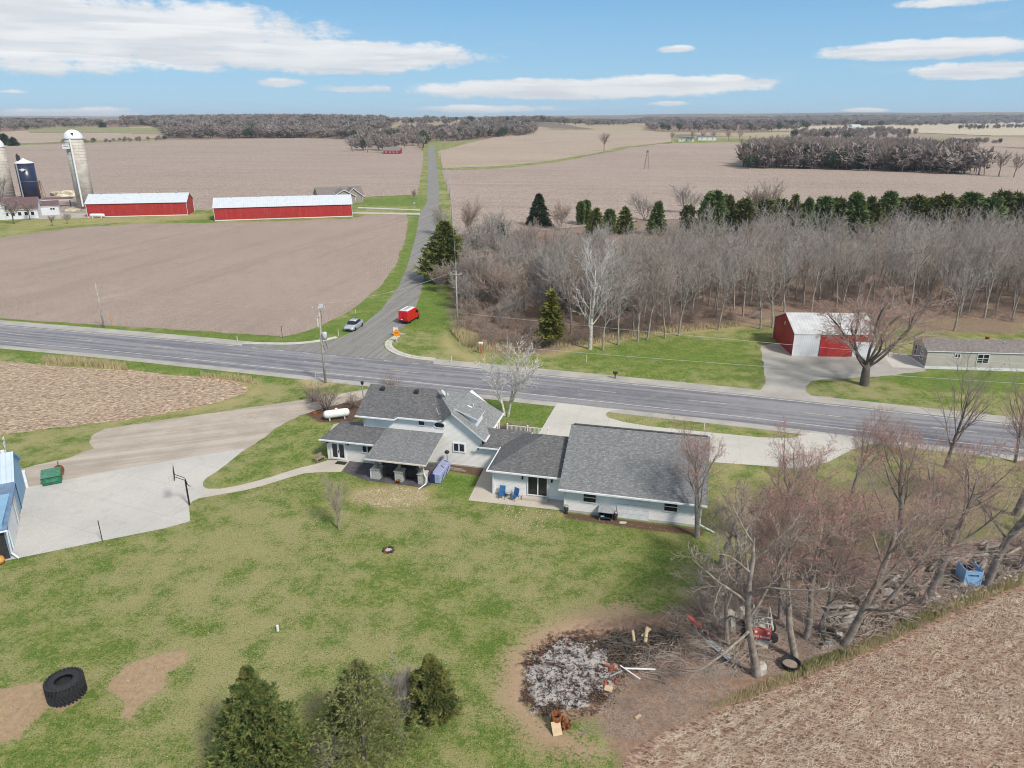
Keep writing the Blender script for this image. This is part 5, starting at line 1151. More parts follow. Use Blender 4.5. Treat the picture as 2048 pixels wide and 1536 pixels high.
# dumpster
g = G(95, 974); t = thing('dumpster', 'green metal dumpster with faded lid on the edge of the parking pad', 'dumpster', (g.x, g.y+.9, .03), R(28), None, .82)
b = MB(); b.prism([(-.95, -.75, .1), (-.95, .75, .1), (-.95, .75, 1.35), (-.95, -.75, 1.05), (-.95, -.85, .9)], (1.9, 0, 0)); b.build('bin', M['green'], t)
b = MB(); b.prism([(-1.0, -.95, 1.06), (-1.0, -.3, 1.3), (-1.0, .8, 1.42), (-1.0, .8, 1.48), (-1.0, -.3, 1.36), (-1.0, -.97, 1.12)], (2.0, 0, 0)); b.build('lid', M['greenlid'], t)
for s_ in (-1, 1): b = MB(); b.box((s_*1.02, -.1, .8), (.12, .9, .16)); b.build('lift_pocket', M['green'], t)
b = MB(); b.box((0, -.83, .6), (1.3, .1, .35)); b.build('front_rib', M['greenlid'], t)
g = G(119, 954); t = thing('old_implement', 'rusty upright farm implement part standing right of the dumpster', 'implement', (g.x, g.y, .0), R(70))
b = MB(); b.lathe([(.25, -.06), (.62, -.08), (.62, .08), (.25, .06)], 18, (0, 0, .62), axis='Y'); b.build('disc', M['rust'], t)
b = MB(); b.tube([(-.1, 0, .2), (.2, 0, 1.6)], .05, 6); b.tube([(0, .0, .6), (0, 1.2, .6)], .04, 6); b.build('strut', M['rust'], t)
# giant tyre
g = G(133, 1392); t = thing('giant_tyre', 'huge black loader tyre lying on its side on the grass', 'tyre', (g.x, g.y+.1, 0), R(12), None, .82)
b = MB(); r = 1.22
pr = [(.62, .12), (.68, .04), (1.02, .0), (1.18, .12), (1.22, .4), (1.22, 1.0), (1.18, 1.3), (1.04, 1.46), (.72, 1.5), (.60, 1.44), (.60, 1.3), (.85, 1.2), (.95, .8), (.85, .3), (.62, .12)]
b.lathe(pr, 48, cap=False); b.build('carcass', M['rubber'], t, smooth=True)
b = MB()
for k in range(30):
    a = k*math.pi/15
    b.box((1.235*math.cos(a), 1.235*math.sin(a), .42), (.14, .13, .8), rz=a+.0, rx=R(20)); a += math.pi/30
    b.box((1.235*math.cos(a), 1.235*math.sin(a), 1.1), (.14, .13, .75), rz=a, rx=R(-20))
    b.box((1.16*math.cos(a), 1.16*math.sin(a), 1.42), (.16, .11, .12), rz=a, ry=R(30))
b.build('tread_lugs', M['rubber'], t)
# fire ring
g = G(777, 1101); t = thing('fire_ring', 'small stone fire ring with ash in the middle of the lawn', 'fire ring', g)
rr = random.Random(3)
for k in range(9):
    a = k*math.pi*2/9; o = rockmesh('ring_stone', (.40*math.cos(a), .40*math.sin(a), .06), .13, .15, .14, M['dark'] if k % 3 else M['rust'], k+40, None, None, rz=a); o.parent = t
b = MB(); b.lathe([(.0, .06), (.2, .05), (.34, .02)], 16); b.build('ash', M['concrete'], t)
# landscaping boulders near tank
rockmesh('boulder', G(632, 827), .45, .35, .3, M['rust'], 9, 'reddish boulder on the mulch bed left of the propane tank', 'boulder')
# ------------------------------------------------------------------ burn pit and tree-row debris
g = G(1112, 1452); t = thing('burn_barrel', 'rusty orange burn barrel at the lower edge of the burn pit', 'barrel', g)
b = MB(); b.lathe([(.30, 0), (.31, .3), (.29, .32), (.31, .6), (.3, .88), (.27, .88), (.26, .1), (.02, .1)], 20, cap=False); b.build('drum', M['rust'], t, smooth=True)
b = MB(); b.lathe([(.0, .55), (.26, .5)], 16, cap=False); b.build('soot', M['black'], t)
g = G(1133, 1455); b = MB()
rr = random.Random(8)
for k in range(14):
    b.tube([(rr.uniform(-.3, .3), rr.uniform(-.4, .4), rr.uniform(.05, .5)), (rr.uniform(-.3, .3), rr.uniform(-.4, .4), rr.uniform(.1, .8))], rr.uniform(.03, .07), 6)
tag(b.build('split_wood_heap', M['rust'], loc=g), 'small heap of burnt split wood leaning beside the barrel', 'wood heap')
def board(label, px, py, sx, sy, rz, rx, z=.15, m='board', th=.03):
    b = MB(); b.box((0, 0, 0), (sx, sy, th), rx=rx); return tag(b.build('loose_board', M[m], loc=G(px, py)+Vector((0, 0, z)), rz=rz), label, 'board', 'loose boards round the burn pit')
board('pale square board leaning against the front of the burn barrel', 1113, 1465, .55, .75, R(15), R(48), .3)
board('pale square board lying on the ash at the right rim of the pit', 1217, 1380, .5, .4, R(-20), R(10), .12)
board('long white board crossing the debris right of the ash', 1280, 1344, 1.9, .12, R(-3), 0, .25, 'white'); board('thin white board angled across the debris', 1260, 1352, 1.6, .07, R(-48), R(5), .3, 'white')
board('grey board near the red bricks', 1232, 1352, 1.0, .1, R(30), 0, .2, 'greymetal')
board('painted red beam leaning down from the brush', 1400, 1265, 2.6, .22, R(-62), R(10), .45, 'redfaded', .12); board('peeling pale blue-grey plank below the red beam', 1437, 1305, 2.0, .35, R(-62), R(15), .25, 'dish', .06)
board('broken pale board behind the skid loader', 1523, 1290, .9, .5, R(-35), R(35), .2, 'cream'); board('short pale stick at the edge of the stubble', 1550, 1363, .8, .08, R(-42), 0, .05, 'board', .06)
board('split pale log in the dirt', 1276, 1436, .42, .14, R(35), 0, .08, 'board', .12)
rr = random.Random(21)
for k in range(12):
    px, py = rr.uniform(1205, 1240), rr.uniform(1330, 1380)
    b = MB(); b.box((0, 0, .06), (.24, .12, .08), rz=rr.uniform(0, 3), rx=rr.uniform(-.4, .4)); tag(b.build('loose_brick', M['brick'], loc=G(px, py)), 'broken red brick in the scatter at the right rim of the ash', 'brick', 'red bricks at the pit rim')
def sticks(name, poly, n, l0, l1, r, m, seed, label, cat, zmax=.5, bias=None, kind=None, height=None):
    rr = random.Random(seed); P = poly_w(poly); xs = [p[0] for p in P]; ys = [p[1] for p in P]; b = MB(); c = 0
    while c < n:
        x, y = rr.uniform(min(xs), max(xs)), rr.uniform(min(ys), max(ys))
        if sdist(P, np.array([x]), np.array([y]))[0] < 0: continue
        c += 1; a = rr.uniform(0, 2*math.pi) if bias is None else rr.gauss(bias, .5); L = rr.uniform(l0, l1)/2; z = rr.uniform(0, zmax)*rr.random(); dz = rr.uniform(-.25, .25)*L
        r_ = r*rr.uniform(.5, 1.4); m_ = (rr.uniform(-.1, .1), rr.uniform(-.1, .1))
        b.tube([(x-L*math.cos(a), y-L*math.sin(a), max(.02, z-dz)), (x+m_[0], y+m_[1], z+.03), (x+L*math.cos(a), y+L*math.sin(a), max(.02, z+dz))], [r_, r_*.9, r_*.4], 4)
    o = b.build(name, M[m]); return tag(o, label, cat, kind=kind)
sticks('brush_pile', [(1200, 1275), (1300, 1255), (1360, 1270), (1330, 1320), (1260, 1335), (1210, 1310)], 260, .6, 2.4, .022, 'bark_dark', 1, 'dark tangle of burnt branches along the upper right rim of the ash', 'brush pile', .8, kind='stuff')
sticks('brush_pile', [(1280, 1300), (1350, 1290), (1380, 1340), (1330, 1370), (1270, 1350)], 160, .5, 2.0, .02, 'twig_tan', 2, 'pale scattered branches lying on the dirt right of the ash', 'brush pile', .5, kind='stuff')
sticks('brush_pile', [(1330, 1225), (1420, 1215), (1440, 1290), (1400, 1340), (1350, 1290)], 200, .6, 2.4, .022, 'twig_tan', 3, 'tangle of tan branches around the red beam', 'brush pile', .7, kind='stuff')
sticks('charred_debris', [(1050, 1340), (1075, 1295), (1130, 1275), (1230, 1285), (1230, 1350), (1215, 1400), (1150, 1420), (1090, 1430), (1058, 1400)], 170, .12, .6, .022, 'black', 4, 'black charred bits strewn through the ash of the burn pit', 'charred debris', .12, kind='stuff')
sticks('ash_debris', [(1070, 1345), (1095, 1305), (1160, 1290), (1215, 1310), (1210, 1380), (1150, 1400), (1090, 1400)], 60, .08, .35, .02, 'concrete', 5, 'white ashy fragments in the burn pit', 'ash debris', .12, kind='stuff')
sticks('fallen_branches', [(1380, 1360), (1440, 1290), (1520, 1330), (1700, 1260), (1900, 1180), (2100, 1120), (2090, 1080), (1900, 1090), (1700, 1180), (1560, 1230), (1420, 1240)], 620, .5, 2.2, .016, 'twig_tan', 6, 'tan fallen twigs and branches all along the tree row floor', 'fallen branches', .35, kind='stuff')
sticks('dirt_debris', [(1250, 1340), (1380, 1330), (1520, 1380), (1400, 1440), (1300, 1480), (1230, 1440)], 260, .1, .5, .012, 'twig_tan', 7, 'small pale sticks scattered over the bare dirt beside the pit', 'sticks', .04, kind='stuff')
for i, (a, c, r) in enumerate([((1268, 1291), (1264, 1278), .1), ((1290, 1292), (1293, 1272), .12), ((1283, 1280), (1300, 1274), .09)]):
    A_, C_ = G(*a)+Vector((0, 0, .3)), G(*c)+Vector((0, 0, .7)); b = MB(); b.tube([A_, C_], r, 8)
    tag(b.build('log', M['pine_gold'] if False else M['board']), ['short pale log end standing left in the brush pile', 'short thick yellowish log standing in the brush pile', 'small log lying across the other two in the brush pile'][i], 'log', 'short logs in the brush pile')
sticks('deadwood_bank', [(1625, 1295), (1680, 1200), (1800, 1150), (1960, 1120), (2100, 1100), (2100, 1140), (1960, 1180), (1860, 1225), (1740, 1285)], 620, .6, 2.6, .035, 'bark_tan', 61, 'grey tangled bank of deadwood heaped over the dumped rocks', 'brush pile', 1.0, kind='stuff')
sticks('deadwood_bank', [(1395, 1290), (1440, 1225), (1520, 1215), (1530, 1300), (1470, 1350)], 320, .6, 2.2, .022, 'twig_tan', 62, 'tangled grey branches round the broken concrete left of the skid loader', 'brush pile', .8, kind='stuff')
# skid loader
g = G(1527, 1290); t = thing('skid_loader', 'old red and white skid loader sitting between the tree trunks', 'skid loader', (g.x, g.y+.9, 0), R(-12))
b = MB(); b.box((0, -.72, .78), (1.15, .35, .72)); b.build('rear_door', M['redfaded'], t, bevel=.05)
b = MB(); b.box((0, .1, .6), (1.1, 1.5, .55)); b.build('body', M['cream'], t, bevel=.04)
b = MB()
for x in (-.52, .52): b.tube([(x, -.6, 1.1), (x, -.55, 1.95), (x, .6, 1.98), (x, .8, .9)], .045, 6)
b.tube([(-.52, -.58, 1.5), (.52, -.58, 1.5)], .045, 6); b.tube([(-.52, -.55, 1.95), (.52, -.55, 1.95)], .04, 6); b.build('roll_cage', M['cream'], t)
for x in (-.66, .66): b = MB(); b.tube([(x, -.75, 1.2), (x, .4, 1.25), (x, 1.25, .5)], .08, 6); b.build('lift_arm', M['cream'], t)
b = MB(); b.prism([(-.8, 1.2, .15), (-.8, 1.9, .1), (-.8, 1.25, .7)], (1.6, 0, 0)); b.build('bucket', M['greymetal'], t)
for x in (-.75, .75):
    for y in (-.5, .55):
        wheel(t, x, y, .38, .26)
for x in (-.4, .4):
    b = MB(); b.lathe([(.02, -.91), (.09, -.91), (.09, -.88)], 12, (x, 0, 1.0), axis='Y'); b.build('headlight', M['white'], t)
def lettering(text, size, par, loc, rx, m, name='lettering', ext=.006):
    cu = bpy.data.curves.new('txt', 'FONT'); cu.body = text; cu.size = size; cu.extrude = ext; cu.align_x = 'CENTER'; cu.offset = size*.02
    o = bpy.data.objects.new('txt', cu); link(o); dg = bpy.context.evaluated_depsgraph_get(); me = bpy.data.meshes.new_from_object(o.evaluated_get(dg)); bpy.data.objects.remove(o)
    me.materials.clear(); me.materials.append(m); n = bpy.data.objects.new(name, me); link(n, par); n.location = loc; n.rotation_euler = (rx, 0, 0); return n
lettering('743 Bobcat', .22, t, (0, -.905, .58), R(90), M['white'])
lettering('HARVESTORE', .5, bpy.data.objects['blue_silo'], (.9, -3.95, h1-3.8), R(90), M['white']) if False else None
# blue crate
g = G(1944, 1172); t = thing('steel_crate', 'light blue open steel crate with dark writing standing against a tree trunk', 'crate', (g.x, g.y+.6, 0), R(-6))
b = MB(); b.box((0, -.6, .65), (1.15, .05, 1.1)); b.build('front_panel', M['skyblue'], t)
b = MB(); b.box((-.58, 0, .75), (.05, 1.2, 1.1)); b.box((.58, 0, .75), (.05, 1.2, 1.1)); b.build('side_panel', M['skyblue'], t)
b = MB(); b.box((0, .6, .6), (1.15, .05, .9)); b.box((0, 0, .15), (1.1, 1.15, .06)); b.build('back_panel', M['navy'], t)
b = MB(); [b.box((x, y, .65), (.09, .09, 1.4)) for x in (-.58, .58) for y in (-.6, .6)]; b.box((0, -.6, 1.22), (1.2, .08, .07)); b.box((0, -.6, .1), (1.2, .08, .07)); b.build('frame', M['skyblue'], t)
b = MB(); rr = random.Random(4)
for k in range(9): b.box((-.36+k*.085, -.632, .93), (.05, .01, .12+.02*(k % 3)))
b.build('lettering', M['navy'], t)
# old tyre / tub at the trunk base
t = thing('tipped_drum', 'dark rusted open tub full of leaves at the foot of a leaning trunk', 'tub', G(1580, 1335), 0)
b = MB(); b.lathe([(.45, 0), (.62, .45), (.58, .46), (.42, .1), (.05, .08)], 20, cap=False); b.build('tub', M['black'], t)
b = MB(); b.lathe([(.02, .3), (.52, .24)], 16, cap=False); b.build('leaves', M['twig_brown'], t)
# rocks, slabs and logs
rr = random.Random(77)
def rk(px, py, s, m, label, name='boulder', cat='boulder', group='rocks dumped along the tree row', fl=.7):
    return rockmesh(name, G(px, py)+Vector((0, 0, .05)), s, s*rr.uniform(.6, .9), s*fl, M[m], rr.uniform(0, 99), label, cat, group, rr.uniform(0, 3))
M['rock'] = mat('weathered_rock', (.36, .33, .30), (.22, .20, .18), 3, .9, bump=.8)
M['palerock'] = mat('pale_broken_concrete', (.50, .46, .41), (.36, .33, .29), 3, .9, bump=.8)
rk(1450, 1240, .95, 'palerock', 'big pale broken concrete block left of the skid loader, the left one'); rk(1488, 1230, .7, 'palerock', 'big pale broken concrete block just left of the skid loader, the right one')
rk(1519, 1345, .45, 'palerock', 'upright pale stump-like rock at the foot of the leftmost trunk', fl=1.6); rk(1803, 1230, .6, 'palerock', 'flat pale rock at the edge of the green strip', fl=.4)
rk(1778, 1195, .85, 'rock', 'large split grey rock under the maples, in the middle of the dump row', fl=.9); rk(1452, 1298, .35, 'rock', 'small pale rock below the grey planks', fl=1.0)
for k in range(3):
    b = MB(); b.box((0, 0, .4), (.32, .12, 1.1), rx=R(-30)); tag(b.build('concrete_slab', M['palerock'], loc=G(1437+k*14, 1262)), 'grey concrete slab leaning in the row of three below the broken blocks', 'slab', 'three leaning slabs')
for k in range(70):
    f = rr.random(); px = 1640+f*360; py = 1285-f*160+rr.uniform(-45, 18)*.8
    rk(px, py, rr.uniform(.14, .5), rr.choice(['rock', 'rock', 'palerock', 'bark_dark']), 'one of many rough rocks in the dumped heap under the trees', fl=rr.uniform(.5, .9), group='rough rocks of the dumped heap')
for k in range(34):
    px = rr.uniform(1900, 2040); py = 1205-(px-1900)*.32+rr.uniform(-14, 10)
    rk(px, py, rr.uniform(.08, .2), 'palerock', 'small pale stone in the scatter in front of the blue crate', group='small stones before the crate')
for k in range(36):
    f = rr.random(); px = 1650+f*390; py = 1265-f*165+rr.uniform(-40, 8); g = G(px, py); a = rr.uniform(-.6, .6)+.4; L = rr.uniform(.5, 1.3)
    b = MB(); b.tube([(-L*math.cos(a), -L*math.sin(a), rr.uniform(.1, .4)), (L*math.cos(a), L*math.sin(a), rr.uniform(.15, .6))], [rr.uniform(.1, .2), rr.uniform(.07, .15)], 8)
    tag(b.build('log', M[rr.choice(['bark_tan', 'rock', 'bark_grey'])], loc=g, smooth=True), 'weathered log in the heap under the right-hand trees', 'log', 'logs of the dumped heap')
# hay / silage heap & lattice tower in the fields
t = thing('lattice_tower', 'small dark lattice tower standing alone in the big field', 'tower', G(1293, 338)); h = HT(G(1293, 338), 303)
b = MB()
for sx in (-1, 1):
    for sy in (-1, 1): b.tube([(sx*1.6, sy*1.6, 0), (sx*.3, sy*.3, h)], .09, 5)
for k in range(7):
    z0, z1 = h*k/7, h*(k+1)/7; w0 = 1.6-1.3*k/7; w1 = 1.6-1.3*(k+1)/7
    for s_ in (-1, 1): b.tube([(s_*w0, -w0, z0), (-s_*w1, -w1, z1)], .05, 4); b.tube([(-w0, s_*w0, z0), (-w1, -s_*w1, z1)], .05, 4)
b.build('frame', M['bark_grey'], t)
b = MB(); b.lathe([(.1, -.15), (.9, -.1), (.9, .1), (.1, .15)], 12, (0, 0, h), axis='Y'); b.build('head', M['bark_grey'], t)
t = thing('lattice_tower', 'small lattice windpump tower right of the navy silo', 'tower', G(86, 395)); h = HT(G(86, 395), 361)
b = MB()
for sx in (-1, 1):
    for sy in (-1, 1): b.tube([(sx*.9, sy*.9, 0), (sx*.2, sy*.2, h)], .08, 4)
for k in range(6):
    z0, z1 = h*k/6, h*(k+1)/6; w0 = .9-.7*k/6; w1 = .9-.7*(k+1)/6
    for s_ in (-1, 1): b.tube([(s_*w0, -w0, z0), (-s_*w1, -w1, z1)], .05, 4)
b.build('frame', M['rust'], t)
rockmesh('straw_heap', G(134, 392), 7, 4, 2.6, M['field_pale'], 4, 'pale heap of silage or straw left of the concrete silo', 'heap')
rockmesh('straw_heap', G(146, 422), 3, 2, 1.2, M['field_pale'], 5, 'small tan heap at the foot of the concrete silo', 'heap')
# ------------------------------------------------------------------ TREES
class TB:
    """triangle buffer"""
    def __init__(s): s.v = []; s.f = []
    def tube(s, pts, rad, k):
        n = len(pts); b = len(s.v)
        d = pts[-1]-pts[0]
        if d.length < 1e-6: return
        d.normalize(); a = Vector((0, 0, 1)) if abs(d.z) < .8 else Vector((1, 0, 0)); u = d.cross(a).normalized(); w = d.cross(u)
        cs = [(math.cos(2*math.pi*j/k), math.sin(2*math.pi*j/k)) for j in range(k)]
        for p, r in zip(pts[:-1], rad[:-1]):
            for c_, s_ in cs: s.v.append(tuple(p+u*(c_*r)+w*(s_*r)))
        s.v.append(tuple(pts[-1])); tip = len(s.v)-1
        for i in range(n-2):
            for j in range(k):
                a_ = b+i*k+j; b_ = b+i*k+(j+1) % k; s.f.append((a_, b_, b_+k)); s.f.append((a_, b_+k, a_+k))
        for j in range(k): s.f.append((b+(n-2)*k+j, b+(n-2)*k+(j+1) % k, tip))
    def tri(s, a, b, c):
        n = len(s.v); s.v += [tuple(a), tuple(b), tuple(c)]; s.f.append((n, n+1, n+2))
    def arr(s): return np.array(s.v, np.float32), np.array(s.f, np.int32)
def grow_tree(seed, H, r0, P):
    _, _, _, k = grow0(seed, H, r0, P, 1.0)
    return grow0(seed, H, r0/k, P, k)[:3]
def grow0(seed, H, r0, P, kk):
    """P: levels, kids per level, ang, ratio, t0, wob, up, seg, sides, clear, stems, bud"""
    rr = random.Random(seed); TR = TB(); CR = TB(); BD = TB(); L = P['levels']
    def branch(p, d, ln, r, lv):
        n = P['seg'][lv]; pts = [p.copy()]; rad = [r]; dd = d.copy(); end = P.get('tipr', .25) if lv < L else .15
        for i in range(n):
            w = P['wob'][lv]; dd = (dd+Vector((rr.gauss(0, w), rr.gauss(0, w), rr.gauss(0, w)+P['up'][lv]))).normalized()
            pts.append(pts[-1]+dd*(ln/n)); rad.append(r*(1-(1-end)*(i+1)/n))
        (TR if lv <= P['trunk_lv'] else CR).tube(pts, rad, P['sides'][lv])
        if lv == L:
            if P.get('bud'):
                for q in (pts[-1], pts[-2], (pts[-1]+pts[-2])*.5):
                    for _ in range(P['bud'][0]):
                        o = Vector((rr.gauss(0, .1), rr.gauss(0, .1), rr.gauss(0, .1))); s_ = P['bud'][1]/kk; c = q+o
                        BD.tri(c+Vector((rr.uniform(-s_, s_), rr.uniform(-s_, s_), rr.uniform(-s_, s_))), c+Vector((rr.uniform(-s_, s_), rr.uniform(-s_, s_), rr.uniform(-s_, s_))), c+Vector((rr.uniform(-s_, s_), rr.uniform(-s_, s_), rr.uniform(-s_, s_))))
            return
        nk = P['kids'][lv]; az0 = rr.uniform(0, 6.28)
        for j in range(nk):
            f = P['t0'][lv]+(1-P['t0'][lv])*(j+rr.uniform(.1, .9))/nk
            i = min(int(f*n), n-1); q = pts[i].lerp(pts[i+1], f*n-i); ax = (pts[i+1]-pts[i]).normalized()
            a = az0+j*2.4+rr.uniform(-.4, .4); u = ax.cross(Vector((0, 0, 1)) if abs(ax.z) < .9 else Vector((1, 0, 0))).normalized(); w = ax.cross(u)
            th = P['ang'][lv]*rr.uniform(.75, 1.25); nd = ax*math.cos(th)+(u*math.cos(a)+w*math.sin(a))*math.sin(th)
            ratio = P['ratio'][lv]*rr.uniform(.75, 1.15)*(1.15-.55*f if P.get('cone', True) else 1)
            rk_ = (rad[i]*(1-f*n+i)+rad[i+1]*(f*n-i))*P.get('rr', .55)
            branch(q, nd.normalized(), ln*ratio, max(rk_, P.get('rmin', .006)/kk), lv+1)
    st = P.get('stems', 1)
    for k in range(st):
        a = rr.uniform(0, 6.28) if 'lean_az' not in P else P['lean_az']; ln_ = P.get('lean', .03)*(1 if st == 1 else rr.uniform(.5, 1.6)); a += k*6.28/st
        d = Vector((math.cos(a)*ln_, math.sin(a)*ln_, 1)).normalized()
        branch(Vector((math.cos(a)*r0*.7, math.sin(a)*r0*.7, -.15)) if st > 1 else Vector((0, 0, -.15)), d, H*P['tlen']*(1 if k == 0 else rr.uniform(.7, 1)), r0*(1 if st == 1 else .65), 0)
    # normalise height
    zs = max(v[2] for v in CR.v); s_ = H/zs
    out = []
    for T in (TR, CR, BD):
        T.v = [(x*s_, y*s_, z*s_) for x, y, z in T.v]
    return TR, CR, BD, s_
WALNUT = dict(levels=3, kids=[10, 9, 9], ang=[.62, .6, .65], ratio=[.95, .48, .42], t0=[.42, .15, .1], wob=[.05, .10, .16, .2], up=[.02, .09, .05, .03], seg=[6, 6, 4, 2], sides=[6, 4, 3, 3], trunk_lv=1, tlen=.55, rr=.6, rmin=.026, lean=.06, tipr=.3)
FAR = dict(levels=2, kids=[12, 14], ang=[.65, .6], ratio=[.8, .45], t0=[.25, .15], wob=[.06, .15, .2], up=[.02, .08, .03], seg=[5, 4, 3], sides=[5, 3, 3], trunk_lv=0, tlen=.8, rr=.5, rmin=.05, lean=.04)
MAPLE = dict(levels=4, kids=[8, 8, 7, 5], ang=[.65, .65, .65, .6], ratio=[.75, .58, .5, .42], t0=[.30, .22, .18, .15], wob=[.07, .10, .14, .2, .22], up=[.03, .08, .06, .04, .02], seg=[7, 6, 5, 3, 3], sides=[9, 6, 4, 3, 3], trunk_lv=2, tlen=.62, rr=.44, rmin=.012, tipr=.4, bud=(1, .055))
BIGMAPLE = dict(levels=4, kids=[9, 8, 8, 7], ang=[.68, .6, .6, .6], ratio=[3.4, .52, .48, .42], t0=[.6, .25, .15, .1], wob=[.05, .12, .15, .2, .22], up=[.0, .07, .05, .03, .02], seg=[5, 7, 5, 3, 3], sides=[10, 6, 4, 3, 3], trunk_lv=1, tlen=.25, rr=.42, rmin=.022, tipr=.6, bud=(1, .06))
BIRCH = dict(levels=3, kids=[11, 7, 4], ang=[.65, .6, .6], ratio=[.6, .48, .45], t0=[.25, .2, .2], wob=[.07, .13, .16, .2], up=[.03, .08, .05, .0], seg=[8, 6, 4, 3], sides=[8, 5, 3, 3], trunk_lv=1, tlen=.85, stems=3, lean=.30, rr=.55, rmin=.03)
SYC = dict(levels=3, kids=[16, 8, 5], ang=[.75, .55, .6], ratio=[.58, .45, .45], t0=[.22, .2, .2], wob=[.04, .12, .16, .2], up=[.02, .13, .06, .02], seg=[9, 6, 4, 3], sides=[8, 5, 3, 3], trunk_lv=1, tlen=.85, rr=.5, rmin=.03, lean=.02)
VASE = dict(levels=3, kids=[14, 9, 7], ang=[.5, .5, .55], ratio=[.75, .5, .42], t0=[.22, .15, .15], wob=[.05, .08, .12, .15], up=[.02, .06, .04, .02], seg=[6, 5, 4, 3], sides=[6, 4, 3, 3], trunk_lv=0, tlen=.6, rr=.5, rmin=.012, lean=.02)
SHRUB = dict(levels=3, kids=[7, 7, 7], ang=[.6, .6, .6], ratio=[.6, .5, .45], t0=[.15, .15, .15], wob=[.12, .16, .2, .2], up=[.02, .04, .02, .0], seg=[5, 4, 3, 3], sides=[5, 3, 3, 3], trunk_lv=0, tlen=.75, stems=7, lean=.55, rr=.55, rmin=.012)
SNAG = dict(levels=4, kids=[8, 7, 7, 5], ang=[.8, .8, .7, .6], ratio=[.6, .5, .48, .42], t0=[.35, .2, .18, .15], wob=[.08, .14, .18, .22, .25], up=[.0, .01, .0, .0, .0], seg=[7, 6, 5, 3, 3], sides=[9, 6, 4, 3, 3], trunk_lv=2, tlen=.7, rr=.52, rmin=.016, tipr=.4)
def tmesh(name, T, m):
    v, f = T.arr(); me = bpy.data.meshes.new(name); me.vertices.add(len(v)); me.vertices.foreach_set('co', v.ravel()); me.loops.add(f.size); me.loops.foreach_set('vertex_index', f.ravel())
    me.polygons.add(len(f)); me.polygons.foreach_set('loop_start', np.arange(0, f.size, 3, dtype=np.int32)); me.materials.append(m); me.update(calc_edges=True); return me
def tree_thing(name, label, cat, base, meshes, group=None, rz=0, sc=(1, 1, 1), tilt=0):
    t = thing(name, label, cat, base, rz, group); t.scale = sc; t.rotation_euler = (0, tilt, rz)
    for nm, me in meshes: link(bpy.data.objects.new(nm, me), t)
    return t
def make(seed, H, r0, P, bark, twig, bud=None):
    TR, CR, BD = grow_tree(seed, H, r0, P); out = [('trunk', tmesh('trunk', TR, M[bark])), ('crown', tmesh('crown', CR, M[twig]))]
    if bud and BD.v: out.append(('buds', tmesh('buds', BD, M[bud])))
    return out
# --- conifers
def conifer(seed, H, Rr, n, s, m, style='cedar', bare=.06, top=.02):
    rr = random.Random(seed); T = TB(); TK = TB(); TK.tube([Vector((0, 0, -.1)), Vector((0, 0, H*.5)), Vector((0, 0, H*.97))], [H*.018, H*.012, .01], 6)
    nb = int(n)
    off = Vector((seed*3.7, seed*1.3, 0))
    for k in range(nb):
        f = rr.random()**(1.25 if style != 'column' else 1.0); z = H*(bare+(1-bare)*f)
        if style == 'column': R_ = Rr*min(1, (1-f)*5)**.5*min(1, .6+f*3)
        elif style == 'round': R_ = Rr*math.sqrt(max(0, 1-((f-.42)/.60)**2))*(.85+.3*noise.noise(Vector((f*5, seed, 0))))
        elif style == 'pine': R_ = Rr*(1-f)**.75*(.75+.5*math.sin(f*H*2.2+seed)**2)+top
        else: R_ = Rr*(1-f)**.8+top
        a = rr.uniform(0, 2*math.pi); q = rr.random()**.45; x0_, y0_ = math.cos(a)*R_, math.sin(a)*R_
        lump = 1+.55*noise.noise(Vector((math.cos(a)*R_*1.1, math.sin(a)*R_*1.1, z*.9))+off)
        if style == 'cedar': lump = 1+.75*noise.noise(Vector((math.cos(a)*R_*1.5, math.sin(a)*R_*1.5, z*1.1))+off)+.3*noise.noise(Vector((x0_*4, y0_*4, z*3))+off)
        x = math.cos(a)*R_*q*lump; y = math.sin(a)*R_*q*lump
        dn = -.35 if style == 'spruce' else .35
        d = Vector((math.cos(a), math.sin(a), dn+rr.uniform(-.25, .25)*1.6)).normalized()
        c = Vector((x, y, z+(-.25*q*R_*.3 if style == 'spruce' else .15*q*R_*.3)))
        if noise.noise(c*1.1+off*2) < -.28 and style != 'column': continue
        if style == 'cedar' and noise.noise(Vector((c.x*1.6, c.y*1.6, c.z*2.6))+off) < -.10: continue
        for _ in range(3):
            e = (d+Vector((rr.gauss(0, .5), rr.gauss(0, .5), rr.gauss(0, .4)))).normalized(); w = e.cross(Vector((rr.gauss(0, 1), rr.gauss(0, 1), rr.gauss(0, 1)))).normalized(); L = s*rr.uniform(.6, 1.3)
            T.tri(c+w*L*.22, c-w*L*.22, c+e*L)
    return [('trunk', tmesh('trunk', TK, M['bark_dark'])), ('foliage', tmesh('foliage', T, M[m]))]
def at_tree(px, py): return G(px, py)
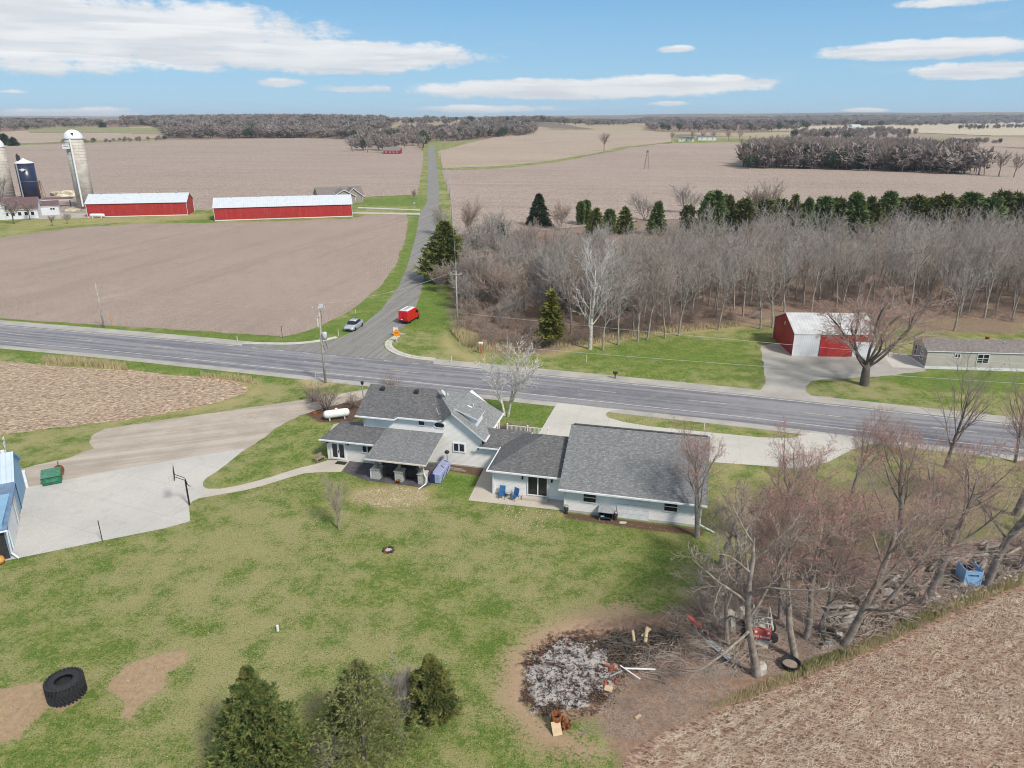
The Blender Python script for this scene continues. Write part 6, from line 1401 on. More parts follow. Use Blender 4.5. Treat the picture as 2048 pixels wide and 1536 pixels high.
# three cedars in the foreground
def conifer_thing(name, label, cat, base, h, r, n, s, m, style, seed, group=None, bare=.03): return tree_thing(name, label, cat, base, conifer(seed, h, r, n, s, m, style, bare), group)
b0 = G(526, 1560); b0.z = 0; h = HT(b0, 1338); conifer_thing('cedar_tree', 'dense olive green cedar in the foreground, the largest and leftmost of the evergreens', 'tree', b0, h, 2.85, 30000, .20, 'cedar', 'cedar', 3)
b1 = G(730, 1520); h = HT(b1, 1322); conifer_thing('cedar_tree', 'thin patchy cedar with see-through crown in the middle of the foreground evergreens', 'tree', b1, h, 3.3, 8500, .18, 'cedar_thin', 'cedar', 8)
conifer_thing('cedar_tree', 'small dense patch of olive cedar top behind the thin middle cedar', 'tree', G(694, 1440), 2.9, .95, 5200, .17, 'cedar', 'cedar', 12)
b2 = G(864, 1425); h = HT(b2, 1312); conifer_thing('cedar_tree', 'small dark green cedar with spiky top, rightmost of the foreground evergreens', 'tree', b2, h, 1.75, 14000, .17, 'pine', 'cedar', 15)
m_ = make(31, 3.6, .07, dict(SHRUB, stems=9, lean=.5, rmin=.008), 'twig_tan', 'twig_grey')
tree_thing('bare_shrub', 'grey leafless shrub between the thin cedar and the small dark cedar', 'shrub', G(785, 1425), m_)
tree_thing('bare_shrub', 'low brown leafless shrub at the bottom edge between the big cedars', 'shrub', G(665, 1530), m_, rz=2, sc=(.8, .8, .5))
# lawn tree
b = G(678, 1058); tree_thing('young_tree', 'young leafless tree with a vase of fine tan twigs standing in the lawn', 'tree', b, make(41, HT(b, 950), .11, VASE, 'bark_tan', 'twig_tan'))
# birch and sycamore
b = G(1013, 832); tree_thing('birch_tree', 'white multi-stemmed birch behind the house roof beside the highway', 'tree', b, make(52, HT(b, 660), .26, BIRCH, 'bark_white', 'twig_white'))
b = G(1180, 698); tree_thing('sycamore_tree', 'tall white-limbed tree standing out at the left front of the wood', 'tree', b, make(61, HT(b, 462), .34, SYC, 'bark_white', 'twig_white'), rz=1.2)
# maple by the shed
b = G(1729, 770); tree_thing('maple_tree', 'big spreading maple with dark trunk and reddish twigs before the red and white shed', 'tree', b, make(73, HT(b, 545), .46, dict(BIGMAPLE, lean=.02), 'bark_dark', 'twig_red', 'bud'), sc=(1.4, 1.4, 1))
# shrubs by tank and road
ms = make(80, 4.2, .12, SHRUB, 'bark_dark', 'twig_brown')
b = G(655, 822); tree_thing('bare_shrub', 'wide brown leafless shrub on the mulch bed behind the propane tank', 'shrub', b, ms, sc=(1.15, 1.15, HT(b, 760)/4.2))
b = G(630, 803); tree_thing('bare_shrub', 'smaller brown leafless shrub at the foot of the transformer pole', 'shrub', b, ms, rz=2, sc=(.8, .8, .7))
b = G(703, 815); tree_thing('bare_shrub', 'low leafless shrub by the left end of the house roof', 'shrub', b, ms, rz=4, sc=(.8, .8, .5))
b = G(785, 800); tree_thing('bare_shrub', 'brown leafless shrub poking up behind the house ridge', 'shrub', b, ms, rz=1, sc=(1.2, 1.2, HT(b, 742)/4.2))
for i, px in enumerate((1010, 1030, 1052)):
    b = G(px, 861); tree_thing('bare_shrub', 'low dark red barberry shrub in the bed by the picket railing', 'shrub', b, ms, group='barberry shrubs by the railing', rz=i, sc=(.55, .55, .26))
# right maples (near row)
ROW = [((1515, 1352), 12.5, .27, -.22, .0, 101, 'bark_tan', 'leftmost leaning pale trunk of the tree row, with a tangled crown', SNAG),
       ((1592, 1318), 13.5, .25, -.28, .02, 107, 'bark_tan', 'pale trunk leaning left just right of the skid loader', MAPLE),
       ((1612, 1278), 14.0, .23, -.03, .0, 103, 'bark_tan', 'upright slender maple right behind the leaning pale trunk', MAPLE),
       ((1688, 1290), 14.5, .28, .12, .0, 104, 'bark_tan', 'forked maple in the middle of the tree row above the forked grassy edge', MAPLE),
       ((1842, 1210), 14.5, .30, .28, .0, 105, 'bark_grey', 'thick maple leaning right above the dumped rocks', MAPLE),
       ((1972, 1172), 16.0, .30, .03, .0, 106, 'bark_grey', 'large upright maple right behind the blue crate', MAPLE)]
ROW += [((1460, 1300), 9.0, .16, -.3, 0, 121, 'bark_tan', 'slender pale stem leaning left above the grey leaning slabs', SNAG), ((1640, 1262), 11.0, .16, .1, 0, 122, 'bark_grey', 'slender stem between the upright maple and the forked maple', MAPLE),
        ((1560, 1240), 10.0, .15, -.12, 0, 123, 'bark_tan', 'slender stem behind the skid loader roll cage', MAPLE), ((1760, 1225), 10.5, .16, .2, 0, 124, 'bark_tan', 'slender stem among the dumped rocks right of the forked maple', SNAG), ((2040, 1140), 12.0, .2, .05, 0, 125, 'bark_grey', 'slender stem at the far right edge beyond the crate', MAPLE)]
for (px, h, r, tx, ty, sd_, bk, lb, PP) in ROW:
    b = G(*px); tree_thing('maple_tree' if PP is MAPLE else 'box_elder', lb, 'tree', b, make(sd_, h, r, dict(PP, lean=abs(tx)+.02, lean_az=0 if tx > 0 else math.pi), bk, 'twig_red' if PP is MAPLE else 'twig_tan', 'bud'), sc=(1, 1, 1))
m1_ = make(111, 13, .3, MAPLE, 'bark_grey', 'twig_red', 'bud'); m2_ = make(112, 8, .18, SNAG, 'bark_tan', 'twig_tan'); m3_ = make(113, 12, .2, VASE, 'bark_dark', 'twig_brown')
for (px, py, mm, s_, rz, lb) in [(1560, 1115, m1_, .85, .3, 'red-budded maple in the second row behind the skid loader'), (1800, 1080, m1_, .9, 2.1, 'red-budded maple in the second row behind the rock heap'),
                                 (2030, 1030, m1_, 1.15, 4.0, 'red-budded maple at the right edge of the photo behind the blue crate'), (1395, 1075, m1_, .78, 1.0, 'purplish grey bare tree right at the corner of the garage'), (1440, 1130, m2_, 1.0, 3.0, 'tangled pale tree between the garage corner and the tree row'),
                                 (1480, 1190, m2_, .9, 5.0, 'tangled grey tree leaning over the pale broken concrete blocks'), (1890, 935, m3_, 1.08, .5, 'tall tree with upright vase of dark limbs in front of the highway at the right'), (2030, 925, m3_, .95, 2.5, 'vase-shaped dark-limbed tree by the highway at the right edge'),
                                 (1700, 1000, m1_, .7, 5.5, 'small red-budded maple on the grass between the tree row and the driveway')]:
    tree_thing('maple_tree' if mm is m1_ else 'bare_tree', lb, 'tree', G(px, py), mm, rz=rz, sc=(s_, s_, s_))
sh = make(115, 2.6, .06, dict(SHRUB, rmin=.02, kids=[5, 5, 4]), 'twig_tan', 'twig_brown')
rr = random.Random(12)
for k in range(26):
    px = rr.uniform(1400, 2050); py = 1330-(px-1400)*.32+rr.uniform(-150, -20); s_ = rr.uniform(.5, 1.0)
    tree_thing('undergrowth_shrub', 'leafless brown sapling clump in the undergrowth of the tree row', 'shrub', G(px, py), sh, 'undergrowth clumps of the tree row', rr.uniform(0, 6), (s_, s_, s_))
b = G(1850, 700); 
# --- the wood behind the lawn
WV = [make(200+k, 15.0, .19, dict(WALNUT, t0=[.34+.06*(k % 3), .15, .1], kids=[8+k % 4, 9, 8], lean=.03+.03*(k % 3)), 'bark_wood', ['twig_grey', 'twig_grey', 'twig_tan', 'twig_grey'][k % 4]) for k in range(10)]
rr = random.Random(99); npl = 0
front = [(1237, 690), (1276, 683), (1294, 680), (1330, 676), (1357, 672), (1436, 660), (1521, 658), (1545, 655), (1908, 662), (1268, 672), (1206, 700), (1142, 668), (1100, 660)]
ordn = ['just right of the tall white-limbed tree', 'second right of the white-limbed tree, thin straight trunk', 'close pair partner standing right on the lawn edge', 'small crooked one on the lawn edge', 'with a forked dark trunk at the lawn edge', 'on the lawn edge left of the bare spot', 'left of the red shed, nearer the wood', 'just left of the red shed gable', 'standing alone behind the mobile home', 'set back one row behind the straight trunks', 'low one close beside the white-limbed tree', 'left of the white-limbed tree in the brush', 'at its far left beside the yellow pine']
for i, (px, py) in enumerate(front):
    s_ = rr.uniform(.82, 1.0); tree_thing('bare_tree', 'bare grey tree of the wood front, '+ordn[i], 'tree', G(px, py), WV[i % 7], 'front trees of the wood', rr.uniform(0, 6), (s_, s_, s_))
P_ = poly_w([(1060, 655), (1180, 660), (1300, 652), (1480, 640), (1560, 628), (1800, 628), (2048, 642), (2300, 655), (2400, 600), (2300, 545), (2048, 545), (1500, 550), (1300, 560), (1180, 590), (1090, 610)])
xs = [p[0] for p in P_]; ys = [p[1] for p in P_]
yy = min(ys); cand = []
while yy < max(ys):
    xx = min(xs)
    while xx < max(xs):
        cand.append((xx+rr.uniform(-1.1, 1.1), yy+rr.uniform(-1.3, 1.3))); xx += 4.7
    yy += 4.2
cand = [c for c in cand if sdist(P_, np.array([c[0]]), np.array([c[1]]))[0] > 0]
cand = [c for c in cand if c[0]/(c[1]) < .82]
rr.shuffle(cand); cand = cand[:285]
for (x, y) in cand:
    s_ = rr.uniform(.85, 1.08)
    tree_thing('bare_tree', 'bare grey-twigged tree in the thick of the wood behind the right-hand lawn', 'tree', Vector((x, y, 0)), rr.choice(WV), 'bare trees of the wood', rr.uniform(0, 6.28), (s_*rr.uniform(.85, 1.1), s_, s_*rr.uniform(.9, 1.08)))
print('wood trees', len(cand))
# understorey brush
BR = [make(300+k, 4.5, .06, dict(SHRUB, levels=3, kids=[6, 6, 6], stems=6, rmin=.022, lean=.5), 'twig_brown', ['twig_brown', 'twig_red', 'twig_tan', 'twig_grey'][k]) for k in range(4)]
BRA = []
def join_scatter(name, templates, pts, label, cat, mats, kind='stuff'):
    """pts: (x,y,z,scale,rz,tpl)"""
    Vs, Fs, mi, o = [], [], [], 0
    for (x, y, z, s_, rz, tp) in pts:
        for ci, tt in enumerate(templates[tp]):
            v, f = tt[0], tt[1]
            c, sn = math.cos(rz), math.sin(rz); sx = s_ if isinstance(s_, tuple) else (s_, s_)
            q = np.stack([(v[:, 0]*c-v[:, 1]*sn)*sx[0]+x, (v[:, 0]*sn+v[:, 1]*c)*sx[0]+y, v[:, 2]*sx[1]+z], -1)
            Vs.append(q); Fs.append(f+o); o += len(v); mi.append(np.full(len(f), templates[tp][ci][2] if len(templates[tp][ci]) > 2 else 0))
    ob = np_mesh(name, np.concatenate(Vs), np.concatenate(Fs), mats, mi=np.concatenate(mi)); return tag(ob, label, cat, kind=kind)
def tpl(seed, H, r0, P, mats=(0, 0)):
    TR, CR, BD = grow_tree(seed, H, r0, P); a = TR.arr(); b = CR.arr(); return [(a[0], a[1], mats[0]), (b[0], b[1], mats[1])]
def inpoly(poly, n, seed, mind=0):
    P = poly_w(poly); A = np.array([p[:2] for p in P]); lo, hi = A.min(0), A.max(0); rs = np.random.RandomState(seed); out = []
    while len(out) < n:
        q = rs.uniform(lo, hi, (n*6, 2)); q = q[sdist([tuple(p) for p in P], q[:, 0], q[:, 1]) > 0]; out += [tuple(x) for x in q]
    return out[:n]
rr = random.Random(5)
SB = [tpl(310+k, 4.0, .05, dict(SHRUB, levels=3, kids=[5, 6, 6], stems=5, rmin=.02), (k % 3, k % 3)) for k in range(5)]
pts = [(x, y, 0, (rr.uniform(.45, 1.0), rr.uniform(.35, .9)), rr.uniform(0, 6), rr.randrange(5)) for x, y in inpoly([(908, 640), (930, 690), (1000, 706), (1080, 704), (1170, 684), (1300, 664), (1400, 655), (1400, 600), (1060, 560), (920, 560)], 230, 1)]
join_scatter('brush', SB, pts, 'tangled brown and reddish brush filling the corner between the side road and the wood', 'brush', [M['twig_brown'], M['twig_red'], M['twig_tan']])
pts = [(x, y, 0, (rr.uniform(.3, .8), rr.uniform(.2, .5)), rr.uniform(0, 6), rr.randrange(5)) for x, y in inpoly([(1180, 676), (1400, 652), (1560, 632), (1800, 632), (2060, 645), (2200, 600), (1800, 560), (1400, 570), (1200, 600)], 260, 2)]
join_scatter('brush', SB, pts, 'low reddish brown undergrowth below the bare trees of the wood', 'brush', [M['twig_brown'], M['twig_red'], M['twig_tan']])
# individual bushes / bare trees along the side road
BT = [make(330+k, 8.0, .12, dict(WALNUT, stems=3, lean=.3, t0=[.2, .15, .1], rmin=.026, kids=[9, 9, 9]), 'bark_grey', c) for k, c in enumerate(['twig_grey', 'twig_red', 'twig_grey'])]
for (px, py, ty, k, rz, w, lb) in [(882, 470, 405, 2, 0, 1.0, 'grey bare tree leaning over the side road above the big pine'), (935, 480, 388, 1, 1, .75, 'pinkish upright bare tree at the far edge of the brush by the side road'), (878, 585, 520, 1, 2, 1.1, 'dark red bushy tree at the foot of the roadside pine'),
                                   (985, 590, 520, 2, 3, 1.2, 'round grey bare tree in the middle of the brush corner'), (965, 500, 420, 2, 4, 1.0, 'grey bare tree behind the roadside pine'), (1000, 480, 410, 0, 5, 1.0, 'brown bare tree at the far left of the wood'),
                                   (1050, 560, 470, 2, 1.5, 1.1, 'grey bare tree right of the round one in the brush corner'), (1120, 460, 398, 1, 2.5, 1.2, 'pinkish bare tree between the dark spruce and the twin columns'), (1290, 440, 378, 0, 3.5, 1.3, 'wide brown bare tree left of the evergreen row'),
                                   (1370, 425, 358, 0, 4.5, 1.3, 'broad tan bare tree behind the left end of the evergreen row'), (1030, 640, 560, 0, 4.9, .9, 'thin brown tree left of the small yellow pine'), (940, 620, 540, 2, .9, 1.0, 'grey bushy tree beside the brush-edge pole'),
                                   (1225, 450, 425, 0, 1.9, 1.0, 'low brown bare tree right of the twin columns'), (828, 398, 375, 1, 0, .8, 'small purplish bare tree on the grass by the taupe house')]:
    b = G(px, py); h = HT(b, ty)/8.0; tree_thing('bare_tree', lb, 'tree', b, BT[k], rz=rz, sc=(h*w, h*w, h))
LB = [((x, y), rr.uniform(7, 12)) for x, y in inpoly([(925, 600), (1000, 655), (1120, 655), (1200, 640), (1200, 560), (1100, 520), (930, 520)], 46, 77)]
for i, ((x, y), h) in enumerate(LB):
    tree_thing('bare_tree', 'grey-brown bare tree mixed into the left part of the wood', 'tree', Vector((x, y, 0)), BT[i % 3], 'bare trees of the brush corner', i*1.7, (h/8*rr.uniform(.7, 1), h/8, h/8))
for i, (px, py, ty, w) in enumerate([(970, 520, 450, 1), (1090, 520, 450, 1), (1020, 540, 465, 1), (1130, 540, 470, 1), (1160, 520, 455, 1), (1080, 600, 500, 1), (1000, 650, 590, .9), (1060, 490, 440, 1.1), (1200, 500, 445, 1), (950, 560, 490, .9), (1110, 640, 560, .8), (915, 520, 470, .9)]):
    b = G(px, py); h = HT(b, ty)/8.0; tree_thing('bare_tree', 'grey-brown bare tree mixed into the left part of the wood', 'tree', b, BT[i % 3], 'bare trees of the brush corner', i*1.1, (h*w, h*w, h))
# conifers of the middle distance
def cf(name, label, px, py, ty, rr_, n, s, m, style, seed, group=None, bare=.06):
    b = G(px, py); h = HT(b, ty); return conifer_thing(name, label, 'tree', b, h, h*rr_, n, s, m, style, seed, group, bare)
cf('pine_tree', 'large yellow-green pine overhanging the side road', 893, 562, 447, .42, 6500, 1.0, 'pine_mid', 'pine', 21, bare=.12)
cf('pine_tree', 'slim yellowish pine at the front of the wood left of the white-limbed tree', 1100, 694, 585, .20, 1000, .8, 'pine_gold', 'pine', 22, bare=.18)
cf('spruce_tree', 'pointed dark spruce standing clear above the brush against the bare field', 1077, 452, 388, .38, 3200, .9, 'spruce', 'spruce', 23)
cf('spruce_tree', 'small dark spruce inside the brush near the farm track', 1002, 500, 448, .2, 1400, .9, 'spruce', 'spruce', 24); cf('spruce_tree', 'small dark evergreen just right of the pole behind the pine', 931, 515, 468, .25, 1200, .9, 'spruce', 'spruce', 25)
cf('arborvitae', 'dark columnar evergreen, the left one of the twin columns', 1161, 450, 405, .13, 1700, .8, 'pine_dark', 'column', 26, 'twin columns'); cf('arborvitae', 'dark columnar evergreen, the right one of the twin columns', 1172, 448, 402, .13, 1700, .8, 'pine_dark', 'column', 27, 'twin columns')
cf('pine_tree', 'rounded green pine standing apart left of the evergreen row', 1313, 470, 404, .26, 2000, 1.0, 'pine_dark', 'pine', 28)
PV = [conifer(400+k, 10, 3.4, 2000, 1.0, ['pine_dark', 'pine_mid', 'pine', 'pine_dark'][k], ['round', 'pine', 'round', 'pine'][k], .04) for k in range(4)]
rr = random.Random(17); n_ = 0
tops = [(1190, 418), (1215, 420), (1245, 415), (1420, 385), (1447, 392), (1482, 400), (1520, 402), (1560, 400), (1577, 392), (1615, 398), (1640, 396), (1665, 398), (1705, 388), (1735, 396), (1765, 386), (1790, 398), (1825, 394), (1850, 398), (1875, 392), (1900, 400), (1930, 388), (1965, 398), (1990, 385), (2020, 388), (2045, 380), (2075, 384), (1500, 412), (1540, 412), (1600, 410), (1680, 408), (1750, 408), (1840, 408), (1950, 406), (1400, 405), (1370, 412)]
ORD = 'leftmost second third fourth fifth sixth seventh eighth ninth tenth eleventh twelfth thirteenth fourteenth fifteenth sixteenth seventeenth eighteenth nineteenth twentieth twenty-first twenty-second twenty-third twenty-fourth twenty-fifth twenty-sixth twenty-seventh twenty-eighth twenty-ninth thirtieth thirty-first thirty-second thirty-third thirty-fourth thirty-fifth'.split()
tops.sort()
for ti, (px, ty) in enumerate(tops):
    py = 470 if px > 1300 else 468
    b = G(px+rr.uniform(-6, 6), py+rr.uniform(-8, 8)); h = HT(b, ty)/10; w = rr.uniform(.75, 1.15)
    tree_thing('pine_tree', ('leftmost pine of' if ti == 0 else ORD[ti]+' pine from the left in')+' the evergreen row behind the grey wood', 'tree', b, PV[rr.choice([0, 0, 1, 2, 2, 3])], 'evergreen row behind the wood', rr.uniform(0, 6), (h*w, h*w, h))
# round tan tree behind the row
b = G(1520, 455); tree_thing('bare_tree', 'round tan-orange bare tree rising alone behind the evergreen row', 'tree', b, make(351, 12, .25, dict(WALNUT, stems=4, lean=.35, rmin=.045, kids=[9, 9, 9]), 'bark_tan', 'twig_tan'), sc=(1.25, 1.25, HT(b, 352)/12))
# far solitary trees on fields
FT = [make(360+k, 14, .3, dict(WALNUT, rmin=.07, kids=[11, 9, 8]), 'bark_dark', ['twig_brown', 'twig_grey', 'twig_red'][k]) for k in range(3)]
for (px, py, ty, k, w, lb) in [(1208, 302, 263, 2, 1.1, 'reddish round tree alone at the left end of the tan field slope'), (1343, 285, 262, 0, .9, 'bare tree left of the white houses on the knoll'), (1382, 284, 258, 1, 1.0, 'bare tree in front of the wood left of the knoll houses'), (1405, 280, 262, 0, 1.2, 'bare tree between the two blocks of the knoll house'),
                               (1425, 279, 261, 0, 1.1, 'bare tree at the right block of the knoll house'), (1457, 281, 260, 0, 1.0, 'bare tree right of the knoll houses'), (1478, 281, 258, 1, 1.1, 'bare tree by the left end of the brown wood'), (1968, 350, 300, 1, .9, 'grey bare tree at the right end of the brown wood'),
                               (1997, 353, 297, 0, 1.0, 'wide dark-limbed tree alone near the right edge of the far field'), (2027, 355, 302, 0, .9, 'dark bare tree at the right edge of the photo in the far field'), (1940, 346, 300, 1, .9, 'thin bare tree just right of the brown wood'),
                               (845, 300, 268, 1, 1.0, 'pale bare tree left of the far road bend'), (705, 303, 268, 1, 1.3, 'pale grey tree at the left of the far grove by the road'), (735, 305, 274, 1, 1.2, 'grey tree in the far grove left of the road'), (60, 440, 400, 0, 1.2, 'bare tree in front of the white farmhouse'), (28, 448, 395, 0, 1.4, 'big bare tree at the left end of the farmhouse'),
                               (105, 452, 428, 0, 1.2, 'low bare tree in front of the small white outbuilding'), (134, 448, 425, 0, 1.3, 'low bare tree at the end of the farm yard'), (12, 430, 345, 1, 1.0, 'tan bare tree in front of the left edge silo')]:
    b = G(px, py); h = HT(b, ty)/14; tree_thing('bare_tree', lb, 'tree', b, FT[k], rz=px*.7, sc=(h*w, h*w, h))
for (px, py, ty, lb) in [(10, 290, 271, 'dark bushy evergreen at the left edge of the far field'), (27, 292, 279, 'small dark evergreen bush at the far field edge'), (205, 256, 246, 'dark evergreen clump on the far pasture ridge')]:
    b = G(px, py); h = HT(b, ty); conifer_thing('evergreen_bush', lb, 'tree', b, h, h*.5, 500, 4.0, 'spruce', 'pine', 29)
# --- far woods as masses
MT = [tpl(500+k, 13, .22, dict(FAR, rmin=.08, kids=[14, 20]), (3, k % 3)) for k in range(6)]
MM = [M['farA'], M['twig_brown'], M['farC'], M['bark_dark']]
def woods(name, label, poly, n, seed, h0, h1, sc=1.0, mats=MM, tp=None):
    rs = random.Random(seed); pts = []
    for x, y in inpoly(poly, n, seed): s_ = rs.uniform(h0, h1)/13; pts.append((x, y, float(TH(x, y)), (s_*sc*rs.uniform(.9, 1.3), s_), rs.uniform(0, 6), rs.randrange(6)))
    return join_scatter(name, tp or MT, pts, label, 'woods', mats)
woods('woodland', 'large brown leafless wood in the middle of the far fields on the right', [(1484, 337), (1500, 316), (1600, 310), (1800, 316), (1930, 332), (1960, 350), (1850, 346), (1700, 340), (1600, 337)], 430, 1, 14, 20, 1.0)
def clump(seed, H, R_, n, s, mi, con=False):
    rs = random.Random(seed); T = TB(); T.tube([Vector((0, 0, -1)), Vector((0, 0, H*.5)), Vector((0, 0, H*.9))], [.35, .25, .1], 4)
    for _ in range(n):
        a = rs.uniform(0, 6.28); ph = math.acos(rs.uniform(-1, 1)); q = rs.random()**.4
        c = Vector((math.sin(ph)*math.cos(a)*R_*q, math.sin(ph)*math.sin(a)*R_*q, H*.58+math.cos(ph)*H*.42*q))
        e = Vector((rs.gauss(0, .6), rs.gauss(0, .6), abs(rs.gauss(.6, .6)))).normalized(); w = e.cross(Vector((rs.gauss(0, 1), rs.gauss(0, 1), .1))).normalized()
        T.tri(c+w*s*.16, c-w*s*.16, c+e*s)
    v, f = T.arr(); return [(v, f, mi)]
CT = [clump(600+k, 14, 5, 150, 3.6, [0, 1, 0, 2, 0, 3][k]) for k in range(6)]
CM = [M['farA'], M['farB'], M['farC'], M['spruce']]
woods('far_woods', 'dark leafless wooded ridge left of centre below the horizon', [(325, 277), (335, 262), (300, 252), (240, 246), (420, 243), (640, 243), (775, 246), (780, 262), (700, 266), (760, 280), (640, 276), (480, 277)], 2400, 2, 12, 18, 1.3, CM, CT)
woods('far_woods', 'low wooded ridge on the left horizon', [(-200, 262), (-200, 245), (0, 243), (130, 246), (220, 249), (330, 246), (330, 251), (120, 257), (0, 263)], 900, 3, 9, 14, 1.2, CM, CT)
woods('far_woods', 'dark grove around the farm by the bend of the far road', [(760, 300), (790, 272), (850, 262), (900, 262), (858, 285), (845, 292)], 90, 4, 10, 15, 1.1, CM, CT)
woods('far_woods', 'dark mixed wood right of the far road', [(872, 283), (885, 268), (930, 258), (1068, 258), (1072, 270), (980, 276), (910, 282)], 330, 5, 11, 17, 1.1, CM, CT)
woods('far_woods', 'brown wood behind the white houses on the knoll', [(1285, 262), (1290, 252), (1340, 246), (1520, 246), (1620, 250), (1620, 262), (1480, 266)], 800, 6, 12, 17, 1.2, CM, CT)
woods('far_woods', 'hazy woods along the right horizon', [(1500, 249), (1650, 243), (2060, 240), (2400, 240), (2400, 246), (2048, 248), (1700, 253)], 900, 7, 12, 18, 1.6, CM, CT)
woods('far_woods', 'thin woods along the middle horizon', [(780, 246), (1000, 243), (1290, 243), (1290, 248), (1150, 252), (1080, 247), (780, 252)], 500, 8, 10, 15, 1.5, CM, CT)
woods('far_woods', 'strip of bare trees above the brown wood at the right', [(1580, 278), (1600, 268), (1740, 262), (1830, 268), (1830, 280), (1700, 284)], 110, 9, 9, 13, 1.0, CM, CT)
woods('far_woods', 'tree strip in the pale fields near the right edge', [(1915, 258), (2048, 252), (2200, 250), (2200, 256), (2048, 258), (1920, 262)], 160, 10, 8, 12, 1.0, CM, CT)
woods('far_woods', 'bare grove with farm sheds left of the far road', [(700, 306), (708, 288), (740, 274), (790, 268), (850, 262), (850, 296), (806, 300), (780, 306)], 110, 14, 10, 17, .9, CM, CT)
woods('woodland', 'greyer lower crowns and brush filling the brown wood down to the field edge', [(1484, 338), (1500, 316), (1600, 310), (1800, 316), (1930, 332), (1960, 351), (1850, 347), (1700, 341), (1600, 338)], 520, 21, 8, 15, 1.1, CM, CT)
woods('far_woods', 'broken wooded ridges on the right horizon', [(1250, 244), (1300, 239), (1500, 237), (1760, 234), (2100, 235), (2500, 236), (2500, 240), (1900, 240), (1500, 243)], 900, 22, 12, 20, 2.2, CM, CT)
woods('far_hedge', 'thin brown hedge line across the left far field edge', [(120, 290), (330, 282), (330, 279), (120, 286)], 40, 11, 3, 6, 1.2, CM, CT)
woods('far_hedge', 'dark bushes in the pale field to the far right', [(1890, 288), (1960, 289), (2010, 290), (2010, 286), (1890, 284)], 40, 12, 4, 7, 1.2, CM, CT)
# tall dry grass
def blades(name, poly, n, h0, h1, w, m, label, seed, lean=.3, cat='grass', z=0, dirn=None, flat=0, row=0):
    rs = np.random.RandomState(seed); q = np.array(inpoly(poly, n, seed))
    if row:
        nx, ny = -math.sin(dirn), math.cos(dirn); pp = q[:, 0]*nx+q[:, 1]*ny; sh_ = np.round(pp/row)*row; d_ = (pp-sh_)*.88+np.sin(q[:, 0]*.9)*.08+np.sin(q[:, 0]*.21+sh_)*.15; q = q+np.stack([nx*(sh_+d_-pp), ny*(sh_+d_-pp)], -1)
        keep = rs.rand(n) < .5+.5*(np.sin(sh_*2.1)+np.sin(sh_*5.7+1)+np.sin(q[:, 0]*.35+sh_)+2)/4; q = q[keep]; n = len(q)
    a = rs.uniform(0, 2*np.pi, n) if dirn is None else rs.normal(dirn, .55, n)
    h = rs.uniform(h0, h1, n); ww = w*rs.uniform(.5, 1.4, n); ca, sa = np.cos(a), np.sin(a); b = rs.uniform(0, 6.28, n)
    if flat:
        zz = z+rs.uniform(0.0, flat, n); p0 = np.stack([q[:, 0]-ca*h/2-sa*ww, q[:, 1]-sa*h/2+ca*ww, zz], -1); p1 = np.stack([q[:, 0]-ca*h/2+sa*ww, q[:, 1]-sa*h/2-ca*ww, zz], -1)
        t_ = rs.uniform(-.12, .12, n)*h; p2 = np.stack([q[:, 0]+ca*h/2, q[:, 1]+sa*h/2, np.maximum(z, zz+t_)], -1)
    else:
        ln = rs.uniform(0, lean, n)*h; p0 = np.stack([q[:, 0]-ca*ww, q[:, 1]-sa*ww, np.full(n, z)], -1); p1 = np.stack([q[:, 0]+ca*ww, q[:, 1]+sa*ww, np.full(n, z)], -1)
        p2 = np.stack([q[:, 0]+np.cos(b)*ln, q[:, 1]+np.sin(b)*ln, z+h], -1)
    Vv = np.stack([p0, p1, p2], 1).reshape(-1, 3); Ff = np.arange(n*3).reshape(-1, 3); o = np_mesh(name, Vv, Ff, M[m]); return tag(o, label, cat, kind='stuff')
M['straw'] = mat('bleached_straw', (.66, .57, .45), (.44, .34, .26), .9, .85)
M['drygrass'] = mat('dry_grass', (.52, .44, .26), (.38, .33, .17), .8, .9)
M['lawnblade'] = mat('lawn_blades', (.10, .17, .032), (.27, .29, .10), 2.2, .85, lo=.38, hi=.62)
blades('dry_grass', [(85, 729), (150, 731), (255, 741), (255, 735), (150, 722), (90, 720)], 2600, .5, 1.3, .04, 'drygrass', 'tall pale dry grass along the ditch at the edge of the left stubble field', 31, .25)
blades('dry_grass', [(400, 748), (500, 756), (520, 770), (470, 762), (400, 756)], 900, .3, .7, .04, 'drygrass', 'patch of pale dry grass at the right end of the ditch', 32)
blades('dry_grass', [(900, 662), (925, 660), (975, 690), (960, 702), (925, 690)], 2200, .5, 1.3, .04, 'drygrass', 'pale reedy grass at the edge of the brush beside the white post', 33)
blades('dry_grass', [(940, 705), (1180, 690), (1300, 670), (1480, 654), (1480, 646), (1290, 660), (1160, 678), (940, 692)], 4200, .3, .8, .04, 'drygrass', 'pale grass fringe between lawn and wood', 34)
blades('dry_grass', [(1400, 1420), (1500, 1375), (1610, 1335), (1720, 1288), (1880, 1212), (2048, 1150), (2048, 1170), (1880, 1238), (1720, 1312), (1600, 1360), (1500, 1400)], 7000, .15, .5, .016, 'drygrass', 'dry grass fringe between the stubble field and the tree row', 35)
blades('green_grass', [(1590, 1330), (1680, 1300), (1700, 1310), (1600, 1350)], 1500, .1, .35, .016, 'lawnblade', 'green tuft patch at the foot of the leaning trunks', 36); blades('green_grass', [(1790, 1245), (1870, 1205), (1900, 1225), (1820, 1265)], 2200, .1, .35, .016, 'lawnblade', 'green grass patch below the dumped rocks', 37)
ra = math.atan2(G(2048, 1160).y-G(1320, 1460).y, G(2048, 1160).x-G(1320, 1460).x)+R(3)
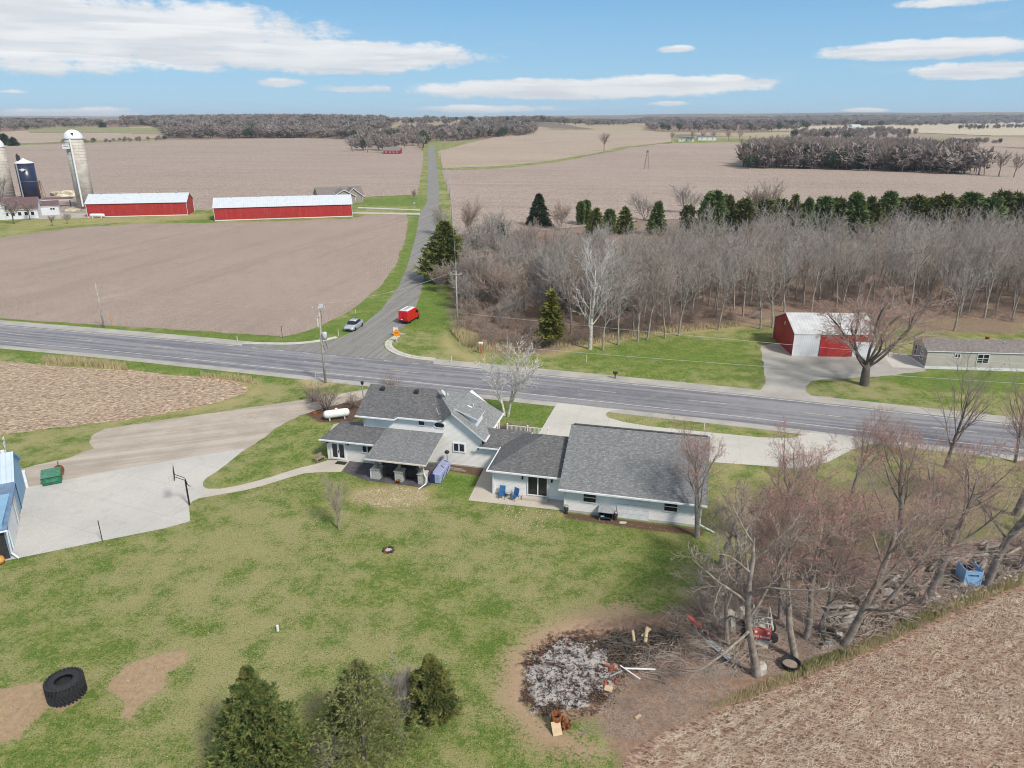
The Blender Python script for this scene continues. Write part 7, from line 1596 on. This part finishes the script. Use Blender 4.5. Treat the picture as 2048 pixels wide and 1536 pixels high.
SP = [(1262, 1536), (1330, 1480), (1420, 1440), (1510, 1402), (1610, 1365), (1700, 1328), (1790, 1290), (1880, 1246), (1970, 1205), (2070, 1165), (2200, 1200), (2300, 1600), (1300, 1620)]
blades('corn_stubble', SP, 32000, .12, .70, .013, 'straw', 'bleached corn stalks and husks littering the bare field in the lower right corner', 38, z=.02, dirn=ra, flat=.10, row=.76)
blades('corn_stubble', SP, 7000, .10, .30, .014, 'drygrass', 'short standing corn stubs in the lower right field', 39, z=.01, lean=.6)
blades('corn_stubble', [(0, 722), (173, 737), (346, 752), (490, 775), (421, 806), (173, 848), (0, 868), (-200, 890), (-200, 715)], 26000, .2, .7, .02, 'straw', 'bleached corn stubble on the left field beyond the gravel drive', 40, z=.02, flat=.12)
blades('dry_leaves', [(1380, 1360), (1440, 1250), (1600, 1180), (1900, 1090), (2100, 1060), (2100, 1130), (1900, 1200), (1700, 1290), (1560, 1350)], 26000, .08, .22, .035, 'twig_red', 'brown leaf litter under the tree row', 41, z=.02, flat=.06)
LP = [(-60, 1150), (20, 1125), (200, 1088), (385, 1048), (390, 1006), (560, 965), (680, 950), (850, 985), (980, 1010), (1130, 1030), (1400, 1070), (1400, 1150), (1280, 1190), (1060, 1250), (980, 1330), (990, 1440), (1150, 1500), (1230, 1560), (1100, 1800), (-400, 1800)]
blades('lawn_grass', LP, 110000, .04, .10, .014, 'lawnblade', 'short tufts of the mown back lawn', 42, lean=1.2)
blades('lawn_grass', LP, 40000, .03, .09, .014, 'drygrass', 'dead straw-coloured tufts through the back lawn', 43, lean=1.6)
blades('straw_tufts', [(720, 985), (790, 972), (860, 985), (850, 1012), (770, 1018), (700, 1005)], 900, .06, .22, .05, 'straw', 'pale dead grass scraps on the lawn below the patio', 44, z=.03, flat=.05)
blades('fallen_leaves', [(1000, 1012), (1100, 1025), (1090, 1070), (1000, 1060)], 130, .08, .2, .05, 'straw', 'pale leaf scraps on the green lawn below the chairs', 45, z=.03, flat=.05)
blades('fallen_leaves', LP, 900, .05, .14, .03, 'straw', 'few pale leaf scraps all over the back lawn', 46, z=.03, flat=.05)
blades('pit_debris', [(1230, 1340), (1330, 1320), (1420, 1330), (1480, 1390), (1380, 1440), (1280, 1480), (1150, 1470), (1200, 1420)], 2600, .05, .3, .025, 'twig_tan', 'small woody debris strewn over the bare soil beside the burn pit', 47, z=.02, flat=.05)
blades('pit_debris', [(1045, 1340), (1068, 1290), (1130, 1262), (1280, 1255), (1370, 1270), (1380, 1310), (1260, 1360), (1230, 1420), (1150, 1440), (1060, 1430)], 380, .05, .25, .03, 'rust', 'rust brown burnt scraps round the burn pit', 48, z=.02, flat=.08)
blades('pit_debris', [(1045, 1340), (1068, 1290), (1130, 1262), (1280, 1255), (1370, 1270), (1380, 1310), (1260, 1360), (1230, 1420), (1150, 1440), (1060, 1430)], 900, .05, .22, .035, 'black', 'black charred scraps round the burn pit', 49, z=.02, flat=.10)
# haze
b = MB(); b.b2(-11000, 11000, -60, 13400, -3, 110)
hm = bpy.data.materials.new('haze_air'); hm.use_nodes = True; ht = NT(hm.node_tree); ht.n.clear(); ho = ht.new('ShaderNodeOutputMaterial'); hv = ht.new('ShaderNodeVolumePrincipled')
hv.inputs['Color'].default_value = (.82, .90, 1, 1); hv.inputs['Density'].default_value = .00007; ht.link(hv.outputs[0], ho.inputs['Volume'])
HAZE = True
if HAZE: tag(b.build('haze', hm), kind='stuff')
